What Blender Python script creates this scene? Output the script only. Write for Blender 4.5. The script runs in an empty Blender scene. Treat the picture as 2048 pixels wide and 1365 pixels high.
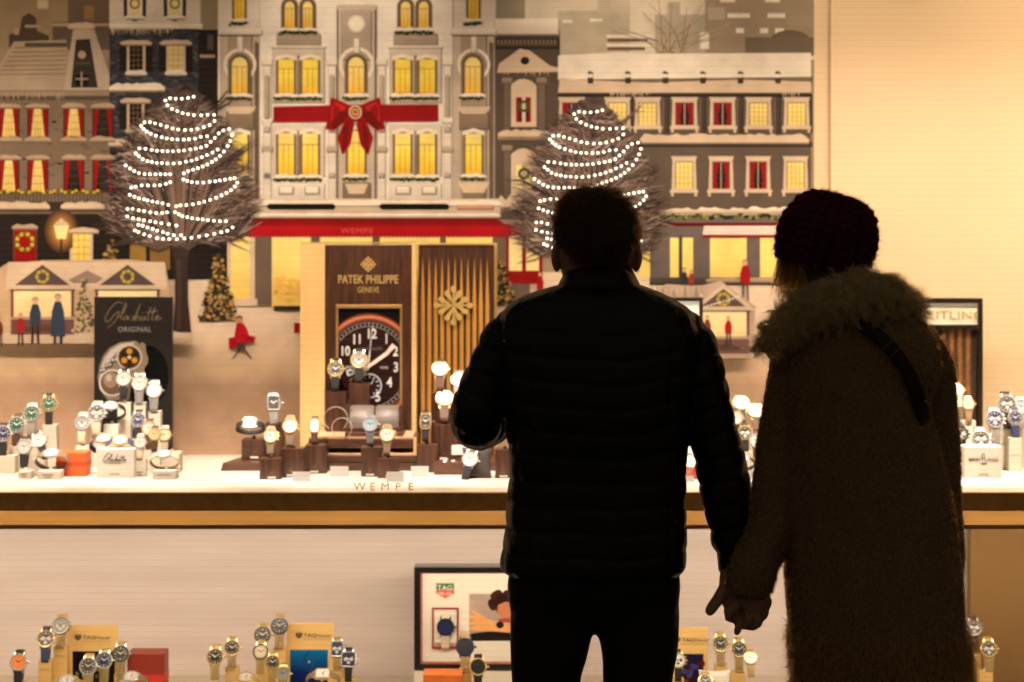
import bpy, bmesh, math, random
import numpy as np
from mathutils import Vector, Matrix, noise
from mathutils.bvhtree import BVHTree

random.seed(7)
rng = np.random.default_rng(7)
SC = bpy.context.scene
COL = SC.collection
PI = math.pi

# ------------------------------------------------------------------ camera
F, CAM_Z, HORIZON = 3982.0, 1.72, 431.0          # focal length in photo pixels, eye height, horizon row
cam = bpy.data.cameras.new('camera')
cam.sensor_width = 36.0
cam.lens = F / 2048 * 36
cam.shift_y = -(682.5 - HORIZON) / 2048
cam.clip_end = 200
cam.dof.use_dof = True
cam.dof.focus_distance = 4.2
cam.dof.aperture_fstop = 3.0
cam_o = bpy.data.objects.new('camera', cam)
COL.objects.link(cam_o)
cam_o.location = (0, 0, CAM_Z)
cam_o.rotation_euler = (PI / 2, 0, 0)
SC.camera = cam_o

# ------------------------------------------------------------------ night sky, exposure
w = bpy.data.worlds.new('World'); SC.world = w; w.use_nodes = True
bg = w.node_tree.nodes['Background']
bg.inputs[0].default_value = (1.0, 0.80, 0.52, 1)      # dim glow of a lit city street at night
bg.inputs[1].default_value = 0.075
SC.view_settings.view_transform = 'Standard'
SC.view_settings.look = 'None'
SC.view_settings.exposure = 0.0
SC.view_settings.gamma = 1.0
SC.cycles.use_denoising = True
SC.cycles.max_bounces = 5
SC.cycles.diffuse_bounces = 3
SC.cycles.glossy_bounces = 3
SC.cycles.use_light_tree = False
SC.cycles.use_adaptive_sampling = True
SC.cycles.adaptive_threshold = 0.03
SC.cycles.adaptive_min_samples = 12
SC.cycles.transparent_max_bounces = 16
SC.cycles.sample_clamp_indirect = 4.0
SC.cycles.caustics_reflective = False
SC.cycles.caustics_refractive = False

# ------------------------------------------------------------------ lamps of the shop window and added fill strips (all inside the display, above its opening)
WARM = (1.0, 0.78, 0.58)
def aim(o, target):
    d = Vector(target) - o.location
    o.rotation_euler = d.to_track_quat('-Z', 'Y').to_euler()
def spot(loc, target, watts, cone=60, blend=0.7, col=WARM, r=0.03):
    l = bpy.data.lights.new('spot_lamp', 'SPOT'); l.energy = watts; l.color = col
    l.spot_size = math.radians(cone); l.spot_blend = blend; l.shadow_soft_size = r
    o = bpy.data.objects.new('spot_lamp', l); COL.objects.link(o); o.location = loc; aim(o, target)
def strip(loc, target, watts, sx, sy, col=WARM, spread=180):
    l = bpy.data.lights.new('strip_lamp', 'AREA'); l.energy = watts; l.color = col
    l.shape = 'RECTANGLE'; l.size = sx; l.size_y = sy; l.spread = math.radians(spread)
    o = bpy.data.objects.new('strip_lamp', l); COL.objects.link(o); o.location = loc; aim(o, target)
# unseen strip added above the opening, a front fill for cards and watches
strip((0.0, 4.735, 2.29), (0.0, 5.30, 1.15), 49, 6.5, 0.03, spread=120)
spot((-1.0, 4.86, 2.66), (-1.05, 5.55, 2.05), 8, 76, 1.0)
spot((-0.45, 4.92, 2.66), (-0.44, 5.55, 2.20), 22, 62, 1.0)
spot((0.22, 4.92, 2.66), (0.24, 5.55, 2.20), 20, 62, 1.0)
spot((0.75, 4.86, 2.66), (0.66, 5.55, 2.15), 14, 72, 1.0)
for x, e in ((-1.3, 120), (-0.85, 125), (-0.4, 125), (0.05, 125), (0.5, 125), (0.95, 125), (1.4, 125)):
    spot((x, 4.74, 2.30), (x * 0.98, 5.18, 1.06), e * 0.80, 36, 0.7, (1.0, 0.83, 0.71), 0.03)
# the cream wall at the end of the display
spot((1.15, 4.80, 2.66), (1.20, 5.56, 1.85), 19, 92, 1.0, (1.0, 0.76, 0.52))
spot((1.5, 4.80, 2.66), (1.45, 5.56, 1.6), 15, 90, 1.0, (1.0, 0.76, 0.52))
# side strips added out of view to wrap light round the couple
for x in (-2.45, 2.45): strip((x, 5.0, 2.66), (x, 5.40, 1.2), 16, 1.4, 0.25, (1.0, 0.79, 0.56), 160)
# strip under the counter for the lower display
strip((0.0, 4.80, 0.945), (0.0, 5.40, 0.55), 23.5, 6.5, 0.05, (0.97, 0.79, 0.59), 165)

# ------------------------------------------------------------------ helpers
def WX(px, Y): return (px - 1024.0) * Y / F
def WZ(py, Y): return CAM_Z - (py - HORIZON) * Y / F
def lin(v):
    v /= 255.0
    return v / 12.92 if v <= 0.04045 else ((v + 0.055) / 1.055) ** 2.4
LM = (0.93, 0.745, 0.55)
def pc(r, g, b, k=1.0):
    """ink colour of a printed area that photographs as r,g,b under the warm shop light"""
    mx_, mn = max(r, g, b), min(r, g, b); lum = 0.3 * r + 0.59 * g + 0.11 * b
    if (mx_ - mn) / max(1, mx_) < 0.45:              # greys of the print are brownish
        t = max(0.0, min(1.0, (lum - 120) / 80)); g *= 0.86 + 0.14 * t; b *= 0.70 + 0.30 * t; r *= 0.96 + 0.04 * t
    return tuple(max(0.003, min(0.86, (lin(c) / l * k) ** 1.12)) for c, l in zip((r, g, b), LM))

MATS = {}
def mat(name, rgb=(0.5, 0.5, 0.5), rough=0.5, metal=0.0, var=0.10, vscale=30.0, bump=0.0, bscale=60.0, stretch=(1, 1, 1),
        emit=None, coat=0.0, sheen=0.0, translucent=0.0, attr=False, spec=None, rgb2=None):
    if name in MATS: return MATS[name]
    m = bpy.data.materials.new(name); m.use_nodes = True
    nt = m.node_tree; N = nt.nodes; Lk = nt.links
    b = N['Principled BSDF']
    b.inputs['Roughness'].default_value = rough; b.inputs['Metallic'].default_value = metal
    if coat: b.inputs['Coat Weight'].default_value = coat; b.inputs['Coat Roughness'].default_value = 0.06
    if sheen: b.inputs['Sheen Weight'].default_value = sheen; b.inputs['Sheen Roughness'].default_value = 0.4
    if spec is not None: b.inputs['Specular IOR Level'].default_value = spec
    tc = N.new('ShaderNodeTexCoord'); mp = N.new('ShaderNodeMapping'); mp.inputs['Scale'].default_value = stretch
    Lk.new(tc.outputs['Object'], mp.inputs['Vector'])
    nz = N.new('ShaderNodeTexNoise'); nz.inputs['Scale'].default_value = vscale; nz.inputs['Detail'].default_value = 5
    Lk.new(mp.outputs['Vector'], nz.inputs['Vector'])
    if attr:
        at = N.new('ShaderNodeVertexColor'); at.layer_name = 'Col'
        mx = N.new('ShaderNodeMix'); mx.data_type = 'RGBA'; mx.blend_type = 'MULTIPLY'; mx.inputs[0].default_value = 1.0
        rp = N.new('ShaderNodeMapRange'); rp.inputs[1].default_value = 0.3; rp.inputs[2].default_value = 0.7
        rp.inputs[3].default_value = 1 - var; rp.inputs[4].default_value = 1 + var
        Lk.new(nz.outputs['Fac'], rp.inputs[0]); Lk.new(at.outputs['Color'], mx.inputs[6]); Lk.new(rp.outputs[0], mx.inputs[7])
        Lk.new(mx.outputs[2], b.inputs['Base Color'])
    else:
        cr = N.new('ShaderNodeValToRGB')
        a = rgb2 if rgb2 else tuple(c * (1 - var) for c in rgb); c2 = tuple(min(1, c * (1 + var)) for c in rgb)
        cr.color_ramp.elements[0].position = 0.3; cr.color_ramp.elements[1].position = 0.7
        cr.color_ramp.elements[0].color = (*a, 1); cr.color_ramp.elements[1].color = (*c2, 1)
        Lk.new(nz.outputs['Fac'], cr.inputs[0]); Lk.new(cr.outputs[0], b.inputs['Base Color'])
    if bump:
        n2 = N.new('ShaderNodeTexNoise'); n2.inputs['Scale'].default_value = bscale; n2.inputs['Detail'].default_value = 4
        Lk.new(mp.outputs['Vector'], n2.inputs['Vector'])
        bp = N.new('ShaderNodeBump'); bp.inputs['Strength'].default_value = bump; bp.inputs['Distance'].default_value = 0.01
        Lk.new(n2.outputs['Fac'], bp.inputs['Height']); Lk.new(bp.outputs[0], b.inputs['Normal'])
    if emit:
        b.inputs['Emission Color'].default_value = (*emit[:3], 1); b.inputs['Emission Strength'].default_value = emit[3]
    if translucent:
        tr = N.new('ShaderNodeBsdfTranslucent'); tr.inputs[0].default_value = (*[min(1, c * 1.5) for c in rgb], 1)
        ms = N.new('ShaderNodeMixShader'); ms.inputs[0].default_value = translucent
        Lk.new(b.outputs[0], ms.inputs[1]); Lk.new(tr.outputs[0], ms.inputs[2])
        Lk.new(ms.outputs[0], N['Material Output'].inputs['Surface'])
    MATS[name] = m
    return m

def link(o, parent=None, local=False):
    """parts are modelled in world space unless local"""
    COL.objects.link(o)
    if parent is not None:
        o.parent = parent
        if not local and parent.parent is None: o.matrix_parent_inverse = Matrix.Translation(-Vector(parent.location))
    return o
def tag(o, label, cat, group=None):
    o['label'] = label; o['category'] = cat
    if group: o['group'] = group
    return o
def empty(name, loc=(0, 0, 0), label=None, cat=None, group=None):
    o = bpy.data.objects.new(name, None); COL.objects.link(o); o.location = loc; o.empty_display_size = 0.05
    if label: tag(o, label, cat, group)
    return o
def mesh_obj(name, verts, faces, material, parent=None, smooth=False, loc=None, local=False):
    me = bpy.data.meshes.new(name); me.from_pydata(verts, [], faces); me.update()
    if smooth: me.polygons.foreach_set('use_smooth', [True] * len(me.polygons))
    if material: me.materials.append(material)
    o = bpy.data.objects.new(name, me)
    if loc is not None: o.location = loc
    return link(o, parent, local)
def arrays_mesh(name, V, Q, smooth=False):
    """numpy verts (n,3), faces (m,k) -> mesh data"""
    me = bpy.data.meshes.new(name); k = Q.shape[1]
    me.vertices.add(len(V)); me.vertices.foreach_set('co', np.ascontiguousarray(V, dtype=np.float32).ravel())
    me.loops.add(Q.size); me.loops.foreach_set('vertex_index', np.ascontiguousarray(Q, dtype=np.int32).ravel())
    me.polygons.add(len(Q)); me.polygons.foreach_set('loop_start', np.arange(0, Q.size, k, dtype=np.int32))
    me.update(calc_edges=True)
    if smooth: me.polygons.foreach_set('use_smooth', np.ones(len(Q), dtype=bool))
    return me
class MB:
    """collects boxes, prisms, discs into one mesh"""
    def __init__(s): s.v = []; s.f = []
    def add(s, vs, fs):
        n = len(s.v); s.v += [tuple(v) for v in vs]; s.f += [tuple(i + n for i in f) for f in fs]; return s
    def box(s, x0, y0, z0, x1, y1, z1, bev=0.0, M=None):
        bm = bmesh.new(); bmesh.ops.create_cube(bm, size=1)
        for v in bm.verts: v.co = Vector(((x0 + x1) / 2 + v.co.x * (x1 - x0), (y0 + y1) / 2 + v.co.y * (y1 - y0), (z0 + z1) / 2 + v.co.z * (z1 - z0)))
        if bev: bmesh.ops.bevel(bm, geom=bm.edges[:], offset=bev, segments=2, affect='EDGES', profile=0.5)
        if M is not None: bmesh.ops.transform(bm, matrix=M, verts=bm.verts)
        bm.verts.index_update()
        s.add([v.co[:] for v in bm.verts], [[v.index for v in f.verts] for f in bm.faces]); bm.free(); return s
    def lathe(s, prof, n=24, axis='y', c=(0, 0, 0), closed=False):
        """prof: list of (radius, height along axis)"""
        vs = []; fs = []
        for r, h in prof:
            for i in range(n):
                a = 2 * PI * i / n; u, v_ = r * math.cos(a), r * math.sin(a)
                p = (u, h, v_) if axis == 'y' else ((u, v_, h) if axis == 'z' else (h, u, v_))
                vs.append((p[0] + c[0], p[1] + c[1], p[2] + c[2]))
        for j in range(len(prof) - 1):
            for i in range(n): fs.append((j * n + i, j * n + (i + 1) % n, (j + 1) * n + (i + 1) % n, (j + 1) * n + i))
        if closed:
            fs.append(tuple(range(n))); fs.append(tuple(range((len(prof) - 1) * n, len(prof) * n)))
        return s.add(vs, fs)
    def prism(s, pts, y0, y1):
        """outline in x,z extruded along y"""
        n = len(pts); vs = [(x, y0, z) for x, z in pts] + [(x, y1, z) for x, z in pts]
        fs = [tuple(range(n)), tuple(range(2 * n - 1, n - 1, -1))] + [(i, i + n, (i + 1) % n + n, (i + 1) % n) for i in range(n)]
        return s.add(vs, fs)
    def build(s, name, material, parent=None, smooth=False, local=False):
        o = mesh_obj(name, s.v, s.f, material, parent, local=local)
        if smooth:
            o.data.polygons.foreach_set('use_smooth', [True] * len(o.data.polygons))
            try: o.data.set_sharp_from_angle(angle=math.radians(40))
            except Exception: pass
        return o
def fix_normals(o):
    bm = bmesh.new(); bm.from_mesh(o.data); bmesh.ops.recalc_face_normals(bm, faces=bm.faces); bm.to_mesh(o.data); bm.free()
def text(name, body, px, py, Y, hpx, material, parent=None, align='CENTER', extrude=0.0015, stretch=1.0, shear=0.0, space=1.0, bold=0.0, rz=0.0):
    """lettering standing in the X-Z plane, cap height hpx photo pixels, centre baseline at px,py"""
    c = bpy.data.curves.new(name, 'FONT'); c.body = body; c.align_x = align; c.size = hpx * Y / F / 0.70
    c.extrude = extrude; c.shear = shear; c.space_character = space; c.offset = bold; c.resolution_u = 3
    o = bpy.data.objects.new(name, c); c.materials.append(material)
    o.rotation_euler = (PI / 2, 0, rz); o.scale = (stretch, 1, 1); o.location = (WX(px, Y), Y, WZ(py, Y))
    return link(o, parent)
# ================================================================== the setting
YG, YC, YB = 4.70, 4.80, 5.55         # glass, counter front, back wall of the display
ZC, ZL = 1.052, 0.45                  # upper counter, lower display floor
def struct(o): o['kind'] = 'structure'; return o

m_pave = mat('pavement_stone', (0.10, 0.095, 0.09), 0.7, var=0.25, vscale=6, bump=0.3, bscale=40)
struct(mesh_obj('ground', [(-40, -40, -0.004), (40, -40, -0.004), (40, 40, -0.004), (-40, 40, -0.004)], [(0, 1, 2, 3)], m_pave))
pav = struct(MB().box(-6, 2.2, -0.06, 6, 4.6, 0.0).build('pavement', m_pave))
for iy in range(4):                    # paving slabs in front of the window
    for ix in range(8):
        x0 = -2.4 + ix * 0.6 + (0.3 if iy % 2 else 0); y0 = 2.22 + iy * 0.59
        MB().box(x0 + 0.004, y0 + 0.004, 0.001, x0 + 0.592, y0 + 0.582, 0.010 + random.uniform(0, 0.002), 0.002).build('paving_slab', m_pave, pav)
m_facade = mat('facade_stone', (0.22, 0.19, 0.15), 0.6, var=0.12, vscale=8, bump=0.2, bscale=50)
struct(MB().box(-3.5, 4.62, 0.0, 3.5, 4.78, 0.42, 0.004).build('wall_plinth', m_facade))
struct(MB().box(-3.5, 4.62, 0.42, -3.30, 4.80, 3.6, 0.004).build('wall_pier', m_facade))
struct(MB().box(3.30, 4.62, 0.42, 3.5, 4.80, 3.6, 0.004).build('wall_pier', m_facade))
struct(MB().box(-3.30, 4.62, 2.72, 3.30, 4.80, 3.6, 0.004).build('wall_fascia', m_facade))
struct(MB().box(-3.295, 4.708, 2.31, 3.295, 4.725, 2.715).build('wall_header', m_facade))  # unseen header, added to hide the fill strip
m_ceil = mat('ceiling_paint', (0.7, 0.66, 0.58), 0.7, var=0.04)
struct(MB().box(-3.30, 4.81, 2.72, 3.30, 5.75, 2.80).build('ceiling', m_ceil))
m_cream = mat('cream_wall_paint', (0.80, 0.605, 0.385), 0.55, var=0.03, vscale=3, bump=0.05, bscale=200)
struct(MB().box(-3.30, 5.58, 0.3, 3.30, 5.75, 2.72).build('back_wall', m_cream))
struct(MB().box(-3.30, 4.81, 0.3, -3.24, 5.58, 2.72).build('side_wall', m_cream))
struct(MB().box(3.24, 4.81, 0.3, 3.30, 5.58, 2.72).build('side_wall', m_cream))
struct(MB().box(0.89, 5.562, 1.06, 3.235, 5.578, 2.715, 0.001).build('wall_panel', m_cream))
m_lowfloor = mat('lower_display_floor', (0.72, 0.64, 0.52), 0.5, var=0.05)
struct(MB().box(-3.24, 4.81, 0.30, 3.24, 5.58, ZL).build('display_floor', m_lowfloor))
# lower back wall: pale boards with soft grey streaks
m_lowwall = mat('pale_streaked_board', (0.76, 0.66, 0.63), 0.6, var=0.05, vscale=3.0, stretch=(0.6, 1, 5), rgb2=(0.68, 0.585, 0.56))
struct(MB().box(-3.239, 5.50, ZL, 3.239, 5.56, 0.985).build('lower_wall', m_lowwall))
m_fabric = mat('bronze_fabric_panel', (0.20, 0.105, 0.028), 0.75, var=0.15, vscale=120, stretch=(1, 1, 10), bump=0.25, bscale=700)
fp = struct(MB().box(1.197, 5.20, ZL + 0.001, 3.238, 5.24, 0.967, 0.002).build('wall_fabric_panel', m_fabric))

# ---- window glass with alarm wires
m_glass = bpy.data.materials.new('shop_glass'); m_glass.use_nodes = True
nt = m_glass.node_tree; nt.nodes.clear()
out = nt.nodes.new('ShaderNodeOutputMaterial'); tr = nt.nodes.new('ShaderNodeBsdfTransparent'); gl = nt.nodes.new('ShaderNodeBsdfGlossy')
tr.inputs[0].default_value = (0.985, 0.985, 0.975, 1); gl.inputs['Roughness'].default_value = 0.0
fr = nt.nodes.new('ShaderNodeFresnel'); fr.inputs[0].default_value = 1.35; mx = nt.nodes.new('ShaderNodeMixShader')
nt.links.new(fr.outputs[0], mx.inputs[0]); nt.links.new(tr.outputs[0], mx.inputs[1]); nt.links.new(gl.outputs[0], mx.inputs[2]); nt.links.new(mx.outputs[0], out.inputs[0])
gw = empty('window_glass', (0, YG, 0.42), 'large clear shop window pane with fine horizontal alarm wires', 'window')
MB().box(-3.295, YG - 0.006, 0.425, 3.295, YG + 0.006, 2.715).build('pane', m_glass, gw)
m_wire = mat('alarm_wire', (0.10, 0.085, 0.07), 0.4, metal=0.8, var=0.1)
wb = MB(); sp = 13.0 * YG / F; n = int(2.28 / sp)
for i in range(n):
    z = 0.43 + i * sp
    wb.box(-3.29, YG - 0.0001, z - 0.00009, 3.29, YG + 0.0001, z + 0.00009)
o = wb.build('alarm_wire', m_wire, gw); o['kind'] = 'stuff'

# ---- counter: marble slab, gilded fascia, lip
cnt = empty('display_counter', (0, 5.0, 0.96), 'long cream marble display counter with gilded front edge', 'counter')
m_marble = mat('cream_marble', (0.78, 0.73, 0.66), 0.28, var=0.06, vscale=5, stretch=(1, 2.2, 1), rgb2=(0.71, 0.64, 0.55), bump=0.02, bscale=30)
m_gilt = mat('gilded_fascia', (0.66, 0.35, 0.085), 0.38, metal=0.25, var=0.07, vscale=10, stretch=(0.6, 1, 6), bump=0.03, bscale=80)
m_gold = mat('polished_brass', (0.60, 0.34, 0.08), 0.3, metal=0.3, var=0.04)
MB().box(-3.238, YC + 0.0125, 1.0077, 3.238, 5.49, ZC, 0.0015).build('slab', m_marble, cnt)
MB().box(-3.238, YC, 1.0077, 3.238, YC + 0.012, ZC - 0.0008, 0.001).build('slab_front_edge', mat('brown_slab_edge', (0.42, 0.22, 0.055), 0.5, var=0.18, vscale=40), cnt)  # front face in a darker brown than the slab top
MB().box(-3.238, 5.4905, 1.0077, 3.238, 5.5795, ZC - 0.0005).build('slab_back_strip', m_marble, cnt)
MB().add([(-3.238, 4.800, 1.0070), (3.238, 4.800, 1.0070), (3.238, 4.780, 0.9790), (-3.238, 4.780, 0.9790), (-3.238, 4.86, 1.0070), (3.238, 4.86, 1.0070), (3.238, 4.86, 0.9790), (-3.238, 4.86, 0.9790)],
         [(0, 3, 2, 1), (0, 1, 5, 4), (3, 7, 6, 2), (0, 4, 7, 3), (1, 2, 6, 5), (4, 5, 6, 7)]).build('fascia', m_gilt, cnt)
MB().box(-3.238, 4.772, 0.9675, 3.238, 4.86, 0.9785, 0.001).build('lip', m_gilt, cnt)
MB().box(-3.238, 4.8605, 0.9675, 3.238, 5.4985, 1.0072).build('soffit', m_ceil, cnt)
for i, ch in enumerate('WEMPE'):       # standing metal letters along the front of the slab
    o = text('letter', ch, 719 + i * 25.6, 985.0, 4.822, 14.5, m_gold, cnt, extrude=0.0012, stretch=1.12)
    o.rotation_euler = (math.radians(64), 0, 0); o.location.z = ZC + 0.003
# ================================================================== printed winter-town mural
m_print = mat('printed_board', attr=True, rough=0.7, var=0.11, vscale=16, spec=0.08)
class Art:
    """flat coloured print: every inked area is a thin layer on the board; coordinates are photo pixels on the board's plane"""
    count = 0
    def __init__(s, Y, base=0, M=None):
        s.Y = Y; s.M = M or YB; s.v = []; s.f = []; s.c = []; s.base = base; Art.count += 1; s.ph = (Art.count * 7 % 41) * 3.1e-6
    def poly(s, pts, col, L=0, cols=None):
        n = len(s.v); y = s.Y - (s.base + L) * 0.0002 - s.ph - (len(s.f) % 140) * 1.1e-6
        for i, (x, yy) in enumerate(pts): s.v.append((WX(x, s.M), y, WZ(yy, s.M))); s.c.append((*(cols[i] if cols else col), 1))
        s.f.append(tuple(range(n, n + len(pts)))); return s
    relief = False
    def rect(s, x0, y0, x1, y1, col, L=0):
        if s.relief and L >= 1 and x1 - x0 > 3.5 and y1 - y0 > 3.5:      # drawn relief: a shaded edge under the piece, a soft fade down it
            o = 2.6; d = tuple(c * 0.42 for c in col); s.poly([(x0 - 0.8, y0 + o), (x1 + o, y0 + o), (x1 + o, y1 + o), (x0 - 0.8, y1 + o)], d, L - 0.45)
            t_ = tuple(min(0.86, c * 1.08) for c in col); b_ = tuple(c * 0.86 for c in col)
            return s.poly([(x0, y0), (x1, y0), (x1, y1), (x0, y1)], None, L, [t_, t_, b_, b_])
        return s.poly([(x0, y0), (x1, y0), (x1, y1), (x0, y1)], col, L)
    def grad(s, x0, y0, x1, y1, ct, cb, L=0): return s.poly([(x0, y0), (x1, y0), (x1, y1), (x0, y1)], None, L, [ct, ct, cb, cb])
    def ell(s, cx, cy, rx, ry, col, L=0, n=18, a0=0, a1=2 * PI):
        return s.poly([(cx + rx * math.cos(a0 + (a1 - a0) * i / n), cy + ry * math.sin(a0 + (a1 - a0) * i / n)) for i in range(n + (a1 - a0 < 6.2))], col, L)
    def ring(s, cx, cy, r0, r1, col, L=0, n=16, k=1.0):
        for i in range(n):
            a, b = 2 * PI * i / n, 2 * PI * (i + 1) / n
            s.poly([(cx + r0 * math.cos(a), cy + k * r0 * math.sin(a)), (cx + r1 * math.cos(a), cy + k * r1 * math.sin(a)), (cx + r1 * math.cos(b), cy + k * r1 * math.sin(b)), (cx + r0 * math.cos(b), cy + k * r0 * math.sin(b))], col, L)
        return s
    def stroke(s, pts, w0, w1, col, L=0):
        n = len(pts); a = []; b = []
        for i, (x, y) in enumerate(pts):
            p, q = pts[max(0, i - 1)], pts[min(n - 1, i + 1)]
            dx, dy = q[0] - p[0], q[1] - p[1]; l = math.hypot(dx, dy) or 1; w = (w0 + (w1 - w0) * i / (n - 1)) / 2
            a.append((x - dy / l * w, y + dx / l * w)); b.append((x + dy / l * w, y - dx / l * w))
        for i in range(n - 1): s.poly([a[i], a[i + 1], b[i + 1], b[i]], col, L)
        return s
    def snow(s, x0, x1, y, h, col, L=0, rnd=0.35, step=9):
        s.poly([(x0 + 2, y), (x1 - 1, y), (x1, y + 4.5), (x0 + 3, y + 4.5)], tuple(c * 0.35 for c in col), L - 0.3)
        """a drift lying on a ledge: flat foot, wavy top"""
        k = max(3, int((x1 - x0) / step)); R = random.Random(int(x0 * 13 + y * 7))
        top = [(x0 + (x1 - x0) * i / k, y - h * (1 - rnd * R.random()) * (0.35 if i in (0, k) else 1)) for i in range(k + 1)]
        return s.poly(top + [(x1, y + 1.5), (x0, y + 1.5)], col, L)
    def icicles(s, x0, x1, y, l0, l1, col, L=0, step=6):
        R = random.Random(int(x0 + y)); x = x0
        while x < x1:
            w = R.uniform(2.2, 4.2); l = R.uniform(l0, l1)
            s.poly([(x, y), (x + w, y), (x + w / 2, y + l)], col, L); x += step * R.uniform(0.6, 1.4)
        return s
    def build(s, name, parent, material=None):
        me = bpy.data.meshes.new(name); me.from_pydata(s.v, [], s.f); me.update()
        ca = me.color_attributes.new('Col', 'FLOAT_COLOR', 'POINT')
        ca.data.foreach_set('color', np.array(s.c, dtype=np.float32).ravel())
        me.materials.append(material or m_print)
        return link(bpy.data.objects.new(name, me), parent)

mural = empty('mural', (0, YB, ZC), 'printed backdrop of a snowy old town street with lit palace and red bow', 'mural')
m_board = mat('board_edge', (0.55, 0.45, 0.36), 0.7)
MB().box(WX(-40, YB), YB + 0.0005, ZC + 0.0005, WX(1628, YB), YB + 0.028, 2.719).build('board', m_board, mural)
YP = YB
SNOW = pc(226, 196, 160); SNOW2 = pc(205, 172, 138); SNOWD = pc(178, 150, 124)
SKY_T = pc(135, 112, 90); GREY = pc(128, 112, 102); GREYL = pc(160, 140, 126); GREYD = pc(88, 76, 70); DARK = pc(40, 33, 32); INK = pc(24, 19, 19)
WALL = pc(224, 194, 160); RED = pc(138, 16, 14); REDD = pc(108, 8, 10); REDL = pc(176, 34, 28)
YEL = pc(244, 194, 72); YEL2 = pc(226, 164, 46); YELP = pc(236, 196, 110); MUNT = pc(186, 122, 44); GREEN = pc(52, 58, 28); GREENL = pc(104, 98, 40)

# ---- sky, far skyline and snowy ground
a = Art(YP, 0)
a.grad(-40, -150, 560, 120, pc(140, 120, 98), pc(160, 138, 114)); a.grad(560, -150, 1628, 120, pc(196, 172, 142), pc(212, 186, 152))
a.grad(-40, 120, 1628, 560, pc(150, 132, 112), pc(150, 132, 112))
a.build('printed_sky', mural)
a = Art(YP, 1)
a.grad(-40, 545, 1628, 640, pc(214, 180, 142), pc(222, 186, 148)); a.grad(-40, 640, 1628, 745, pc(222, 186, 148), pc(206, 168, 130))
a.grad(-40, 745, 1628, 775, pc(206, 168, 130), pc(182, 148, 122)); a.grad(-40, 775, 1628, 915, pc(182, 148, 122), pc(190, 152, 122))  # tone steps down to a darker band towards the counter
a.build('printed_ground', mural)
a = Art(YP, 1)
far = pc(172, 156, 134); farl = pc(222, 196, 160); fard = pc(156, 138, 118)
for (x0, y0, x1, y1, c) in ((1115, 22, 1260, 110, pc(184, 164, 136)), (1310, 30, 1460, 108, far), (1410, -20, 1628, 110, fard), (1195, -60, 1260, 30, pc(190, 168, 140)), (1335, 5, 1360, 40, far), (1415, 15, 1450, 40, far), (992, -150, 1050, 40, pc(150, 138, 120))):
    a.rect(x0, y0, x1, y1, c, 0)
for (x0, y0, x1, y1) in ((1455, 27, 1500, 36), (1535, 27, 1570, 36), (1472, 57, 1488, 67), (1520, 57, 1536, 67), (1550, 57, 1568, 67), (1400, 65, 1418, 98), (1440, -5, 1470, 5), (1530, -5, 1560, 5), (1125, 40, 1145, 46), (1180, 38, 1205, 44)):
    a.rect(x0, y0, x1, y1, farl, 1)
a.ell(1580, 90, 45, 30, pc(112, 100, 88), 2); a.rect(1490, 75, 1628, 112, pc(118, 106, 94), 2)
a.rect(1213, 70, 1300, 76, SNOW, 3); a.rect(1215, 78, 1295, 84, pc(120, 92, 70), 2); a.rect(1213, 88, 1300, 94, SNOW, 3); a.rect(1215, 95, 1290, 101, pc(120, 92, 70), 2)
a.build('printed_skyline', mural); a = Art(YP, 1)
# far roofs left
a.poly([(18, 100), (18, 70), (40, 62), (44, 35), (58, 26), (72, 36), (74, 62), (98, 72), (98, 100)], pc(84, 72, 62), 0)
a.rect(50, 50, 80, 56, SNOWD, 1); a.rect(28, 56, 38, 70, SNOWD, 1); a.rect(75, 0, 96, 18, pc(196, 170, 136), 1)
a.rect(136, -20, 220, 60, pc(110, 95, 84), 0); a.rect(105, 45, 220, 100, pc(104, 92, 84), 0); a.rect(168, 12, 188, 40, pc(146, 104, 60), 1)
a.rect(105, 47, 220, 53, SNOWD, 1)
a.build('printed_rooftops', mural); a = Art(YP, 1)
R = random.Random(5)
for i in range(26):                      # bare far tree
    x = 1345 + R.uniform(-22, 22); dx = R.uniform(-125, 125); h = R.uniform(30, 125)
    a.stroke([(x, 108), (x + dx * 0.25, 108 - h * 0.5), (x + dx * 0.9, 108 - h)], 3.2, 0.8, pc(146, 126, 104) if i % 3 else pc(180, 156, 128), 4)
a.build('printed_far_tree', mural)

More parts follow.
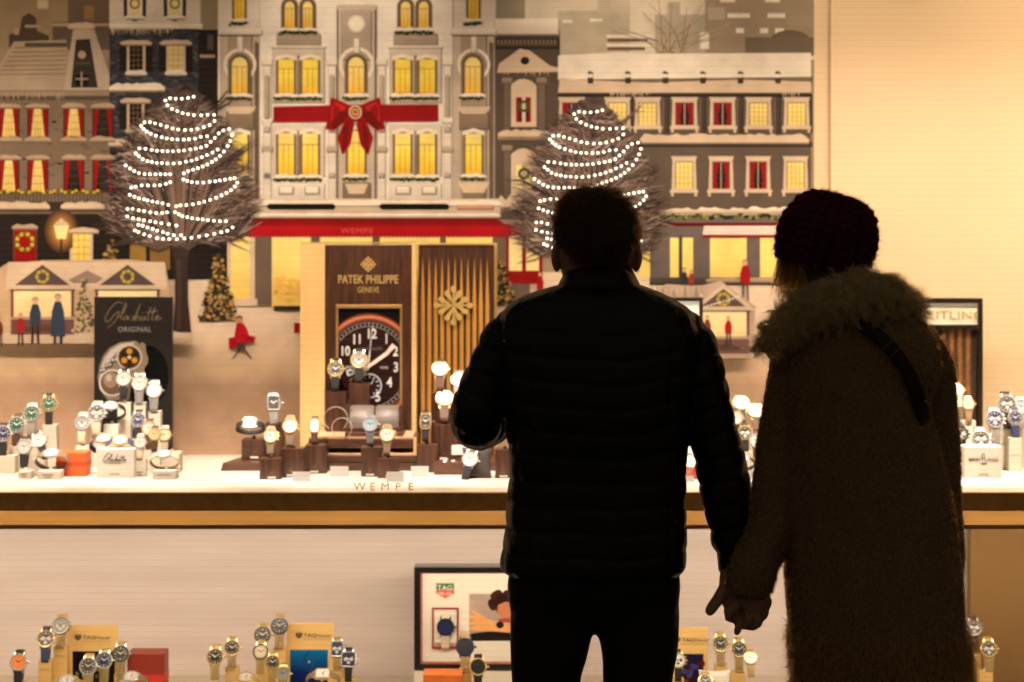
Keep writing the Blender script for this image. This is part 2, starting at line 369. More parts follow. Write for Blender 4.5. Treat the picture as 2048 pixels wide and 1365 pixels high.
# ---- windows
def window(house, x0, y0, x1, y1, style, base=10, snow=True, sill=True):
    a = Art(YP, base); w, h = x1 - x0, y1 - y0
    if style in ('arch', 'lit'):
        fr = pc(112, 92, 82)
        if style == 'arch':
            pts = lambda g: [(x0 - g, y1 + g * 0.3), (x0 - g, y0 + w / 2)] + [((x0 + x1) / 2 - (w / 2 + g) * math.cos(t), y0 + w / 2 - (w / 2 + g) * math.sin(t)) for t in [PI * i / 10 for i in range(1, 10)]] + [(x1 + g, y0 + w / 2), (x1 + g, y1 + g * 0.3)]
            a.poly(pts(7), pc(128, 110, 98), 0); a.poly(pts(3), fr, 1)
            p = pts(-1); a.poly(p, None, 2, [YELP if q[1] < y0 + h * 0.35 else (YEL if q[1] < y0 + h * 0.7 else YEL2) for q in p])
        else:
            a.rect(x0 - 5, y0 - 5, x1 + 5, y1, pc(140, 120, 106), 0); a.rect(x0 - 2.5, y0 - 2, x1 + 2.5, y1, fr, 1)
            a.grad(x0, y0, x1, y0 + h * 0.5, YELP if h > 75 else YEL, YEL, 2); a.grad(x0, y0 + h * 0.5, x1, y1, YEL, YEL2, 2)
        for k in (0.33, 0.66): a.rect(x0 + w * k - 0.7, y0 + h * 0.27, x0 + w * k + 0.7, y1, MUNT, 3)
        a.rect(x0, y0 + h * 0.26, x1, y0 + h * 0.26 + 1.6, MUNT, 3)
        if style == 'lit':
            p = [(x0 - 7, y0 + 3), (x0 - 5, y0 - 5), ((x0 + x1) / 2, y0 - 11), (x1 + 5, y0 - 5), (x1 + 7, y0 + 3), ((x0 + x1) / 2, y0 - 3)]
            a.poly(p, SNOW, 4)
    elif style in ('red', 'redpale', 'reddark'):
        a.rect(x0 - 3, y0 - 4, x1 + 3, y1 + 2, pc(52, 40, 38), 0)
        a.grad(x0, y0, x1, y1, YELP if style != 'reddark' else pc(38, 32, 34), pc(222, 174, 92) if style != 'reddark' else pc(26, 22, 24), 1)
        for s in (0, 1):
            xa, xb = (x0, x0 + w * 0.30) if not s else (x1, x1 - w * 0.30)
            a.poly([(xa, y0), (xb, y0), (xa + (xb - xa) * 0.45, y1), (xa, y1)], RED, 2)
        for k in (0.35, 0.5, 0.65): a.rect(x0 + w * k - 0.5, y0, x0 + w * k + 0.5, y1, pc(120, 88, 48) if style != 'reddark' else pc(92, 80, 72), 1.5)
        for k in (0.25, 0.5, 0.75): a.rect(x0, y0 + h * k - 0.5, x1, y0 + h * k + 0.5, pc(120, 88, 48) if style != 'reddark' else pc(92, 80, 72), 1.5)
        a.snow(x0 - 6, x1 + 6, y0 - 3, 8, SNOWD, 4)
    elif style in ('white', 'whitered', 'whitedark'):
        a.poly([(x0 - 9, y1 + 4), (x0 - 7, y0 - 4), (x0 - 10, y0 - 12), (x1 + 10, y0 - 12), (x1 + 7, y0 - 4), (x1 + 9, y1 + 4)], SNOW2, 0)
        a.rect(x0 - 2, y0 - 2, x1 + 2, y1, pc(120, 104, 90), 1)
        a.grad(x0, y0, x1, y1, *((YELP, pc(230, 188, 104)) if style == 'white' else (pc(44, 34, 36), pc(26, 20, 22))), 2)
        if style != 'white':
            for s in (0, 1):
                xa, xb = (x0, x0 + w * 0.38) if not s else (x1, x1 - w * 0.38)
                a.poly([(xa, y0), (xb, y0), (xa + (xb - xa) * 0.55, y0 + h * 0.6), (xa + (xb - xa) * 0.8, y1), (xa, y1)], RED, 3)
        mc = pc(188, 140, 60) if style == 'white' else SNOW2
        for k in (0.25, 0.5, 0.75):
            if style == 'white' or k == 0.5: a.rect(x0 + w * k - 0.8, y0, x0 + w * k + 0.8, y1, mc, 4)
        for k in (0.2, 0.4, 0.6, 0.8): a.rect(x0, y0 + h * k - 0.5, x1, y0 + h * k + 0.5, mc if style == 'white' else pc(110, 60, 56), 4)
        a.rect(x0 - 12, y1 + 2, x1 + 12, y1 + 8, SNOW2, 5); a.rect(x0 - 10, y1 + 8, x0 - 5, y1 + 15, SNOW2, 5); a.rect(x1 + 5, y1 + 8, x1 + 10, y1 + 15, SNOW2, 5)
    elif style in ('shutter', 'shutterlit'):
        for s in (-1, 1): a.rect((x0 - 20 if s < 0 else x1 + 3), y0 - 2, (x0 - 3 if s < 0 else x1 + 20), y1 + 2, pc(40, 28, 22), 0)
        a.rect(x0 - 5, y0 - 8, x1 + 5, y1 + 2, SNOW2, 1)
        a.grad(x0, y0, x1, y1, *((pc(222, 190, 124), pc(206, 168, 104)) if style == 'shutterlit' else (pc(34, 28, 30), pc(22, 18, 20))), 2)
        for k in (0.33, 0.66): a.rect(x0 + w * k - 0.5, y0, x0 + w * k + 0.5, y1, pc(150, 122, 84), 3)
        for k in (0.2, 0.4, 0.6, 0.8): a.rect(x0, y0 + h * k - 0.5, x1, y0 + h * k + 0.5, pc(150, 122, 84), 3)
        a.snow(x0 - 18, x1 + 18, y0 - 2, 9, SNOW2, 4); sill = False; a.snow(x0 - 8, x1 + 8, y1 + 6, 9, SNOW, 4)
    if sill and style in ('arch', 'lit'):
        R = random.Random(int(x0 * 3 + y0))
        a.rect(x0 - 9, y1 + 1, x1 + 9, y1 + 4, pc(190, 160, 128), 4)
        for i in range(int((w + 18) / 3.2)):
            x = x0 - 9 + i * 3.2; y = y1 + 9 + R.uniform(-2, 2.5)
            a.poly([(x - 3, y - 2), (x + R.uniform(-1, 2), y - 4), (x + 4, y), (x + R.uniform(-1, 2), y + 4)], (GREEN, GREENL, pc(34, 34, 22), pc(44, 46, 24))[i % 4], 7)
        a.snow(x0 - 10, x1 + 10, y1 + 4, 7, SNOW, 6, 0.5, 6)
    elif sill and style in ('red', 'redpale', 'reddark'):
        a.snow(x0 - 8, x1 + 8, y1 + 8, 9, SNOWD, 4)
    return a.build('window', house)

# ---- grey town house at the left
a = Art(YP, 4)
a.rect(-40, 175, 219, 460, GREY, 0)
R = random.Random(3)
for i in range(40): x, y = R.uniform(-20, 205), R.uniform(200, 400); a.rect(x, y, x + R.uniform(6, 14), y + 4, pc(104, 92, 84), 1)
a.poly([(-40, 185), (-40, 150), (0, 128), (28, 84), (132, 80), (150, 180)], pc(176, 152, 128), 1)
for i in range(7): a.stroke([(30 - i * 6, 96 + i * 9), (134 + i, 94 + i * 9)], 2.4, 2.0, pc(140, 120, 102), 2)
a.rect(50, 86, 134, 94, pc(92, 82, 76), 2)
a.poly([(128, 185), (148, 50), (184, 46), (219, 150), (219, 185)], pc(186, 162, 138), 3)
a.poly([(142, 176), (152, 80), (180, 78), (196, 176)], pc(62, 56, 54), 4); a.ell(164, 110, 8, 8, SNOWD, 5); a.rect(150, 124, 182, 129, pc(90, 82, 76), 5)
a.rect(152, 150, 176, 174, INK, 5); a.rect(162, 144, 165, 174, SNOWD, 6); a.rect(152, 157, 176, 160, SNOWD, 6)
a.snow(136, 190, 56, 12, SNOW2, 6); a.icicles(150, 182, 56, 8, 20, SNOW2, 6, 5)
a.rect(-40, 180, 219, 192, pc(150, 132, 116), 5); a.rect(-40, 192, 219, 201, pc(92, 82, 78), 4); a.icicles(-30, 130, 186, 8, 20, SNOWD, 6, 5)
a.rect(-40, 404, 215, 424, pc(60, 52, 48), 5); a.snow(-40, 100, 416, 14, SNOW2, 6); a.snow(122, 210, 416, 14, SNOW2, 6); a.rect(-40, 428, 260, 545, pc(44, 36, 33), 5)
for i in range(9): a.rect(-40, 430 + i * 12, 240, 431 + i * 12, pc(34, 28, 26), 6)
for i in range(34): x = -34 + i * 7.2; a.rect(x, 384, x + 1.4, 405, pc(40, 34, 34), 24)
for i in range(34): x = -34 + i * 7.2; a.ell(x, 382 + (i % 2) * 3, 3.4, 2.8, pc(202, 164, 40) if i % 3 else GREENL, 25, 8)
for x in (30, 46, 104, 116, 170): a.rect(x, 234 + (x * 7) % 120, x + 9, 238 + (x * 7) % 120, pc(46, 40, 38), 6)
h = a.build('printed_house', mural)
h['label'] = 'grey printed town house with red curtains and snowy roof'
for x0 in (0, 58, 130, 188):
    window(h, x0, 217, x0 + 36, 273, 'red' if x0 < 180 else 'reddark'); window(h, x0, 320, x0 + 36, 384, 'redpale' if x0 < 120 else 'reddark', snow=True, sill=False)
a = Art(YP, 11)
a.rect(26, 452, 75, 546, pc(92, 72, 60), 0); a.rect(29, 456, 72, 546, RED, 1); a.snow(24, 76, 456, 8, SNOWD, 2)
for i in range(16):
    t = 2 * PI * i / 16; a.ell(50 + 16 * math.cos(t), 484 + 16 * math.sin(t), 4, 4, pc(196, 160, 48) if i % 2 else GREENL, 2, 8)
a.build('door', h)
a = Art(YP, 11)
[a.ell(123, 462, 34 - q * 3.2, 44 - q * 4.2, pc(84 + q * 17, 52 + q * 13, 30 + q * 5), 0.3 + q * 0.05, 22) for q in range(8)]; a.poly([(108, 452), (114, 444), (132, 444), (138, 452), (132, 478), (114, 478)], pc(246, 204, 130), 1); a.poly([(108, 452), (123, 436), (138, 452)], SNOW2, 2); a.rect(121, 478, 125, 522, pc(54, 40, 30), 1)
a.build('street_lamp', h)
a = Art(YP, 11)
a.rect(140, 462, 186, 524, SNOW2, 0); a.grad(146, 466, 180, 522, pc(240, 190, 92), pc(232, 180, 84), 1); a.snow(138, 198, 464, 10, SNOW2, 2)
for x in (157, 168): a.rect(x, 466, x + 1, 522, pc(120, 84, 40), 2)
for y in (480, 494, 508): a.rect(146, y, 180, y + 1, pc(120, 84, 40), 2)
a.build('window', h)

# ---- blue brick house
a = Art(YP, 3)
a.rect(400, -150, 440, 60, pc(150, 136, 116), 0)
a.rect(219, 50, 397, 430, pc(62, 62, 72), 0)
R = random.Random(9)
for j in range(60):
    for i in range(16):
        if R.random() < 0.6:
            x = 219 + i * 11 + (j % 2) * 5.5; y = 62 + j * 5.2; c = R.choice(((78, 80, 92), (48, 48, 58), (96, 98, 110), (56, 58, 74)))
            a.rect(x, y, min(397, x + 10), y + 4.2, pc(*c), 1)
a.rect(219, -150, 401, 52, pc(212, 184, 152), 2); a.rect(219, 48, 405, 58, SNOW, 3); a.icicles(222, 345, 56, 8, 24, SNOW2, 3, 5); a.rect(397, 60, 437, 430, pc(44, 36, 34), 1); a.rect(415, 70, 427, 100, pc(92, 82, 84), 2)
a.rect(400, 110, 430, 116, SNOWD, 2)
a.snow(217, 330, 180, 14, SNOW, 4); a.rect(217, 181, 330, 184, pc(150, 110, 70), 4); a.snow(217, 262, 290, 12, SNOW2, 4); a.rect(219, 300, 260, 440, pc(44, 40, 46), 1)
a.rect(219, 430, 520, 560, pc(46, 38, 36), 2); a.rect(245, 480, 292, 540, pc(150, 108, 50), 3); a.rect(300, 480, 340, 540, pc(130, 92, 46), 3); a.rect(390, 470, 500, 560, pc(40, 32, 32), 3)
h = a.build('printed_house', mural); h['label'] = 'dark blue brick printed house with black shutters'
window(h, 259, 90, 286, 142, 'shutter'); window(h, 338, 90, 366, 142, 'shutterlit'); window(h, 259, 206, 284, 258, 'shutter')
for xc in (270, 350):
    a = Art(YP, 10)
    a.poly([(xc - 22, 34), (xc - 24, -30), (xc + 24, -30), (xc + 22, 34), (xc, 44)], pc(56, 54, 62), 0); a.rect(xc - 15, -40, xc + 15, 30, SNOW, 1); a.rect(xc - 11, -40, xc + 11, 30, pc(222, 190, 120), 2)
    a.ring(xc, 8, 7, 11, pc(124, 106, 40), 3); a.snow(xc - 20, xc + 20, 36, 8, SNOW, 3)
    a.build('window', h)

# ---- the pale palace in the middle
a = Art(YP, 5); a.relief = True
a.rect(436, -150, 990, 432, WALL, 0)
for (x0, x1) in ((441, 519), (907, 988)):
    a.rect(x0, 66, x1, 405, pc(190, 164, 138), 1); a.rect(x0 + 16, 70, x1 - 16, 405, pc(168, 146, 126), 2); a.rect(x1 - 9, 84, x1 - 4, 400, pc(120, 104, 94), 2); a.rect(x0 - 4, 58, x1 + 4, 70, SNOW, 3); a.rect(x0 - 2, 70, x1 + 2, 73, pc(72, 62, 66), 3)
    a.rect(x0 + 12, 222, x1 - 12, 258, pc(140, 122, 108), 3); a.rect(x0 + 20, 362, x1 - 20, 400, pc(140, 124, 112), 3)
    xm = (x0 + x1) / 2; a.ring(xm, 130, 27, 33, SNOW, 3, 20); a.rect(xm - 5, 74, xm + 5, 104, SNOW, 4); a.poly([(x0 + 6, 214), (x1 - 6, 214), (x1 - 18, 228), (x0 + 18, 228)], SNOW2, 4); a.poly([(x0 + 8, 364), (x1 - 8, 364), (x1 - 20, 386), (x0 + 20, 386)], SNOW2, 4)
a.rect(520, -150, 905, 410, pc(230, 200, 166), 1)
for (x0, x1) in ((546, 648), (780, 882)):
    a.rect(x0, 95, x1, 205, pc(202, 174, 146), 2); a.rect(x0 + 8, 66, x1 - 8, 92, pc(172, 150, 130), 2); a.rect(x0, 250, x1, 352, pc(206, 178, 148), 2); a.rect(x0, 366, x1, 398, pc(214, 186, 156), 2)
    for k in (0, 1): a.rect(x0 + 12 + k * 52, 372, x0 + 40 + k * 52, 388, pc(190, 162, 134), 3); a.rect(x0 + 14 + k * 52, 374, x0 + 38 + k * 52, 386, SNOW, 4)
    for k in (0.5, 0): a.rect(x0 + 49, 110 + k, x0 + 53, 200, pc(150, 130, 114), 3); a.rect(x0 + 49, 262, x0 + 53, 350, pc(150, 130, 114), 3)
    a.rect(x0 - 3, 92, x1 + 3, 96, SNOW, 4); a.poly([(x0 - 6, 70), (x0 + 14, 58), (x1 - 14, 58), (x1 + 6, 70)], SNOW, 1.5)
for x in (527, 657, 756, 888):
    a.rect(x, 128, x + 14, 408, pc(218, 190, 156), 2); a.rect(x + 3, 150, x + 10, 236, pc(184, 160, 134), 3); a.rect(x - 3, 118, x + 17, 130, SNOW, 3); a.rect(x + 2, 252, x + 11, 264, pc(190, 166, 146), 3); a.rect(x + 2, 345, x + 11, 355, pc(186, 160, 150), 3); a.rect(x - 3, 236, x + 17, 246, SNOW, 3)
    a.rect(x - 3, 292, x + 17, 304, pc(184, 158, 132), 3)
a.rect(674, 10, 752, 420, pc(196, 170, 144), 2); a.rect(683, 20, 742, 120, pc(180, 158, 136), 3); a.rect(686, 365, 740, 420, pc(132, 116, 108), 3); a.rect(674, 20, 677, 415, pc(110, 96, 86), 3); a.rect(749, 20, 752, 415, pc(110, 96, 86), 3)
a.ell(713, 48, 17, 17, SNOW, 4); a.ell(713, 48, 12, 12, pc(240, 214, 164), 5); a.ring(713, 130, 29, 36, SNOW, 4, 20); a.rect(708, 78, 718, 106, SNOW, 5)
a.poly([(690, 368), (736, 368), (728, 388), (698, 388)], SNOW2, 4)
a.rect(505, 398, 1000, 432, SNOW2, 4); a.snow(500, 1005, 410, 10, SNOW, 5)
for (x0, x1) in ((532, 672), (757, 900)): a.poly([(x0, 414), (x0 + 6, 408), (x1 - 6, 408), (x1, 413), (x1 - 4, 420), (x0 + 8, 420)], INK, 6)
a.rect(915, 410, 985, 418, pc(200, 150, 120), 6)
h = a.build('printed_palace', mural); h['label'] = 'pale printed palace with tall golden windows'
for x0 in (569, 605, 801, 837): window(h, x0, 3, x0 + 21, 57, 'arch')
for x0 in (557, 605, 790, 839): window(h, x0, 119, x0 + 31, 189, 'lit'); window(h, x0, 267, x0 + 31, 351, 'lit')
for x0 in (463, 929): window(h, x0, 114, x0 + 33, 189, 'arch')
for x0 in (469, 937): window(h, x0, -60, x0 + 20, 39, 'lit')
for x0 in (463, 931): window(h, x0, 268, x0 + 32, 350, 'lit')
window(h, 696, 114, 729, 189, 'arch'); window(h, 696, 262, 729, 350, 'lit')
# red ribbon and bow
a = Art(YP, 24)
a.poly([(547, 214), (700, 210), (877, 209), (877, 243), (700, 244), (547, 245)], RED, 0); a.poly([(547, 232), (877, 230), (877, 243), (547, 245)], pc(144, 12, 20), 0.5)
for s in (-1, 1):
    X = lambda d: 711 + s * d
    a.poly([(X(6), 232), (X(22), 244), (X(36), 276), (X(26), 311), (X(10), 290), (X(2), 250)], RED, 1); a.poly([(X(14), 240), (X(26), 262), (X(26), 311), (X(16), 286)], REDD, 1.5)
    a.poly([(X(4), 214), (X(26), 204), (X(48), 195), (X(51), 204), (X(54), 232), (X(60), 258), (X(44), 262), (X(22), 246), (X(5), 232)], RED, 2)
    a.poly([(X(20), 214), (X(40), 203), (X(47), 212), (X(50), 250), (X(38), 240), (X(24), 230)], REDL, 3); a.poly([(X(8), 222), (X(34), 222), (X(52), 252), (X(40), 258), (X(20), 240)], REDD, 3.5); a.poly([(X(30), 216), (X(44), 208), (X(46), 236), (X(36), 232)], RED, 4)
a.ell(711, 225, 13, 14, SNOW2, 5); a.ell(711, 225, 10, 11, pc(150, 60, 40), 6); a.ring(711, 225, 4, 7, pc(206, 156, 70), 7)
b = a.build('printed_bow', mural); b['label'] = 'red ribbon band with a large bow'
# shop front and awning
a = Art(YP, 20)
a.rect(480, 465, 1060, 612, pc(112, 98, 92), 0)
for (x0, x1, y1) in ((462, 500, 600), (544, 622, 618), (640, 745, 618), (760, 880, 618), (892, 985, 612)): a.grad(x0, 474, x1, y1, pc(238, 196, 112), pc(226, 178, 84), 1)
a.rect(455, 475, 462, 605, SNOW2, 2); a.rect(500, 475, 510, 605, SNOW2, 2); a.rect(455, 598, 515, 612, SNOW2, 2); a.rect(548, 580, 600, 590, pc(200, 146, 70), 2); a.rect(548, 612, 640, 622, pc(60, 58, 46), 2)
R = random.Random(21)
for i in range(30): x = 552 + R.uniform(0, 60); a.ell(x, 585 + R.uniform(-28, 16), R.uniform(3, 9), R.uniform(3, 8), pc(226, 168, 76), 2, 8)
s_ = a.build('printed_shopfront', mural); s_['label'] = 'printed shop front with yellow windows under a red awning'
a = Art(YP, 26)
a.poly([(520, 431), (985, 431), (1018, 455), (1018, 472), (495, 472), (500, 452)], RED, 0); a.poly([(520, 431), (985, 431), (1010, 449), (505, 446)], pc(126, 14, 16), 1); a.poly([(500, 452), (1014, 452), (1018, 472), (495, 472)], pc(168, 18, 22), 1)
for i in range(66): x = 497 + i * 7.95; a.poly([(x, 471), (x + 7, 471), (x + 3.5, 477)], pc(150, 16, 20), 1)
a.snow(500, 1000, 432, 6, SNOW, 2)
a.build('awning', s_)
text('lettering', 'WEMPE', 714, 467, YP - 0.0062, 10, mat('awning_lettering', pc(196, 84, 50), 0.6), s_, extrude=0.0001, stretch=1.25, space=1.15)

# ---- dark grey house with gable
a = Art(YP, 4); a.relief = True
a.rect(990, 60, 1120, 440, pc(92, 80, 74), 0); a.rect(990, 38, 1116, 68, SNOW, 3); a.rect(990, 76, 1116, 96, pc(62, 54, 52), 1)
for i in range(16): a.rect(994 + i * 7.6, 80, 998 + i * 7.6, 90, pc(130, 114, 102), 2)
a.poly([(994, 146), (998, 128), (1040, 98), (1060, 102), (1100, 132), (1118, 136), (1118, 144)], SNOW2, 2); a.ell(1050, 122, 9, 8, DARK, 3); a.icicles(1000, 1100, 142, 5, 14, SNOW2, 2, 9)
for y in (150, 285): a.rect(1008, y + 12, 1020, y + 112, pc(116, 102, 94), 1); a.rect(1076, y + 12, 1090, y + 112, pc(116, 102, 94), 1); a.rect(1004, y + 6, 1024, y + 16, pc(150, 132, 116), 2); a.rect(1073, y + 6, 1093, y + 16, pc(150, 132, 116), 2)
a.snow(996, 1104, 272, 14, SNOW2, 4); a.rect(996, 273, 1104, 278, SNOWD, 3)
for y in (158, 297): a.poly([(1022, y + 96), (1022, y + 12), (1036, y + 2), (1048, y), (1062, y + 4), (1073, y + 14), (1073, y + 96)], SNOW2, 4)
a.snow(992, 1080, 412, 26, SNOW2, 5, 0.7); a.icicles(1000, 1040, 408, 10, 22, SNOW2, 6)
h = a.build('printed_house', mural); h['label'] = 'narrow dark printed house with snowy gable'
for y in (195, 330):
    a = Art(YP, 14); a.rect(1032, y, 1062, y + 50, RED if y < 200 else pc(230, 192, 120), 0); a.rect(1044, y, 1051, y + 50, SNOW2, 1)
    if y < 200: a.rect(1038, y + 4, 1056, y + 48, pc(40, 30, 30), 0.5)
    a.ring(1048, y + 18, 6, 12, GREENL, 2); a.ring(1048, y + 18, 8, 11, GREEN, 3); a.build('window', h)

# ---- long grey house at the right
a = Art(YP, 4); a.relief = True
a.rect(1116, 180, 1622, 430, pc(100, 88, 82), 0)
a.poly([(1116, 160), (1116, 112), (1240, 104), (1290, 108), (1622, 106), (1622, 154)], SNOW, 2); a.rect(1116, 150, 1622, 166, pc(128, 112, 102), 1); a.poly([(1116, 186), (1120, 156), (1150, 160), (1300, 166), (1480, 160), (1622, 164), (1622, 186)], SNOW2, 3); a.rect(1116, 186, 1622, 192, pc(66, 58, 56), 4)
a.icicles(1220, 1300, 186, 4, 14, SNOW2, 5); a.icicles(1565, 1600, 186, 6, 16, SNOW2, 5)
for x in (1180, 1255, 1330, 1405, 1480, 1555): a.rect(x - 4, 143, x + 4, 165, pc(76, 66, 62), 4); a.ell(x, 152, 8, 4, SNOW, 5, 8)
for x in (1260, 1332, 1406, 1480, 1555, 1618): a.rect(x - 4, 192, x + 4, 264, pc(80, 70, 66), 1); a.rect(x - 6, 192, x - 4, 264, pc(124, 110, 102), 1)
a.rect(1275, 282, 1622, 292, pc(76, 66, 62), 3); a.snow(1280, 1618, 284, 17, SNOW2, 4, 0.3); a.snow(1320, 1622, 428, 15, SNOW, 4, 0.5); a.rect(1300, 430, 1622, 560, pc(112, 102, 104), 4)
R = random.Random(4)
for i in range(80): x = 1315 + i * 3.9; a.ell(x, 434 + 3 * math.sin(i * 0.55) + R.uniform(-2, 2), 4.6, 3.6, R.choice((GREEN, pc(40, 40, 24), GREENL, pc(160, 130, 60))), 6, 7)
a.rect(1300, 446, 1622, 450, REDD, 6); a.rect(1300, 420, 1622, 426, SNOW2, 5)
for (x0, x1) in ((1278, 1300), (1340, 1386), (1420, 1493), (1520, 1600)): a.grad(x0, 476, x1, 555, pc(238, 196, 104), pc(228, 184, 96), 6)
a.rect(1358, 470, 1362, 556, pc(90, 80, 84), 7); a.rect(1300, 556, 1622, 568, pc(84, 76, 74), 7)
a.snow(1412, 1622, 562, 7, SNOWD, 8)
h = a.build('printed_house', mural); h['label'] = 'long grey printed house with snow covered roof'
for x, s in ((1126, 'whitered'), (1218, 'white'), (1278, 'white'), (1352, 'whitered'), (1428, 'whitered'), (1500, 'white'), (1576, 'white')): window(h, x, 207, x + 34, 251, s)
for x, s in ((1352, 'white'), (1426, 'whitedark'), (1500, 'whitedark'), (1575, 'white')): window(h, x, 325, x + 32, 378, s)
a = Art(YP, 16)
a.poly([(1408, 452), (1622, 452), (1622, 474), (1404, 474)], pc(222, 186, 158), 0)
for i in range(30): x = 1404 + i * 7.3; a.poly([(x, 472), (x + 7, 472), (x + 3.5, 478)], RED, 1)
a.rect(1404, 470, 1622, 474, RED, 1)
a.build('awning', h)
a = Art(YP, 20)      # red kiosk behind the tree
a.rect(1012, 458, 1085, 568, RED, 0); a.rect(1018, 468, 1044, 542, pc(238, 196, 124), 1); a.rect(1052, 468, 1078, 542, pc(238, 196, 124), 1); a.poly([(1000, 474), (1006, 448), (1092, 448), (1092, 470)], pc(146, 14, 18), 2)
k = a.build('printed_kiosk', mural); k['label'] = 'red printed kiosk door front'

# ---- small decorated firs
def fir(cx, top, bot, w, lit, base=30):
    a = Art(YP, base); R = random.Random(int(cx)); n = int((bot - top) * w / 26)
    a.poly([(cx, top), (cx + w / 2, bot), (cx - w / 2, bot)], pc(48, 40, 26) if lit else pc(96, 90, 74), 0)
    for i in range(n):
        t = R.random() ** 0.7; y = top + (bot - top) * t; x = cx + R.uniform(-0.55, 0.55) * w * (0.12 + t); r = R.uniform(2.2, 5.5)
        c = R.choice(((60, 50, 26), (44, 36, 24), (40, 34, 24), (150, 104, 46), (186, 138, 70), (112, 78, 36), (160, 136, 108)) if lit else ((190, 164, 132), (120, 108, 88), (90, 84, 68), (150, 132, 108)))
        a.poly([(x - r, y), (x, y - r), (x + r, y), (x, y + r * 0.8)], pc(*c), 1 + (i % 8) * 0.2)
    return a.build('printed_fir', mural)
fir(437, 505, 640, 66, True); fir(224, 475, 545, 40, True); fir(1000, 520, 610, 56, True)

# ---- bare street trees wound with lights
TREE = [(362 + 0, 670)]
def street_tree(dx, dy, seed):
    R = random.Random(seed); a = Art(YP, 32); X = lambda x, y: (x + dx, y + dy)
    a.poly([X(346, 672), X(351, 600), X(350, 520), X(338, 480), X(390, 480), X(376, 520), X(377, 600), X(384, 672)], pc(64, 52, 50), 0)
    a.poly([X(352, 660), X(356, 600), X(354, 520), X(362, 520), X(364, 600), X(362, 660)], pc(84, 68, 62), 0.5)
    def half(y):                                                    # crown outline
        return float(np.interp(y, (168, 200, 260, 330, 400, 450, 480, 500), (10, 48, 92, 122, 142, 140, 118, 60)))
    for j in range(64):                                             # twig mass
        yy = 186 + 304 * j / 63; hf = half(yy) * 0.92
        for q in range(6):
            x0 = 362 + R.uniform(-1, 0.7) * hf; x1 = min(362 + hf * R.uniform(0.9, 1.08), x0 + R.uniform(0.3, 0.7) * hf + 8); h_ = R.uniform(7, 22)
            a.poly([X(x0, yy), X((x0 + x1) / 2, yy - h_), X(x1, yy - R.uniform(0, 14)), X((x0 + x1) / 2, yy + h_ * 0.6)], pc(*R.choice(((88, 75, 74), (74, 63, 63), (62, 53, 54), (100, 86, 84)))), 0.6 + 0.003 * (j * 6 + q))
    tones = ((64, 52, 52), (80, 67, 66), (102, 86, 84), (124, 105, 101), (150, 128, 120), (50, 41, 43), (90, 75, 74), (172, 147, 136))
    for i in range(2100):
        y0 = R.uniform(205, 486); hf = half(y0); s = R.choice((-1, 1)); x0 = 362 + s * R.uniform(0, 0.95) * hf
        L = R.uniform(22, 66) * (1.1 if i < 500 else 0.8); rad = (x0 - 362) / (hf + 1)
        ang = math.atan2(-(0.30 + R.uniform(-0.55, 0.75)), s * R.uniform(0.25, 1.0) + rad * 0.5)
        ax, ay = math.cos(ang) * L, math.sin(ang) * L; bend = R.uniform(-0.4, 0.3) * L
        ex, ey = x0 + ax, y0 + ay - bend * 0.6
        if abs(ex - 362) > half(ey) * 1.16 + 8 or ey < 158: continue
        a.stroke([X(x0, y0), X(x0 + ax * 0.5, y0 + ay * 0.5 - bend * 0.1), X(ex, ey)], R.uniform(3.0, 7) if i < 400 else R.uniform(1.3, 3.2), 0.6, pc(*R.choice(tones)), 2 + (i % 40) * 0.12)
    for i in range(40):                                             # limbs
        t = PI * (0.02 + 0.96 * (i + R.uniform(-0.4, 0.4)) / 39); ca, sa = math.cos(t), math.sin(t); r = 140 + R.uniform(-30, 20)
        e = (362 + ca * r * (0.62 if sa > 0.75 else 1), 420 - sa * (235 + R.uniform(-70, 10)))
        a.stroke([X(362 + ca * 16, 486), X(362 + ca * r * 0.40, 462 - sa * 80), X(362 + ca * r * 0.62, 442 - sa * 150), X(*e)], 5.5, 0.8, pc(*R.choice(((138, 116, 106), (52, 43, 44), (98, 84, 80), (122, 102, 96)))), 6.9 + 0.02 * i)
    for s, x0, y0, pts in ((-1, 290, 372, ((250, 352), (225, 344), (196, 338))), (-1, 280, 390, ((240, 384), (210, 372))), (-1, 300, 460, ((250, 452), (222, 444), (184, 440))), (1, 440, 330, ((480, 312), (512, 292))), (1, 450, 390, ((490, 384), (522, 376))), (1, 440, 440, ((486, 436), (528, 420))), (-1, 300, 300, ((262, 288), (240, 270))), (1, 430, 220, ((456, 200), (470, 190))), (-1, 290, 470, ((250, 476), (220, 490))), (1, 440, 470, ((480, 478), (505, 492)))):
        for k in range(3):
            o_ = R.uniform(-14, 14); a.stroke([X(x0, y0 + o_ * 0.4)] + [X(px + R.uniform(-6, 6), py + o_ + R.uniform(-6, 6)) for px, py in pts], 4.5, 0.7, pc(*R.choice(((120, 102, 96), (60, 50, 50), (84, 72, 70)))), 7.8 + k * 0.05)
    t = a.build('printed_tree', mural); t['label'] = 'bare printed street tree behind a string of lights'
    return t
street_tree(0, 0, 11); street_tree(816, 27, 12)

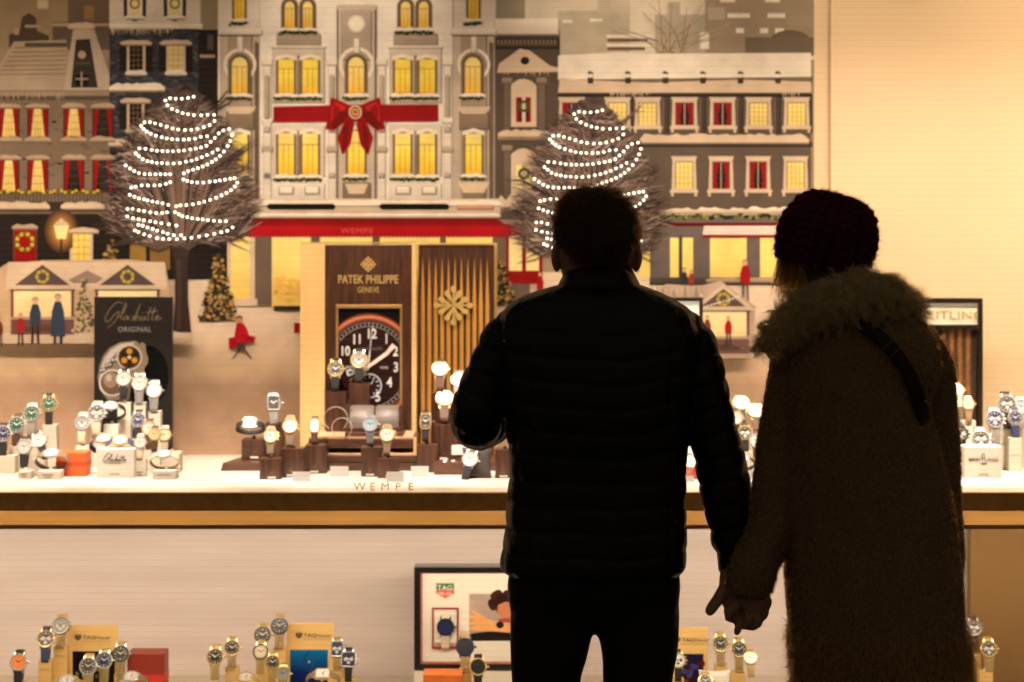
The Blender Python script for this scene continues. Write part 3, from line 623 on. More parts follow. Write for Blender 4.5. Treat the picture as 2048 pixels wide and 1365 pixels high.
# ---- raised cut-out market stalls standing off the mural
def figure(a, x, y, h, coat, hair=(36, 26, 24), legs=(46, 40, 48), L=0, skirt=False):
    a.ell(x, y + h * 0.07, h * 0.055, h * 0.065, pc(214, 160, 120), L + 1, 10); a.ell(x, y + h * 0.05, h * 0.065, h * 0.06, pc(*hair), L + 0.5, 10)
    a.poly([(x - h * 0.06, y + h * 0.14), (x + h * 0.06, y + h * 0.14), (x + h * 0.12, y + h * 0.34), (x + h * (0.14 if skirt else 0.10), y + h * (0.82 if skirt else 0.58)), (x - h * (0.14 if skirt else 0.10), y + h * (0.82 if skirt else 0.58)), (x - h * 0.12, y + h * 0.34)], pc(*coat), L + 1)
    for s in (-1, 1): a.poly([(x + s * h * 0.02, y + h * 0.56), (x + s * h * 0.07, y + h * 0.56), (x + s * h * 0.09, y + h * 0.97), (x + s * h * 0.04, y + h * 0.97)], pc(*legs), L)
YS = YB - 0.035
def cutout(name, outline, label):
    t = empty(name, (WX(sum(p[0] for p in outline) / len(outline), YB), YS + 0.006, WZ(max(p[1] for p in outline), YB)), label, 'cut-out')
    MB().prism([(WX(x, YB), WZ(y, YB)) for x, y in outline], YS + 0.0004, YS + 0.010).build('board', m_board, t)
    pg = MB()
    for x, y in (outline[0], outline[len(outline) // 2]): pass
    return t
def stall(a, x0, x1, ytop, yeave, ybot, wood=(112, 84, 84)):
    xm = (x0 + x1) / 2
    a.rect(x0 + 8, yeave, x1 - 8, ybot, pc(*wood), 1); a.grad(x0 + 14, yeave + 6, x1 - 14, yeave + (ybot - yeave) * 0.62, pc(240, 198, 136), pc(236, 186, 124), 2)
    a.poly([(x0 - 6, yeave + 4), (xm, ytop), (x1 + 6, yeave + 4)], SNOW2, 3); a.poly([(x0 + 16, yeave - 4), (xm, ytop + 9), (x1 - 16, yeave - 4)], pc(98, 80, 86), 4)
    a.rect(x0 + 2, yeave, x1 - 2, yeave + 4, SNOW2, 5); a.rect(x0 + 6, yeave + 4, x1 - 6, yeave + 7, pc(90, 78, 52), 5)
    for i in range(14):
        t = 2 * PI * i / 14; a.ell(xm + 11 * math.cos(t), (ytop + yeave) / 2 + 6 + 11 * math.sin(t), 3.2, 3.2, pc(188, 156, 60) if i % 2 else pc(150, 128, 48), 6, 8)
    a.rect(x0 + 8, yeave + (ybot - yeave) * 0.62, x1 - 8, yeave + (ybot - yeave) * 0.68, SNOWD, 4); a.ell(xm, ybot - 6, (x1 - x0) * 0.3, 14, pc(96, 70, 64), 4, 14, PI, 2 * PI)
    for y in range(int(yeave + 8), int(ybot - 6), 7): a.rect(x0 + 9, y, x0 + 13, y + 3, pc(150, 70, 66), 6)
t = cutout('market_stall_cutout', [(-30, 686), (-30, 560), (18, 528), (90, 521), (260, 519), (333, 527), (346, 590), (344, 660), (392, 672), (384, 686)], 'raised cut-out of two snowy market stalls beneath the lit tree')
a = Art(YS, 1)
a.poly([(-30, 686), (-30, 560), (18, 528), (90, 521), (260, 519), (333, 527), (346, 590), (344, 660), (392, 672), (384, 686)], pc(196, 160, 124), 0)
a.poly([(18, 572), (22, 524), (334, 524), (338, 576)], SNOW2, 1); a.poly([(130, 566), (180, 540), (230, 566)], pc(150, 128, 122), 2); a.rect(-30, 664, 390, 685, SNOW2, 1)
a.build('snow_roof', t)
a = Art(YS, 5); stall(a, 20, 162, 520, 574, 668); a.build('stall', t)
a = Art(YS, 5); stall(a, 188, 332, 520, 574, 668); a.build('stall', t)
for (x, y, h_, c, sk) in ((77, 594, 96, (60, 70, 92), False), (122, 588, 102, (58, 70, 96), True), (48, 626, 66, (150, 40, 34), False), (6, 634, 60, (110, 50, 34), False)):
    a = Art(YS, 12 + (x % 5)); figure(a, x, y, h_, c, skirt=sk); a.build('printed_figure', t)
a = Art(YS, 12)
R = random.Random(2)
for i in range(120):
    q = R.random() ** 0.7; y = 552 + 112 * q; x = 174 + R.uniform(-0.5, 0.5) * 44 * (0.1 + q); r = R.uniform(2.5, 5)
    a.poly([(x - r, y), (x, y - r), (x + r, y), (x, y + r)], pc(*R.choice(((190, 164, 132), (120, 108, 88), (90, 84, 68)))), (i % 6) * 0.3)
a.build('printed_fir', t)
t = cutout('market_stall_cutout', [(1300, 590), (1330, 568), (1396, 572), (1440, 562), (1508, 612), (1502, 714), (1300, 714)], 'raised cut-out of a snowy stall under the grey house')
a = Art(YS, 1); a.poly([(1300, 590), (1330, 568), (1396, 572), (1440, 562), (1508, 612), (1502, 714), (1300, 714)], pc(186, 156, 134), 0)
for x in range(1302, 1410, 11): a.poly([(x - 8, 606), (x, 566 + (x * 7) % 9), (x + 8, 606)], SNOWD if x % 2 else pc(150, 136, 124), 1 + (x % 3) * 0.3)
a.build('snow_trees', t)
a = Art(YS, 5); stall(a, 1384, 1504, 568, 616, 706, (118, 92, 92))
for i in range(22): a.ell(1400 + (i * 37) % 80, 590 + (i * 13) % 24, 2, 2, SNOW, 6, 6)
a.build('stall', t)
for (x, y, h_, c, sk) in ((1454, 632, 60, (156, 28, 26), False), (1412, 630, 60, (120, 40, 30), False)):
    a = Art(YS, 12); figure(a, x, y, h_, c, skirt=sk); a.build('printed_figure', t)
# passers-by printed on the ground
for (x, y, h_, c, lg) in ((1490, 520, 84, (150, 24, 26), (92, 96, 104)), (1080, 545, 60, (150, 26, 26), (60, 70, 90)), (1368, 536, 60, (60, 60, 66), (60, 60, 70)), (1382, 540, 50, (150, 60, 40), (70, 60, 60))):
    a = Art(YP, 44); figure(a, x, y, h_, c, legs=lg); a.build('printed_figure', mural)
a = Art(YP, 44)
a.ell(480, 642, 6, 7, pc(196, 140, 110), 2, 10); a.ell(480, 637, 6.5, 6, pc(48, 30, 26), 1, 10); a.poly([(474, 646), (487, 646), (496, 660), (500, 678), (494, 686), (470, 688), (470, 670)], pc(166, 20, 28), 2); a.poly([(472, 686), (492, 686), (491, 698), (476, 698)], pc(70, 62, 66), 2)
a.stroke([(482, 696), (474, 708), (466, 718)], 4, 2.4, pc(60, 46, 44), 1); a.stroke([(487, 696), (496, 708), (504, 718)], 4, 2.4, pc(60, 46, 44), 1)
a.poly([(458, 676), (473, 674), (475, 696), (459, 698)], pc(150, 14, 20), 3); a.poly([(494, 670), (513, 674), (508, 686), (492, 682)], pc(150, 14, 20), 3)
f_ = a.build('printed_figure', mural); f_['label'] = 'printed woman in red coat carrying red shopping bags'
a = Art(YP, 44); a.rect(589, 646, 610, 666, pc(150, 14, 20), 0); a.build('printed_bag', mural)

# ---- strings of lights (bulbs stand proud of the print)
B1 = '1447,724 1406,733 1359,739 1314,738 1272,735 1237,752 1252,788 1286,814 1325,831 1365,845 1405,854 1449,861 1503,862 1550,858 1599,858 1602,904 1565,934 1522,950 1475,963 1430,970 1383,972 1332,968 1289,960 1246,946 1202,934 1160,922 1122,912 1081,914 1056,940 1075,964 1098,984 1127,999 1166,1013 1210,1025 1247,1034 1287,1040 1327,1042 1373,1042 1412,1040 1457,1035 1500,1022 1547,1018 1044,1108 1089,1111 1135,1119 1174,1125 1215,1128 1253,1129 1293,1129 1335,1126 1376,1123 1421,1116 1463,1109 1502,1101 1542,1088 1573,1059 1604,1030 1633,996 1667,974 1711,964 1733,1011 1719,1052 1699,1090 1671,1132 1641,1163 1611,1189 1582,1209 1548,1227 1513,1242 1478,1254 1442,1266 1406,1277 1373,1294 1016,1146 1040,1166 1068,1188 1103,1202 1137,1209 1173,1216 1211,1217 1252,1220 1298,1220 1344,1216 1390,1207 1432,1199 1470,1187 1508,1174 1547,1157 1587,1139 1626,1117 941,1234 974,1257 1005,1277 1040,1292 1082,1299 1121,1300 1163,1300 1200,1300 1238,1300 1272,1300'
B2 = '1370,73 1400,83 1433,93 1474,96 1519,96 1566,90 1607,86 1641,80 1680,74 1719,67 1751,63 1772,97 1753,125 1724,152 1691,173 1654,192 1614,208 1570,224 1527,238 1486,248 1440,257 1393,263 1348,265 1318,273 1310,316 1337,332 1363,345 1400,353 1436,361 1477,367 1514,370 1553,376 1597,380 1641,383 1688,384 1272,94 1240,106 1197,115 1155,117 1107,117 1061,118 1016,125 984,133 972,187 1007,201 1041,212 1076,220 1104,228 1141,237 1177,243 1217,250 1259,262 955,292 993,291 1038,302 1079,309 1125,317 1168,322 1212,322 1250,317 953,347 996,361 1038,369 1077,376 1123,384 1163,391 1208,398 1262,406 1318,415 1036,410 1068,417 1104,429 1142,440 1176,453 1219,464 1254,476 1300,487 1353,488 1011,452 1037,464 1079,481 1120,493 1174,509 1220,514 1266,516 1322,516 1378,511 1430,506 1487,497 1543,488 1600,477 1653,465 1697,454 1736,429'
BULBS = [tuple(float(v) / 3.7236 for v in p.split(',')) for p in B1.split()] + [(float(p.split(',')[0]) / 3.7236, 340 + float(p.split(',')[1]) / 3.7236) for p in B2.split()]
m_bulb = mat('led_bulb', (1, 0.95, 0.85), 0.3, emit=(1.0, 0.88, 0.70, 5.0))
m_bulb.cycles.emission_sampling = 'NONE'
bb = MB(); bb.lathe([(0.0006, -0.0066), (0.0020, -0.0058), (0.0029, -0.0035), (0.0029, -0.001), (0.0022, 0.003)], 10, 'y', closed=True); BULB = None
for dx, dy, lab in ((0, 0, 'glowing white string lights wound round the tree beside the red curtained house'), (816, 27, 'glowing white string lights wound round the tree behind the man')):
    ls = empty('string_lights', (WX(362 + dx, YB), YB - 0.01, WZ(480 + dy, YB)), lab, 'string lights')
    for (x, y) in BULBS:
        if BULB is None:
            o = bb.build('bulb', m_bulb, ls, smooth=True); BULB = o.data
        else: o = link(bpy.data.objects.new('bulb', BULB), ls)
        o.location = (WX(x + dx, YB), YB - 0.009, WZ(y + dy, YB))
# ================================================================== brand panels standing on the counter
m_blackpanel = mat('black_panel', (0.018, 0.016, 0.015), 0.30, var=0.1)
m_wood = mat('dark_macassar_wood', (0.075, 0.030, 0.016), 0.35, var=0.45, vscale=28, stretch=(5, 5, 0.35), rgb2=(0.028, 0.012, 0.008), coat=0.25)
m_woodh = mat('dark_macassar_shelf', (0.085, 0.034, 0.018), 0.35, var=0.4, vscale=24, stretch=(0.35, 4, 6), rgb2=(0.035, 0.014, 0.009), coat=0.2)
m_maple = mat('pale_gilt_maple', (0.84, 0.56, 0.24), 0.40, var=0.06, vscale=16, stretch=(2, 2, 0.4), coat=0.2)
m_goldsat = mat('satin_gold', (0.80, 0.50, 0.17), 0.38, metal=0.7, var=0.06)
m_goldp = mat('gold_lettering', (0.74, 0.50, 0.20), 0.45, metal=0.3, var=0.05)
m_silverink = mat('silver_ink', (0.36, 0.34, 0.32), 0.4, metal=0.3)
m_blackink = mat('black_ink', (0.03, 0.03, 0.03), 0.5)
m_greyink = mat('grey_ink', (0.16, 0.14, 0.12), 0.5)
m_whiteink = mat('white_ink', (0.82, 0.80, 0.76), 0.5)
m_card = mat('cream_card', (0.80, 0.74, 0.63), 0.55, var=0.03, vscale=6)
m_white = mat('white_card', (0.86, 0.84, 0.80), 0.5, var=0.02)
def PX(x, Y): return WX(x, Y)
def pbox(mb, x0, y0, x1, y1, Y, d, bev=0.0):
    """box whose front face is the photo rectangle at depth Y"""
    return mb.box(WX(x0, Y), Y, WZ(y1, Y), WX(x1, Y), Y + d, WZ(y0, Y), bev)
def base_of(Y): return HORIZON + F * (CAM_Z - ZC) / Y
SCRIPT = [[(36, 3), (28, 0), (16, 10), (5, 28), (4, 36), (12, 36), (24, 22), (31, 19), (22, 38), (8, 50)], [(26, 30), (34, 26), (44, 8), (42, 3), (37, 18), (34, 32), (38, 34)], [(47, 28), (42, 27), (39, 32), (43, 34), (48, 27), (47, 34), (51, 32)], [(55, 26), (58, 33), (52, 35)],
          [(58, 34), (68, 10), (71, 3), (66, 16), (60, 36), (66, 27), (69, 28), (67, 34), (71, 33)], [(74, 27), (72, 34), (76, 34), (80, 27), (79, 34), (82, 33)], [(90, 10), (84, 32), (88, 34)], [(98, 10), (92, 32), (96, 34)], [(83, 20), (104, 17)], [(99, 31), (105, 28), (103, 26), (99, 31), (102, 35), (112, 29)], [(74, 21), (76, 21)], [(79, 20), (81, 20)]]
def script_word(a, x, y, sc, col, w, L=3):
    for st in SCRIPT:
        pts = st
        if len(st) > 2:      # smooth the pen line
            q = []
            for i in range(len(st) - 1):
                p0, p1, p2, p3 = st[max(0, i - 1)], st[i], st[i + 1], st[min(len(st) - 1, i + 2)]
                for k in range(4):
                    t = k / 4
                    q.append(tuple(0.5 * (2 * p1[j] + (p2[j] - p0[j]) * t + (2 * p0[j] - 5 * p1[j] + 4 * p2[j] - p3[j]) * t * t + (3 * p1[j] - p0[j] - 3 * p2[j] + p3[j]) * t ** 3) for j in (0, 1)))
            pts = q + [st[-1]]
        a.stroke([(x + sc * px, y + sc * py) for px, py in pts], w, w * 0.8, col, L)

# ---- black panel with silver script and a watch movement
Y = 5.40
t = empty('display_sign', (WX(266, Y), Y, ZC), 'black sign panel with silver script lettering and a watch movement picture', 'sign panel')
pbox(MB(), 188, 594, 345, base_of(Y), Y, 0.014, 0.001).build('board', m_blackpanel, t)
a = Art(Y, 1, Y); script_word(a, 206, 604, 1.06, pc(128, 116, 104), 2.0); a.build('script_lettering', t)
text('lettering', 'ORIGINAL', 269, 664, Y - 0.0006, 10, m_silverink, t, extrude=0.0002, stretch=0.95, space=1.1)
a = Art(Y, 1, Y)
a.ell(292, 752, 46, 62, pc(14, 12, 12), 0, 28)
a.poly([(271, 682), (277, 686), (279, 690), (284, 684), (291, 690), (292, 704), (297, 718), (295, 728), (289, 736), (288, 752), (276, 766), (262, 772), (258, 800), (215, 800), (200, 780), (195, 756), (198, 734), (206, 712), (219, 696), (240, 685)], pc(150, 132, 116), 1)
a.poly([(268, 685), (240, 689), (222, 700), (209, 716), (202, 736), (200, 756), (204, 770), (212, 752), (216, 730), (228, 710), (244, 698), (266, 692)], pc(196, 178, 160), 2)
for k in range(9): x, y = 203 + k * 6, 742 - k * 5.2 + (k % 2) * 4; a.ell(x, y, 5.5, 5.5, pc(92, 80, 70), 3, 12); a.ell(x - 1, y - 1, 2.6, 2.6, pc(206, 190, 170), 4, 8)
a.ell(225, 766, 24, 27, pc(120, 98, 82), 3, 24); a.ell(221, 760, 14, 16, pc(160, 136, 116), 4, 20); a.ell(218, 756, 6, 7, pc(196, 170, 146), 5, 12)
a.ring(225, 766, 24, 27, pc(206, 190, 170), 5, 24)
a.ring(259, 715, 22, 26, pc(190, 172, 152), 4, 24); a.ell(259, 715, 22, 22, pc(70, 52, 40), 5, 24)
for k in range(3):
    q = -PI / 2 + k * 2 * PI / 3; a.ell(259 + 12 * math.cos(q), 715 + 12 * math.sin(q), 6, 6, pc(206, 138, 40), 6, 10); a.stroke([(259, 715), (259 + 21 * math.cos(q + 1.05), 715 + 21 * math.sin(q + 1.05))], 4, 4, pc(40, 30, 26), 7)
a.ell(259, 715, 4, 4, pc(206, 190, 160), 8, 10)
a.build('movement_picture', t)

# ---- dark wood pillar with gold emblem, framed clock picture and pale side panel
def emblem(R, M, name, parent, thick, loc):
    """four-armed ornamental cross"""
    mb = MB()
    for k in range(4):
        q = k * PI / 2; c, s = math.cos(q), math.sin(q)
        rot = lambda p: (p[0] * c - p[1] * s, p[0] * s + p[1] * c)
        mb.prism([rot(p) for p in ((-0.045 * R, 0.04 * R), (0.045 * R, 0.04 * R), (0.045 * R, 0.72 * R), (-0.045 * R, 0.72 * R))], -thick - k * 2e-5, 0)
        mb.prism([rot((0.14 * R * math.cos(u), 0.82 * R + 0.18 * R * math.sin(u))) for u in [2 * PI * i / 12 for i in range(12)]], -thick - 1e-4 - k * 2e-5, 0)
        for sg in (-1, 1):
            mb.prism([rot((sg * x * R, y * R)) for x, y in ((0.05, 0.08), (0.15, 0.24), (0.24, 0.36), (0.36, 0.44), (0.44, 0.55), (0.44, 0.68), (0.35, 0.76), (0.24, 0.75), (0.17, 0.66), (0.13, 0.52), (0.06, 0.34))][::sg], -thick - 2e-4 - k * 2e-5 - (sg > 0) * 1e-5, 0)
    o = mb.build(name, M, parent); o.location = loc; return o
Y = 5.38
t = empty('display_sign', (WX(715, Y), Y, ZC), 'dark wood display panel with gold emblem, framed clock picture and pale gold side', 'sign panel')
pbox(MB(), 600, 488, 649.5, base_of(Y), Y - 0.004, 0.05, 0.001).build('side_board', m_maple, t)
pbox(MB(), 650, 490, 823, base_of(Y), Y, 0.05, 0.001).build('board', m_wood, t)
pbox(MB(), 823.5, 489, 833, base_of(Y), Y - 0.004, 0.05, 0.001).build('edge_strip', m_maple, t)
pbox(MB(), 601, 485.5, 833, 487.6, Y - 0.003, 0.049).build('top_strip', m_goldsat, t)
emblem(15.5 * Y / F, m_goldp, 'emblem', t, 0.001, (WX(736.5, Y), Y, WZ(529, Y)))
text('lettering', 'PATEK PHILIPPE', 736, 567, Y - 0.0006, 16.5, m_goldp, t, extrude=0.0008, stretch=0.74, bold=0.0004)
text('lettering', 'GENEVE', 736.5, 585.5, Y - 0.0006, 11.5, m_goldp, t, extrude=0.0006, stretch=0.74)
f_ = MB(); pbox(f_, 672, 610, 804, 617, Y - 0.008, 0.008, 0.0008); f_.build('picture_frame', m_goldsat, t)
for (x0, x1) in ((672, 676), (800, 804)): pbox(MB(), x0, 617.5, x1, base_of(Y) - 30, Y - 0.008, 0.008, 0.0006).build('picture_frame', m_goldsat, t)
a = Art(Y, 2, Y)
X0, X1, Y0, Y1 = 676.5, 799.5, 617.5, 850
a.grad(X0, Y0, X1, Y1, pc(20, 13, 12), pc(34, 18, 15), 0)
CX, CY = 738, 734
def arc(r0, r1, c1, L, a0=0, a1=2 * PI, n=72, kx=0.93):
    for i in range(n):
        q, q2 = a0 + (a1 - a0) * i / n, a0 + (a1 - a0) * (i + 1) / n
        P = [(CX + kx * r * math.cos(u), CY - r * math.sin(u)) for r, u in ((r0, q), (r1, q), (r1, q2), (r0, q2))]
        P = [(min(X1, max(X0, x)), min(Y1, max(Y0, y))) for x, y in P]
        if len({round(x, 1) for x, y in P}) < 2 or len({round(y, 1) for x, y in P}) < 2: continue
        a.poly(P, c1, L)
arc(0, 92, pc(48, 22, 18), 1); arc(92, 97, pc(128, 64, 40), 2); arc(97, 103, pc(206, 118, 74), 2.5); arc(103, 107, pc(112, 54, 36), 2)
arc(80, 81.6, pc(150, 140, 132), 3); arc(88, 89.2, pc(150, 140, 132), 3)
for i in range(60):
    q = 2 * PI * i / 60; r = (82, 87.5); P = [(CX + 0.93 * rr * math.cos(q), CY - rr * math.sin(q)) for rr in r]
    if X0 < min(P[0][0], P[1][0]) and max(P[0][0], P[1][0]) < X1 and P[0][1] < Y1 - 8: a.stroke(P, 1.0, 1.0, pc(190, 180, 170), 3.2)
a.stroke([(736, 734), (774, 707), (788, 690)], 6, 9, pc(236, 196, 160), 6); a.stroke([(734, 738), (700, 762)], 5, 5, pc(190, 120, 80), 5); a.stroke([(736, 742), (745, 652)], 1.8, 1.2, pc(226, 214, 200), 6.5); a.poly([(735, 733), (731, 752), (727, 751), (730, 732)], pc(226, 190, 160), 6)
for i in range(40):
    q = 2 * PI * i / 40; a.poly([(739 + r * math.cos(u), 772 + r * math.sin(u)) for r, u in ((22, q), (25, q), (25, q + 0.17), (22, q + 0.17))], pc(190, 180, 172), 4)
for i in range(12): q = 2 * PI * i / 12; a.stroke([(739 + 15 * math.cos(q), 772 + 15 * math.sin(q)), (739 + 20 * math.cos(q), 772 + 20 * math.sin(q))], 1.6, 1.6, pc(206, 196, 186), 4)
a.stroke([(739, 772), (748, 760)], 1.5, 1, pc(220, 210, 200), 5); a.poly([(692, 742), (700, 738), (712, 742), (708, 750), (695, 752)], pc(220, 210, 200), 5); a.poly([(696, 744), (702, 742), (706, 745), (699, 749)], pc(44, 20, 17), 6)
pic = a.build('clock_picture', t)
for s_, x, y, h_ in (('12', 743, 677, 19), ('11', 714, 688, 19), ('10', 690, 711, 18), ('1', 773, 687, 19), ('2', 791, 712, 19), ('3', 792, 744, 19), ('4', 779, 774, 19), ('5', 756, 803, 19)):
    text('numeral', s_, x, y, Y - 0.0024, h_, m_whiteink, pic, extrude=0.0001, stretch=0.8, bold=0.0008)
text('numeral', 'PATEK PHILIPPE', 741, 701, Y - 0.0022, 6, m_greyink, pic, extrude=0.0001, stretch=0.8)
text('numeral', 'HOME', 768, 738, Y - 0.0022, 5, m_whiteink, pic, extrude=0.0001, stretch=0.8)
text('numeral', 'LOCAL', 700, 737, Y - 0.0022, 5, m_whiteink, pic, extrude=0.0001, stretch=0.8)

# ---- fluted panel with gold fins and large gold emblem
Y = 5.42
t = empty('display_sign', (WX(915, Y), Y, ZC), 'dark panel with vertical gold fins and a large gold cross emblem', 'sign panel')
pbox(MB(), 837, 491, 988, base_of(Y), Y, 0.045, 0.001).build('board', m_wood, t)
pbox(MB(), 837, 487, 994, 490.5, Y - 0.006, 0.05, 0.0005).build('frame_bar', m_goldsat, t)
pbox(MB(), 988.5, 490.7, 994, base_of(Y), Y - 0.006, 0.05, 0.0005).build('frame_bar', m_goldsat, t)
m_fin = mat('gold_fin', (0.80, 0.44, 0.11), 0.4, metal=0.25, var=0.05)
z0, z1 = ZC + 0.001, WZ(514, Y); hw = 4.0 * Y / F; dd = 0.005
fm = bpy.data.meshes.new('fin')
fm.from_pydata([(-hw, 0, z0), (0, -dd, z0), (hw, 0, z0), (-hw, 0, z1 - 0.13), (0, -dd, z1 - 0.13), (hw, 0, z1 - 0.13), (0, -0.0005, z1)], [], [(0, 1, 4, 3), (1, 2, 5, 4), (3, 4, 6), (4, 5, 6), (0, 2, 1)])
fm.materials.append(m_fin)
for i in range(11):
    o = link(bpy.data.objects.new('fin', fm), t); o.location = (WX(845.5 + i * 12.9, Y), Y, 0)
emblem(40 * Y / F, mat('bright_gold', (0.88, 0.62, 0.22), 0.35, metal=0.35, var=0.04), 'emblem', t, 0.004, (WX(907, Y), Y - 0.0095, WZ(611, Y)))

# ---- black framed panel with gold letters over a woven bronze grille
Y = 5.40
t = empty('display_sign', (WX(1840, Y), Y, ZC), 'black framed panel with lit gold lettering over a woven bronze grille', 'sign panel')
m_frame = mat('black_metal_frame', (0.022, 0.016, 0.012), 0.35, metal=0.4)
for (x0, y0, x1, y1) in ((1690, 597, 1966, 607), (1957, 607.3, 1966, base_of(Y)), (1690, 607.3, 1699, base_of(Y)), (1699.3, 650, 1956.7, 657)): pbox(MB(), x0, y0, x1, y1, Y, 0.03, 0.001).build('frame_bar', m_frame, t)
pbox(MB(), 1699.3, 607.3, 1956.7, 649.7, Y + 0.012, 0.01).build('header_board', mat('lit_header', (0.85, 0.78, 0.62), 0.5, emit=(1.0, 0.80, 0.50, 0.25)), t)
text('lettering', 'BREITLING', 1893, 638, Y + 0.011, 16, mat('gilt_letters', (0.72, 0.50, 0.18), 0.4, metal=0.2), t, extrude=0.003, stretch=1.28, space=1.08)
pbox(MB(), 1699.3, 657.3, 1956.7, base_of(Y), Y + 0.02, 0.008).build('grille_back', mat('bronze_dark', (0.04, 0.018, 0.008), 0.6), t)
m_link = mat('bronze_link', (0.62, 0.32, 0.12), 0.4, metal=0.2, var=0.35, vscale=60)
mb = MB(); px = 16.6
for c in range(16):
    for r in range(52):
        x = 1700 + c * px; y = 659 + r * 5.3
        if x > 1944: continue
        cxp, cyp = x + px / 2 - 1, y + 2.3; wv = (px / 2 - 0.9); q = WX
        mb.add([(q(cxp - wv, Y), Y + 0.0195, WZ(cyp, Y)), (q(cxp, Y), Y + 0.0195, WZ(cyp - 2.9, Y)), (q(cxp + wv, Y), Y + 0.0195, WZ(cyp, Y)), (q(cxp, Y), Y + 0.0195, WZ(cyp + 2.3, Y)), (q(cxp, Y), Y + 0.012, WZ(cyp - 0.8, Y))], [(0, 1, 4), (1, 2, 4), (2, 3, 4), (3, 0, 4)])
o = mb.build('woven_grille', m_link, t); o['kind'] = 'stuff'

# ---- dark framed light box behind the man's shoulder
Y = 5.38
t = empty('light_box', (WX(1350, Y), Y, ZC), 'white lit sign box in a black frame behind the man', 'light box')
for (x0, y0, x1, y1) in ((1290, 596, 1406, 603), (1399, 603.3, 1406, base_of(Y)), (1290, 603.3, 1297, base_of(Y))): pbox(MB(), x0, y0, x1, y1, Y, 0.04, 0.001).build('frame_bar', m_frame, t)
pbox(MB(), 1297.2, 603.3, 1398.8, base_of(Y), Y + 0.01, 0.02).build('lit_screen', mat('backlit_white', (0.85, 0.82, 0.76), 0.5, emit=(1.0, 0.86, 0.66, 0.55)), t)

# ---- wooden stage for the centre watches
Y = 5.20
t = empty('wooden_stage', (WX(720, Y), Y, ZC), 'low dark wood stage with pale edged shelves under the central watches', 'display stage')
z = ZC + 0.021
MB().add([(WX(441, 5.2), 5.20, ZC + 0.0005), (WX(1010, 5.2), 5.20, ZC + 0.0005), (WX(1010, 5.2), 5.37, ZC + 0.0005), (WX(470, 5.2), 5.37, ZC + 0.0005), (WX(446, 5.2), 5.20, z), (WX(1010, 5.2), 5.20, z), (WX(1010, 5.2), 5.37, z), (WX(474, 5.2), 5.37, z)],
         [(3, 2, 1, 0), (4, 5, 6, 7), (0, 1, 5, 4), (1, 2, 6, 5), (2, 3, 7, 6), (3, 0, 4, 7)]).build('base_slab', m_woodh, t)
pbox(MB(), 617, 878, 833, 897, 5.215, 0.15, 0.001).build('shelf', m_woodh, t)
pbox(MB(), 617, 873.5, 825, 877.5, 5.216, 0.148).build('shelf_edge', mat('pale_wood_edge', (0.62, 0.40, 0.24), 0.45), t)
pbox(MB(), 652, 912, 836, 925, 5.205, 0.16, 0.001).build('shelf', m_woodh, t)
pbox(MB(), 652, 907.5, 826, 911.5, 5.206, 0.15).build('shelf_edge', MATS['pale_wood_edge'], t)
pbox(MB(), 827, 874, 833, 911.5, 5.209, 0.005).build('edge_strip', m_maple, t)
pbox(MB(), 690, 866, 806, 873, 5.22, 0.10, 0.001).build('cushion_tray', m_woodh, t)
# two-cushion watch box
t = empty('cushion_box', (WX(748, 5.25), 5.25, WZ(866, 5.25)), 'open dark box with two grey leather watch cushions', 'watch box')
m_cush = mat('grey_leather', (0.16, 0.13, 0.115), 0.42, var=0.1, bump=0.15, bscale=150)
for x0, x1 in ((698, 747), (750, 797)):
    mb = MB(); n = 14; V = []; 
    for i in range(n + 1):
        q = PI * i / n; yy = math.cos(q); zz = math.sin(q)
        V.append((yy, zz))
    zc, rz = WZ(858, 5.25), 0.058
    pts = [(5.295 - 0.045 * yy, zc + rz * zz * (1 if zz > 0 else 0)) for yy, zz in V]
    vs = [(WX(x, 5.25), p[0], p[1]) for x in (x0, x0 + 3, x1 - 3, x1) for p in pts]; m_ = n + 1
    vs = [(v[0], 5.295 + (v[1] - 5.295) * (0.93 if k // m_ in (0, 3) else 1), zc + (v[2] - zc) * (0.95 if k // m_ in (0, 3) else 1)) for k, v in enumerate(vs)]
    fs = [(j * m_ + i, j * m_ + i + 1, (j + 1) * m_ + i + 1, (j + 1) * m_ + i) for j in range(3) for i in range(n)] + [tuple(range(m_))[::-1], tuple(range(3 * m_, 4 * m_))]
    mb.add(vs, fs); mb.build('cushion', m_cush, t, smooth=True)
pbox(MB(), 692, 856, 803, 866, 5.246, 0.10, 0.001).build('tray', m_woodh, t)
pbox(MB(), 692, 812, 697, 855.5, 5.26, 0.09, 0.001).build('tray_end', m_woodh, t); pbox(MB(), 798, 812, 803, 855.5, 5.26, 0.09, 0.001).build('tray_end', m_woodh, t)
# cuff-link tray
Y = 5.12
t = empty('cufflink_tray', (WX(896, Y), Y, ZC), 'dark wood tray with two silver studs near the leaning pillow', 'tray')
pbox(MB(), 868, 926, 924, base_of(Y), Y, 0.06, 0.001).build('tray', m_woodh, t)
for x in (890, 906):
    mb = MB(); mb.lathe([(0.0002, 0.0), (0.0055, 0.0), (0.0062, 0.002), (0.005, 0.0035), (0.0002, 0.004)], 16, 'z', (WX(x, Y), Y + 0.02, WZ(926, Y) + 0.0002)); mb.build('stud', mat('steel', (0.74, 0.72, 0.68), 0.22, metal=0.6, var=0.03), t, smooth=True)
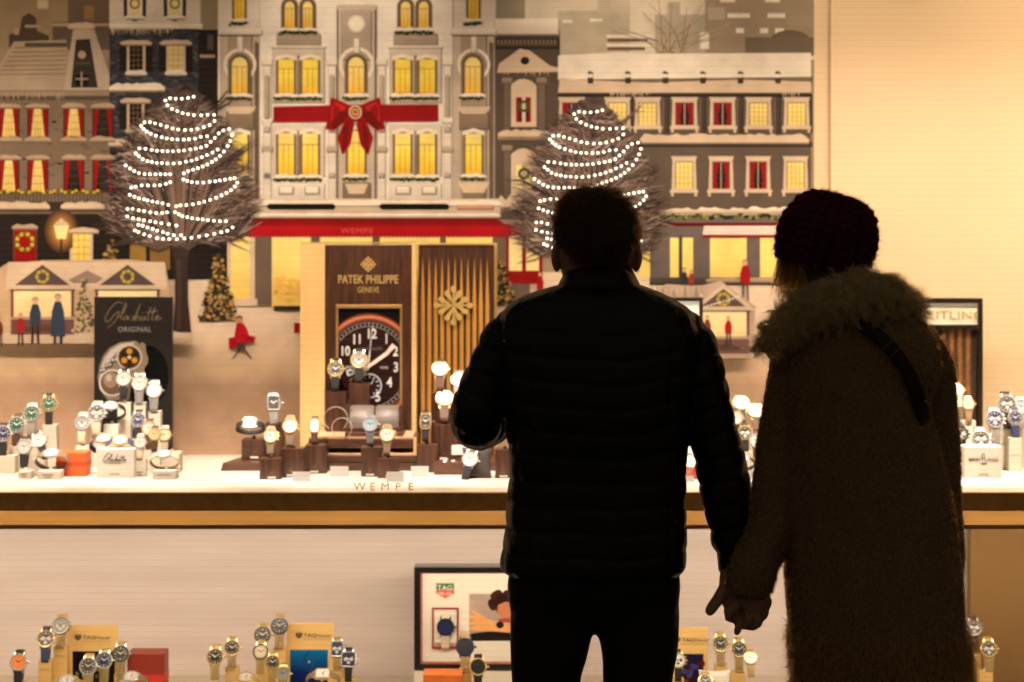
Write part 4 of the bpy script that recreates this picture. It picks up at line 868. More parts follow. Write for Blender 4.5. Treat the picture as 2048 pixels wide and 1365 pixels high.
# leaning pillow, white cards
def pillow(x0, y0, x1, y1, Y, m_, name, label, lean=0.35):
    n = 12; V = []; Fc = []; W, H = (x1 - x0) * Y / F, (y1 - y0) * Y / F; T = W * 0.28
    for s in (-1, 1):
        for j in range(n + 1):
            for i in range(n + 1):
                u, v = i / n * 2 - 1, j / n * 2 - 1; k = max(0, (1 - u ** 4) * (1 - v ** 4)) ** 0.5
                pin = 1 - 0.10 * (1 - v * v) ; pinv = 1 - 0.10 * (1 - u * u)
                V.append((u * W / 2 * pin, s * T / 2 * k, v * H / 2 * pinv))
    m2 = (n + 1) ** 2
    for s in (0, 1):
        for j in range(n):
            for i in range(n):
                q = [s * m2 + j * (n + 1) + i, s * m2 + j * (n + 1) + i + 1, s * m2 + (j + 1) * (n + 1) + i + 1, s * m2 + (j + 1) * (n + 1) + i]
                Fc.append(q if s == 0 else q[::-1])
    o = mesh_obj(name, V, Fc, m_, None, True); o.location = (WX((x0 + x1) / 2, Y), Y, WZ((y0 + y1) / 2, Y)); o.rotation_euler = (-lean, 0, 0)
    tag(o, label, 'pillow'); return o
pillow(924, 894, 984, 962, 5.07, mat('dark_velvet', (0.035, 0.026, 0.022), 0.8, sheen=0.4), 'display_pillow', 'dark grey pillow leaning under the jewelled watch by the elbow')
pillow(1364, 930, 1398, 962, 5.05, mat('red_velvet', (0.45, 0.02, 0.02), 0.7, sheen=0.3), 'display_pillow', 'red pillow seen between the man and his arm')
for (x0, y0, x1, y1, Y, lab) in ((585, 944, 620, None, 4.995, 'blank white card standing before the gold chronograph block'), (660, 933, 697, None, 5.09, 'blank white card between the tonneau watch and the blue watch'), (773, 944, 808, None, 4.985, 'blank white card standing in front of the gold watch block'), (822, 933, 857, None, 5.075, 'blank white card before the black tonneau watch'), (903, 890, 933, 910, 5.17, 'small white card under the raised elbow'), (1372, 953, 1389, None, 4.99, 'tiny white card before the red pillow')):
    t = empty('price_card', (WX((x0 + x1) / 2, Y), Y, ZC), lab, 'card')
    pbox(MB(), x0, y0, x1, y1 or base_of(Y), Y, 0.0012).build('card', m_white, t)
    yb = y1 or base_of(Y); MB().box(WX(x0 + 4, Y), Y + 0.0015, max(ZC, WZ(yb, Y)), WX(x1 - 4, Y), Y + 0.02, max(ZC, WZ(yb, Y)) + 0.002).build('foot', m_white, t)
# printed boxes and gift boxes
Y = 5.055
t = empty('brand_box', (WX(230, Y), Y, ZC), 'cream box with black script lettering among the watches', 'box')
pbox(MB(), 192, 899, 268, base_of(Y), Y, 0.06, 0.0008).build('box_body', m_card, t)
a = Art(Y, 2, Y); script_word(a, 205, 907, 0.44, pc(60, 48, 40), 1.3); a.build('script_lettering', t)
text('lettering', 'ORIGINAL', 229, 927.5, Y - 0.0006, 4, m_greyink, t, extrude=0.0002)
text('lettering', 'WEMPE', 229, 950, Y - 0.0006, 3.4, m_greyink, t, extrude=0.0002, stretch=1.2)
t = empty('brand_box', (WX(1967, Y), Y, ZC), 'cream box with winged monogram and black lettering at the counter end', 'box')
pbox(MB(), 1929, 894, 2004, base_of(Y), Y, 0.06, 0.0008).build('box_body', m_card, t)
text('lettering', 'BREITLING', 1967, 922.5, Y - 0.0006, 6.2, m_blackink, t, extrude=0.0002, stretch=1.42)
text('lettering', '1884', 1967, 929.5, Y - 0.0006, 4, m_blackink, t, extrude=0.0002, stretch=1.2)
text('lettering', 'WEMPE', 1967, 951, Y - 0.0006, 3.6, m_greyink, t, extrude=0.0002, stretch=1.2)
a = Art(Y, 2, Y); a.stroke([(1965, 915), (1964, 911), (1968, 907), (1970, 909), (1967, 912), (1971, 913), (1969, 917), (1966, 916)], 0.9, 0.9, pc(50, 40, 34), 1); a.stroke([(1962, 916), (1964, 910), (1966, 907)], 0.9, 0.7, pc(50, 40, 34), 1); a.build('monogram', t)
def gift(x0, x1, y0, Y, d, m_, rib, label, zb):
    t = empty('gift_box', (WX((x0 + x1) / 2, Y), Y, zb), label, 'box')
    MB().box(WX(x0, Y), Y, zb, WX(x1, Y), Y + d, WZ(y0, Y), 0.0015).build('box_body', m_, t)
    zt = WZ(y0, Y); zm = zb + (zt - zb) * 0.45
    MB().box(WX(x0, Y) - 0.0006, Y - 0.0006, zm, WX(x1, Y) + 0.0006, Y + d + 0.0006, zm + (zt - zb) * 0.16).build('ribbon', rib, t); return t
gift(112, 172, 906, 5.09, 0.06, mat('orange_gift_paper', (0.74, 0.13, 0.03), 0.45, var=0.05), mat('orange_ribbon', (0.52, 0.06, 0.02), 0.5), 'orange gift box with a darker ribbon behind the ring-strap watch', ZC)
gift(254, 328, 1308, 5.13, 0.07, mat('dark_red_paper', (0.28, 0.03, 0.015), 0.45, var=0.06), mat('red_ribbon', (0.62, 0.04, 0.02), 0.5), 'dark red gift box with bright red ribbon in the lower display', ZL)
gift(846, 924, 1350, 5.0, 0.07, mat('orange_lid', (0.80, 0.20, 0.04), 0.45), mat('orange_band', (0.66, 0.12, 0.03), 0.5), 'orange box lying below the large framed watch advert', ZL)

# ---- advert cards of the lower display
def lower_base(Y): return HORIZON + F * (CAM_Z - ZL) / Y
m_buff = mat('buff_card', (0.80, 0.52, 0.19), 0.5, var=0.03)
def advert(x0, x1, y0, Y, label, picfn, tx):
    t = empty('advert_card', (WX((x0 + x1) / 2, Y), Y, ZL), label, 'advert card')
    pbox(MB(), x0, y0, x1, lower_base(Y), Y, 0.006, 0.0008).build('card', m_buff, t)
    a = Art(Y, 1, Y); x = tx - 34
    a.poly([(x - 6.5, y0 + 19), (x + 6.5, y0 + 19), (x + 6.5, y0 + 26), (x, y0 + 31), (x - 6.5, y0 + 26)], pc(60, 48, 34), 0); a.rect(x - 5, y0 + 20.5, x + 5, y0 + 24, pc(128, 104, 66), 1); a.rect(x - 4.5, y0 + 25, x + 4.5, y0 + 27, pc(128, 104, 66), 1); a.build('shield_logo', t)
    text('lettering', 'TAG', tx - 12, y0 + 28, Y - 0.0004, 7.6, m_blackink, t, extrude=0.0002, stretch=1.15, bold=0.0002)
    text('lettering', 'Heuer', tx + 16, y0 + 28, Y - 0.0004, 7.6, m_blackink, t, extrude=0.0002, stretch=1.12)
    text('lettering', 'SWISS AVANT-GARDE SINCE 1860', tx + 2, y0 + 33.5, Y - 0.0004, 2.4, m_greyink, t, extrude=0.0002, stretch=1.1)
    a = Art(Y, 1, Y); picfn(a); a.build('picture', t)
def pic_dark(a):
    a.rect(145, 1303, 230, 1400, pc(30, 22, 16), 0)
    R = random.Random(1)
    for i in range(26): a.ell(145 + R.uniform(6, 60), 1308 + R.uniform(2, 60), R.uniform(2, 7), R.uniform(2, 6), pc(*R.choice(((120, 92, 40), (60, 48, 24), (170, 140, 70)))), 1 + i * 0.05, 8)
def pic_blue(a):
    a.grad(580, 1300, 656, 1345, pc(10, 110, 140), pc(14, 40, 90), 0); a.grad(580, 1345, 656, 1410, pc(14, 40, 90), pc(26, 26, 60), 0)
    a.stroke([(618, 1303), (610, 1312), (608, 1330), (616, 1345)], 3, 1.5, pc(40, 70, 100), 1); a.stroke([(624, 1316), (626, 1334), (618, 1348)], 2, 1.5, pc(60, 90, 120), 1); a.ell(618, 1324, 2, 2, pc(200, 200, 190), 2, 8)
def pic_night(a):
    a.grad(1352, 1308, 1407, 1400, pc(30, 24, 52), pc(60, 20, 20), 0)
    R = random.Random(8)
    for i in range(24): a.ell(1356 + R.uniform(0, 48), 1325 + R.uniform(0, 60), R.uniform(3, 9), R.uniform(3, 8), pc(*R.choice(((96, 20, 22), (30, 40, 80), (150, 60, 40), (60, 70, 110)))), 1 + i * 0.05, 8)
advert(133, 235, 1251, 5.22, 'buff advert card with shield logo and dark photo, beside the dark red box', pic_dark, 190)
advert(574, 668, 1247, 5.22, 'buff advert card with a bright blue photo', pic_blue, 632)
advert(1336, 1416, 1256, 5.22, 'buff advert card partly hidden by the trouser leg', pic_night, 1388)

# ---- large framed watch advert box
Y = 5.20
t = empty('framed_advert', (WX(960, Y), Y, ZL), 'large black framed cream advert box with green and red shield logo', 'advert box')
m_gloss = mat('black_gloss', (0.012, 0.011, 0.010), 0.15, coat=0.5)
for (x0, y0, x1, y1) in ((828, 1135, 1110, 1146), (828, 1146.3, 841, 1329), (828, 1329.3, 1110, 1341), (1098, 1146.3, 1110, 1329)): pbox(MB(), x0, y0, x1, y1, Y, 0.06, 0.0012).build('frame_bar', m_gloss, t)
pbox(MB(), 828, 1341.3, 1110, lower_base(Y), Y + 0.004, 0.05, 0.001).build('base', m_card, t)
pbox(MB(), 841.3, 1146.3, 1097.7, 1328.7, Y + 0.012, 0.02).build('face_board', m_card, t)
a = Art(Y + 0.012, 1, Y); 
for (x0, y0, x1, y1) in ((841.5, 1146.5, 1097, 1149), (841.5, 1146.5, 844, 1328), (841.5, 1326, 1097, 1328.5)): a.rect(x0, y0, x1, y1, pc(206, 60, 34), 0)
a.build('red_border', t)
a = Art(Y + 0.012, 2, Y)
a.poly([(871, 1167.5), (909, 1167.5), (909, 1190), (890, 1200), (871, 1190)], pc(206, 176, 130), 0); a.rect(873, 1169.5, 907, 1181, pc(30, 104, 50), 1); a.poly([(873, 1182), (907, 1182), (907, 1189), (890, 1198), (873, 1189)], pc(214, 84, 50), 1); a.build('shield_logo', t)
text('lettering', 'TAG', 890, 1180, Y + 0.0112, 9, m_whiteink, t, extrude=0.0001, stretch=1.2, bold=0.0002); text('lettering', 'HEUER', 890, 1191, Y + 0.0112, 7, m_whiteink, t, extrude=0.0001, stretch=0.95)
a = Art(Y + 0.012, 2, Y)
a.rect(938, 1190, 1080, 1284, pc(178, 152, 136), 0); [a.ell(1004 + 20 * math.cos(q * 1.3), 1206 + 17 * math.sin(q * 1.3), 9, 9, pc(56 + q % 3 * 16, 28 + q % 3 * 8, 20), 1 + q * 0.02, 10) for q in range(16)]; a.ell(1004, 1208, 17, 17, pc(50, 25, 18), 1.5, 14); a.poly([(996, 1212), (1010, 1206), (1040, 1206), (1040, 1246), (1004, 1240), (994, 1226)], pc(190, 116, 72), 2); a.poly([(996, 1240), (1040, 1236), (1040, 1262), (1000, 1256)], pc(170, 70, 64), 2.5); a.poly([(938, 1270), (985, 1264), (1080, 1268), (1080, 1284), (938, 1284)], pc(40, 30, 30), 3)
a.poly([(939, 1220), (958, 1228), (975, 1240), (994, 1246), (1020, 1248), (1024, 1268), (990, 1265), (962, 1264), (938, 1262), (938, 1258), (952, 1252), (938, 1252), (938, 1247), (950, 1243), (938, 1238), (938, 1232), (950, 1234)], pc(222, 152, 88), 4); a.ell(1000, 1252, 8, 7, pc(40, 36, 40), 5, 14); a.build('photo', t)
for (x0, y0, x1, y1) in ((864, 1216, 917, 1219), (864, 1219, 867, 1296), (914, 1219, 917, 1296), (864, 1293, 917, 1298)): pbox(MB(), x0, y0, x1, y1, Y + 0.008, 0.0036).build('niche_frame', mat('red_niche', (0.36, 0.03, 0.02), 0.5), t)
pbox(MB(), 868, 1226, 913, 1288, Y + 0.004, 0.0075, 0.003).build('niche_cushion', m_card, t)
# ================================================================== watches
METAL = {'steel': mat('steel', (0.74, 0.72, 0.68), 0.22, metal=0.6, var=0.03), 'gold': mat('rose_gold', (0.84, 0.56, 0.28), 0.2, metal=0.6, var=0.03),
         'yellow': mat('yellow_gold', (0.86, 0.64, 0.28), 0.2, metal=0.6, var=0.03), 'black': mat('black_ceramic', (0.03, 0.03, 0.032), 0.25, metal=0.2), 'grey': mat('titanium', (0.30, 0.27, 0.23), 0.35, metal=1.0)}
DIAL = {k: mat('dial_' + k, c, 0.35, coat=0.3, var=0.05, vscale=3) for k, c in dict(white=(0.86, 0.84, 0.80), silver=(0.66, 0.62, 0.57), grey=(0.30, 0.29, 0.28), black=(0.015, 0.014, 0.014), dark=(0.05, 0.045, 0.04), blue=(0.012, 0.02, 0.085), green=(0.004, 0.075, 0.040), lightblue=(0.36, 0.48, 0.56), gold=(0.62, 0.46, 0.24), orange=(0.85, 0.26, 0.06), cream=(0.72, 0.62, 0.44), pink=(0.74, 0.55, 0.45)).items()}
STRAP = {k: mat('strap_' + k, c, 0.6, var=0.15, vscale=2, bump=0.1, bscale=12) for k, c in dict(black=(0.012, 0.011, 0.011), brown=(0.075, 0.030, 0.015), tan=(0.30, 0.14, 0.06), blue=(0.025, 0.04, 0.11), grey=(0.12, 0.13, 0.15), cream=(0.62, 0.52, 0.38), taupe=(0.22, 0.16, 0.10), red=(0.40, 0.09, 0.05)).items()}
MESH = {}
def spline(P, n):
    P = np.array(P, float); out = []
    for i in range(len(P) - 1):
        p0, p1, p2, p3 = P[max(0, i - 1)], P[i], P[i + 1], P[min(len(P) - 1, i + 2)]
        for k in range(n):
            t = k / n; out.append(0.5 * (2 * p1 + (p2 - p0) * t + (2 * p0 - 5 * p1 + 4 * p2 - p3) * t * t + (3 * p1 - p0 - 3 * p2 + p3) * t ** 3))
    out.append(P[-1]); return np.array(out)
LOOPS = {'up': [(0.16, 0.90), (0.22, 1.12), (0.50, 1.42), (0.95, 1.42), (1.40, 0.9), (1.55, -0.2), (1.45, -1.4), (1.10, -2.3), (0.70, -2.52), (0.42, -2.3), (0.28, -1.7), (0.20, -1.15), (0.16, -0.90)],
         'ring': [(0.18, 0.88), (0.30, 1.25), (0.70, 1.80), (1.35, 2.0), (1.95, 1.6), (2.35, 0.8), (2.45, 0.0), (2.35, -0.8), (1.95, -1.6), (1.35, -2.0), (0.70, -1.80), (0.30, -1.25), (0.18, -0.88)]}
def unit(key, fn):
    if key not in MESH:
        mb = MB(); fn(mb); me = bpy.data.meshes.new(key[0]); me.from_pydata(mb.v, [], mb.f); me.update()
        bm = bmesh.new(); bm.from_mesh(me); bmesh.ops.recalc_face_normals(bm, faces=bm.faces); bm.to_mesh(me); bm.free()
        me.polygons.foreach_set('use_smooth', [True] * len(me.polygons)); me.set_sharp_from_angle(angle=math.radians(38))
        MESH[key] = me
    return MESH[key]
def outline(shape, r, n=28):
    if shape == 'round': return [(r * math.cos(2 * PI * i / n), r * math.sin(2 * PI * i / n)) for i in range(n)]
    k = {'rect': (0.78, 1.0, 8), 'square': (0.92, 0.95, 7), 'tonneau': (0.80, 1.12, 3.0)}[shape]
    out = []
    for i in range(n):
        a = 2 * PI * i / n; c, s = math.cos(a), math.sin(a)
        out.append((r * k[0] * math.copysign(abs(c) ** (2 / k[2]), c), r * k[1] * math.copysign(abs(s) ** (2 / k[2]), s)))
    return out
def ringstack(mb, shape, prof, cap=False):
    n = 28; vs = []; fs = []
    for r, y in prof: vs += [(x, y, z) for x, z in outline(shape, r, n)]
    for j in range(len(prof) - 1):
        for i in range(n): fs.append((j * n + i, j * n + (i + 1) % n, (j + 1) * n + (i + 1) % n, (j + 1) * n + i))
    if cap: fs.append(tuple(range((len(prof) - 1) * n, len(prof) * n)))
    mb.add(vs, fs)
def case_fn(shape, flute):
    def f(mb):
        ringstack(mb, shape, [(0.80, 0.02), (0.82, -0.06), (0.90, -0.07), (0.985, 0.0), (1.0, 0.10), (0.97, 0.26), (0.80, 0.34)], cap=True)
        for sx in (-1, 1):
            for sz in (-1, 1):
                mb.add([(sx * 0.40, 0.05, sz * 0.78), (sx * 0.62, 0.05, sz * 0.72), (sx * 0.58, 0.12, sz * 1.16), (sx * 0.46, 0.12, sz * 1.16), (sx * 0.40, 0.26, sz * 0.78), (sx * 0.62, 0.26, sz * 0.72), (sx * 0.58, 0.24, sz * 1.16), (sx * 0.46, 0.24, sz * 1.16)],
                       [(0, 1, 2, 3), (4, 7, 6, 5), (0, 4, 5, 1), (1, 5, 6, 2), (2, 6, 7, 3), (3, 7, 4, 0)])
        if flute:
            for i in range(24):
                a = 2 * PI * i / 24; mb.box(-0.05, -0.085, 0.86, 0.05, -0.05, 0.97, 0, Matrix.Rotation(a, 4, 'Y'))
    return f
def crown_fn(chrono):
    def f(mb):
        xc = 1.0
        mb.lathe([(0.001, xc + 0.24), (0.10, xc + 0.24), (0.12, xc + 0.20), (0.12, xc + 0.02), (0.06, xc - 0.06)], 10, 'x', (0, 0.15, 0))
        if chrono:
            for s in (-1, 1): mb.lathe([(0.001, xc + 0.15), (0.085, xc + 0.15), (0.085, xc + 0.06), (0.05, xc - 0.22)], 8, 'x', (-0.04, 0.15, s * 0.44))
    return f
def bars(kind):
    def f(mb):
        for i in range(12):
            w_, l0 = (0.055, 0.50) if i % 3 == 0 else (0.035, 0.56)
            if kind == 'roman' and i % 3: w_ = 0.05
            mb.box(-w_, -0.012, l0, w_, 0.0, 0.72, 0, Matrix.Rotation(2 * PI * i / 12, 4, 'Y'))
    return f
def hands_fn(mb):
    mb.box(-0.035, -0.03, -0.08, 0.035, -0.022, 0.58, 0, Matrix.Rotation(math.radians(60), 4, 'Y'))
    mb.box(-0.05, -0.02, -0.08, 0.05, -0.014, 0.42, 0, Matrix.Rotation(math.radians(-55), 4, 'Y'))
    mb.lathe([(0.001, -0.04), (0.07, -0.04), (0.07, -0.01)], 10, 'y')
def sub_fn(mb):
    for x, z in ((-0.36, 0.0), (0.36, 0.0), (0.0, -0.38)): mb.lathe([(0.001, -0.008), (0.19, -0.008), (0.20, 0.0)], 16, 'y', (x, 0, z))
def strap_fn(loop):
    def f(mb):
        P = spline(LOOPS[loop], 4); n = len(P); vs = []; fs = []
        for i, (y, z) in enumerate(P):
            q = abs(i / (n - 1) * 2 - 1); hw = 0.36 + 0.14 * q; t_ = P[min(n - 1, i + 1)] - P[max(0, i - 1)]; t_ = t_ / np.linalg.norm(t_); nx, nz = -t_[1], t_[0]; h = 0.05 + 0.04 * q ** 4
            for sx in (-1, 1):
                for sn in (-1, 1): vs.append((sx * hw, y + nx * h * sn, z + nz * h * sn))
        for i in range(n - 1):
            b = i * 4; c = b + 4
            fs += [(b, b + 1, c + 1, c), (b + 2, c + 2, c + 3, b + 3), (b, c, c + 2, b + 2), (b + 1, b + 3, c + 3, c + 1)]
        fs += [(0, 2, 3, 1), (4 * n - 4, 4 * n - 3, 4 * n - 1, 4 * n - 2)]
        mb.add(vs, fs)
    return f
def links_fn(loop):
    def f(mb):
        P = spline(LOOPS[loop], 24); d = np.concatenate([[0], np.cumsum(np.linalg.norm(np.diff(P, axis=0), axis=1))]); N = int(d[-1] / 0.24)
        for k in range(N):
            s = (k + 0.5) / N * d[-1]; y = np.interp(s, d, P[:, 0]); z = np.interp(s, d, P[:, 1]); y2 = np.interp(s + 0.05, d, P[:, 0]); z2 = np.interp(s + 0.05, d, P[:, 1])
            a = math.atan2(z2 - z, y2 - y); q = abs(s / d[-1] * 2 - 1); hw = 0.36 + 0.16 * q
            M = Matrix.Translation((0, y, z)) @ Matrix.Rotation(a - PI / 2, 4, 'X')
            mb.box(-hw * 0.34, -0.075, -0.105, hw * 0.34, 0.075, 0.105, 0, M)
            for sx in (-1, 1): mb.box(min(sx * hw * 0.40, sx * hw), -0.065, -0.095, max(sx * hw * 0.40, sx * hw), 0.065, 0.095, 0, M)
    return f
def with_mat(me, m_):
    key = ('m', me.name, m_.name)
    if key not in MESH:
        c = me.copy(); c.materials.clear(); c.materials.append(m_); MESH[key] = c
    return MESH[key]
WSC = 1.05
def watch(x, y, R, Y, label, shape='round', metal='steel', dial='white', strap='black', loop='up', kind='bars', yaw=0.0, pitch=None, roll=None, bezel=None, group='wristwatches on display'):
    r = R * WSC * Y / F
    t = empty('wristwatch', (WX(x, Y), Y, WZ(y, Y)), label, 'watch', group)
    t.rotation_mode = 'YXZ'; ring = loop == 'ring'
    t.rotation_euler = (math.radians(-(62 if ring else 20) if pitch is None else -pitch), math.radians((90 if ring else 0) if roll is None else roll), math.radians(yaw)); t.scale = (r, r, r)
    def part(name, me, m_, par=None):
        return link(bpy.data.objects.new(name, with_mat(me, m_)), par or t, local=True)
    part('case', unit(('case', shape, kind == 'gem'), case_fn(shape, kind == 'gem')), METAL[metal])
    if bezel: part('bezel', unit(('bezel', shape), lambda mb: ringstack(mb, shape, [(0.78, -0.055), (0.80, -0.085), (0.93, -0.08), (0.97, -0.01)])), DIAL[bezel])
    d = part('dial', unit(('dial', shape), lambda mb: ringstack(mb, shape, [(0.81, 0.0), (0.4, -0.002), (0.001, -0.003)])), DIAL[dial])
    lightd = dial in ('white', 'silver', 'cream', 'lightblue', 'orange', 'pink', 'gold', 'grey')
    mk = METAL['black'] if (lightd and kind == 'chrono') else (METAL['gold'] if dial in ('white', 'cream', 'pink') and metal != 'steel' else (METAL['grey'] if lightd else DIAL['cream']))
    if shape in ('round', 'tonneau') and kind != 'smart': part('hour_markers', unit(('hour_markers', kind), bars(kind)), mk, d)
    if kind != 'smart': part('hands', unit(('hands',), hands_fn), METAL['black'] if lightd else DIAL['white'], d)
    if kind in ('chrono', 'panda'): part('subdials', unit(('subdials',), sub_fn), (DIAL['dark'] if kind == 'panda' else DIAL['silver']) if dial != 'green' else DIAL['green'], d)
    part('crown', unit(('crown', kind in ('chrono', 'panda')), crown_fn(kind in ('chrono', 'panda'))), METAL[metal])
    if strap in STRAP: part('strap', unit(('strap', loop), strap_fn(loop)), STRAP[strap])
    else: part('bracelet', unit(('bracelet', loop), links_fn(loop)), METAL[strap])
    return t
m_blk = mat('cream_lacquer_block', (0.80, 0.73, 0.60), 0.4, var=0.03)
def block(x0, x1, ytop, Y, zb, m_, label, d=None, plaque=False, tab=True, group=None):
    t = empty('display_block', (WX((x0 + x1) / 2, Y), Y, zb), label, 'display block', group)
    d = d or (x1 - x0) * Y / F * 0.9; zt = WZ(ytop, Y)
    MB().box(WX(x0, Y), Y, zb + 0.0003, WX(x1, Y), Y + d, zt, 0.0008).build('block_body', m_, t)
    if tab: MB().lathe([(0.0055, zt), (0.005, zt + 0.004), (0.0025, zt + 0.008)], 10, 'z', (WX((x0 + x1) / 2, Y), Y + d / 2, 0), True).build('peg', m_blackpanel if m_ is m_wood else m_blk, t)
    if plaque:
        xm = (x0 + x1) / 2 + (3 if int(x0) % 2 else -3)
        MB().box(WX(xm - 8, Y), Y - 0.0012, zb + 0.003, WX(xm + 8, Y), Y - 0.0001, zb + 0.0078).build('plaque', m_white, t)
        a = Art(Y, 1, Y); yb = HORIZON + F * (CAM_Z - zb) / Y
        a.poly([(xm - 4, yb - 13), (xm, yb - 18), (xm + 4, yb - 13), (xm, yb - 11)], pc(120, 84, 44), 0); a.build('gold_mark', t)
    return t
def yb(base): return F * (CAM_Z - ZC) / (base - HORIZON)

# ---- upper counter, first group
GL = 'watches on the upper counter'
W = lambda *a, **k: watch(*a, **{**dict(group=GL), **k})
W(6, 868, 16, 5.16, 'blue dial steel watch at the picture edge on black strap', dial='blue', strap='black', yaw=6)
W(33, 850, 16.5, 5.20, 'green dial watch with brown strap, lowest of the three green ones', dial='green', strap='brown', kind='chrono', metal='steel')
W(63, 827, 16.5, 5.25, 'green dial watch on steel bracelet, middle of the three green ones', dial='green', strap='steel', kind='chrono')
W(98, 808, 16, 5.30, 'green dial rose gold watch on black strap, highest of the green ones', dial='green', metal='gold', strap='black', kind='chrono', yaw=10)
W(48, 894, 15, 5.08, 'white dial steel watch on black strap in the front row', dial='silver', strap='black', kind='plain')
W(78, 880, 15, 5.13, 'tilted white dial watch with black strap behind the front one', dial='silver', strap='black', roll=-24, pitch=28)
W(102, 905, 15.5, 5.07, 'watch lying in a taupe strap loop before the orange box', dial='white', strap='taupe', loop='ring')
W(164, 846, 15.5, 5.25, 'steel watch with grey openwork dial on cream strap', dial='grey', strap='cream', kind='chrono')
W(193, 826, 17, 5.28, 'dark openwork chronograph in front of the black sign', dial='dark', strap='cream', kind='chrono')
W(222, 810, 14, 5.30, 'silver watch facing up on a black strap loop below the movement picture', dial='silver', strap='black', loop='ring', yaw=14)
W(247, 757, 15, 5.34, 'white dial steel watch with black strap, highest before the black sign', dial='silver', strap='black')
W(279, 766, 15.5, 5.34, 'silver dial watch on steel bracelet, middle of the pair before the sign', dial='silver', strap='steel', kind='chrono')
W(308, 781, 15.5, 5.31, 'white dial watch on steel bracelet at the sign edge', dial='white', strap='steel')
W(276, 840, 15, 5.24, 'deep blue dial steel watch on black strap below the bracelets', dial='blue', strap='black')
W(298, 857, 14.5, 5.20, 'rose gold watch with pale dial behind the gold dial one', dial='pink', metal='gold', strap='brown')
W(309, 869, 12.5, 5.15, 'small gold dial watch on brown strap', dial='gold', metal='yellow', strap='brown')
W(329, 870, 13.5, 5.18, 'rose gold watch with cream dial and pale strap', dial='cream', metal='gold', strap='cream')
W(280, 885, 12.5, 5.09, 'small silver dial watch on a pale strap beside the script box', dial='silver', strap='cream')
W(240, 880, 15, 5.10, 'gold rimmed watch facing up on top of the script box', dial='white', metal='yellow', strap='blue', loop='ring', pitch=58)
W(207, 876, 15, 5.14, 'watch in a navy strap loop beside the script box', dial='white', metal='gold', strap='blue', loop='ring', yaw=-12)
W(328, 907, 14, 5.06, 'cream strap watch lying in its loop at the end of the row', dial='white', strap='cream', loop='ring')
for i, (x0, x1, yt, Y, lab) in enumerate((( -14, 30, 912, 5.15, 'cream block under the blue dial watch at the edge'), (20, 46, 893, 5.19, 'cream block under the brown strap green watch'), (50, 76, 868, 5.245, 'cream block under the green watch with bracelet'), (85, 113, 850, 5.29, 'tall cream block under the rose gold green watch'), (36, 62, 943, 5.045, 'small cream plinth under the white front watch'), (66, 90, 920, 5.115, 'cream block under the tilted white watch'), (75, 120, 943, 5.035, 'low cream plinth with print under the taupe strap loop'), (151, 177, 893, 5.24, 'cream block under the grey openwork watch'), (181, 205, 868, 5.275, 'cream block under the dark openwork chronograph'), (207, 236, 850, 5.295, 'cream block under the black strap loop'), (235, 261, 806, 5.34, 'tall cream block before the black sign'), (268, 291, 806, 5.335, 'tall cream block under the first steel bracelet'), (297, 321, 823, 5.305, 'tall cream block under the second steel bracelet'), (264, 288, 878, 5.235, 'cream block under the deep blue watch'), (287, 309, 893, 5.195, 'cream block behind the small gold dial watch'), (299, 320, 901, 5.145, 'cream block under the small gold dial watch'), (322, 360, 906, 5.175, 'wide cream block under the rose gold cream watch'), (268, 292, 918, 5.085, 'narrow cream block with script under the small silver watch'), (305, 351, 942, 5.03, 'low cream plinth with print under the cream strap loop'))):
    b = block(x0, x1, yt, Y, ZC, m_blk, lab, group='cream display blocks')
    if i == 18: text('lettering', 'Lady Serenade', (x0 + x1) / 2, base_of(Y) - 9, Y - 0.0004, 3.2, m_greyink, b, extrude=0.0002)
    if i in (4, 6, 17):                        # print too small to read
        a = Art(Y, 2, Y); ym = base_of(Y)
        for q, (u, v) in enumerate(((0.22, 0.70), (0.30, 0.62))): a.rect(x0 + (x1 - x0) * u, ym - 10 + q * 5, x0 + (x1 - x0) * v, ym - 8.4 + q * 5, pc(120, 100, 84), 0)
        a.build('small_print', b)

# ---- centre group on dark wood
W(499, 846, 13.5, 5.28, 'square white watch on top of a black strap ring', shape='square', dial='white', strap='black', loop='ring', pitch=40)
W(547, 806, 15.5, 5.30, 'narrow jewelled watch with dark dial on steel bracelet', shape='rect', dial='dark', strap='steel', kind='gem', yaw=10)
W(541, 872, 14.5, 5.06, 'gold calendar watch with grey dial on taupe strap', dial='silver', metal='yellow', strap='taupe', kind='chrono')
W(580, 852, 15.5, 5.10, 'gold chronograph with white dial on taupe strap', dial='white', metal='yellow', strap='taupe', kind='chrono')
W(629, 851, 13.5, 5.16, 'gold tonneau watch with white dial on brown strap', shape='tonneau', dial='white', metal='yellow', strap='brown')
W(671, 738, 16, 5.34, 'gold watch with black dial before the clock picture', dial='dark', metal='yellow', strap='black', kind='plain')
W(718, 720, 17, 5.345, 'gold watch with grey dial, highest before the clock picture', dial='grey', metal='yellow', strap='black', kind='chrono')
W(740, 849, 15, 5.11, 'steel watch with ice blue dial and blue grey strap', dial='lightblue', strap='grey')
W(774, 869, 15, 5.08, 'gold watch with white ringed dial on taupe strap', dial='white', metal='yellow', strap='taupe', kind='chrono')
W(851, 843, 14.5, 5.19, 'gold tonneau watch with black dial on black strap', shape='tonneau', dial='black', metal='gold', strap='black')
W(880, 738, 16.5, 5.30, 'bright white dial watch on red brown strap before the gold fins', dial='white', metal='gold', strap='brown', pitch=34)
W(889, 797, 18, 5.27, 'large bright white dial gold watch below the other before the fins', dial='white', metal='yellow', strap='brown', pitch=40)
W(919, 760, 17, 5.31, 'white dial steel watch half hidden by the black sleeve', dial='white', strap='steel', kind='chrono', pitch=34)
W(940, 918, 16, 5.045, 'jewelled watch resting on the dark leaning pillow', dial='silver', metal='steel', strap='black', kind='gem', pitch=30, roll=14)
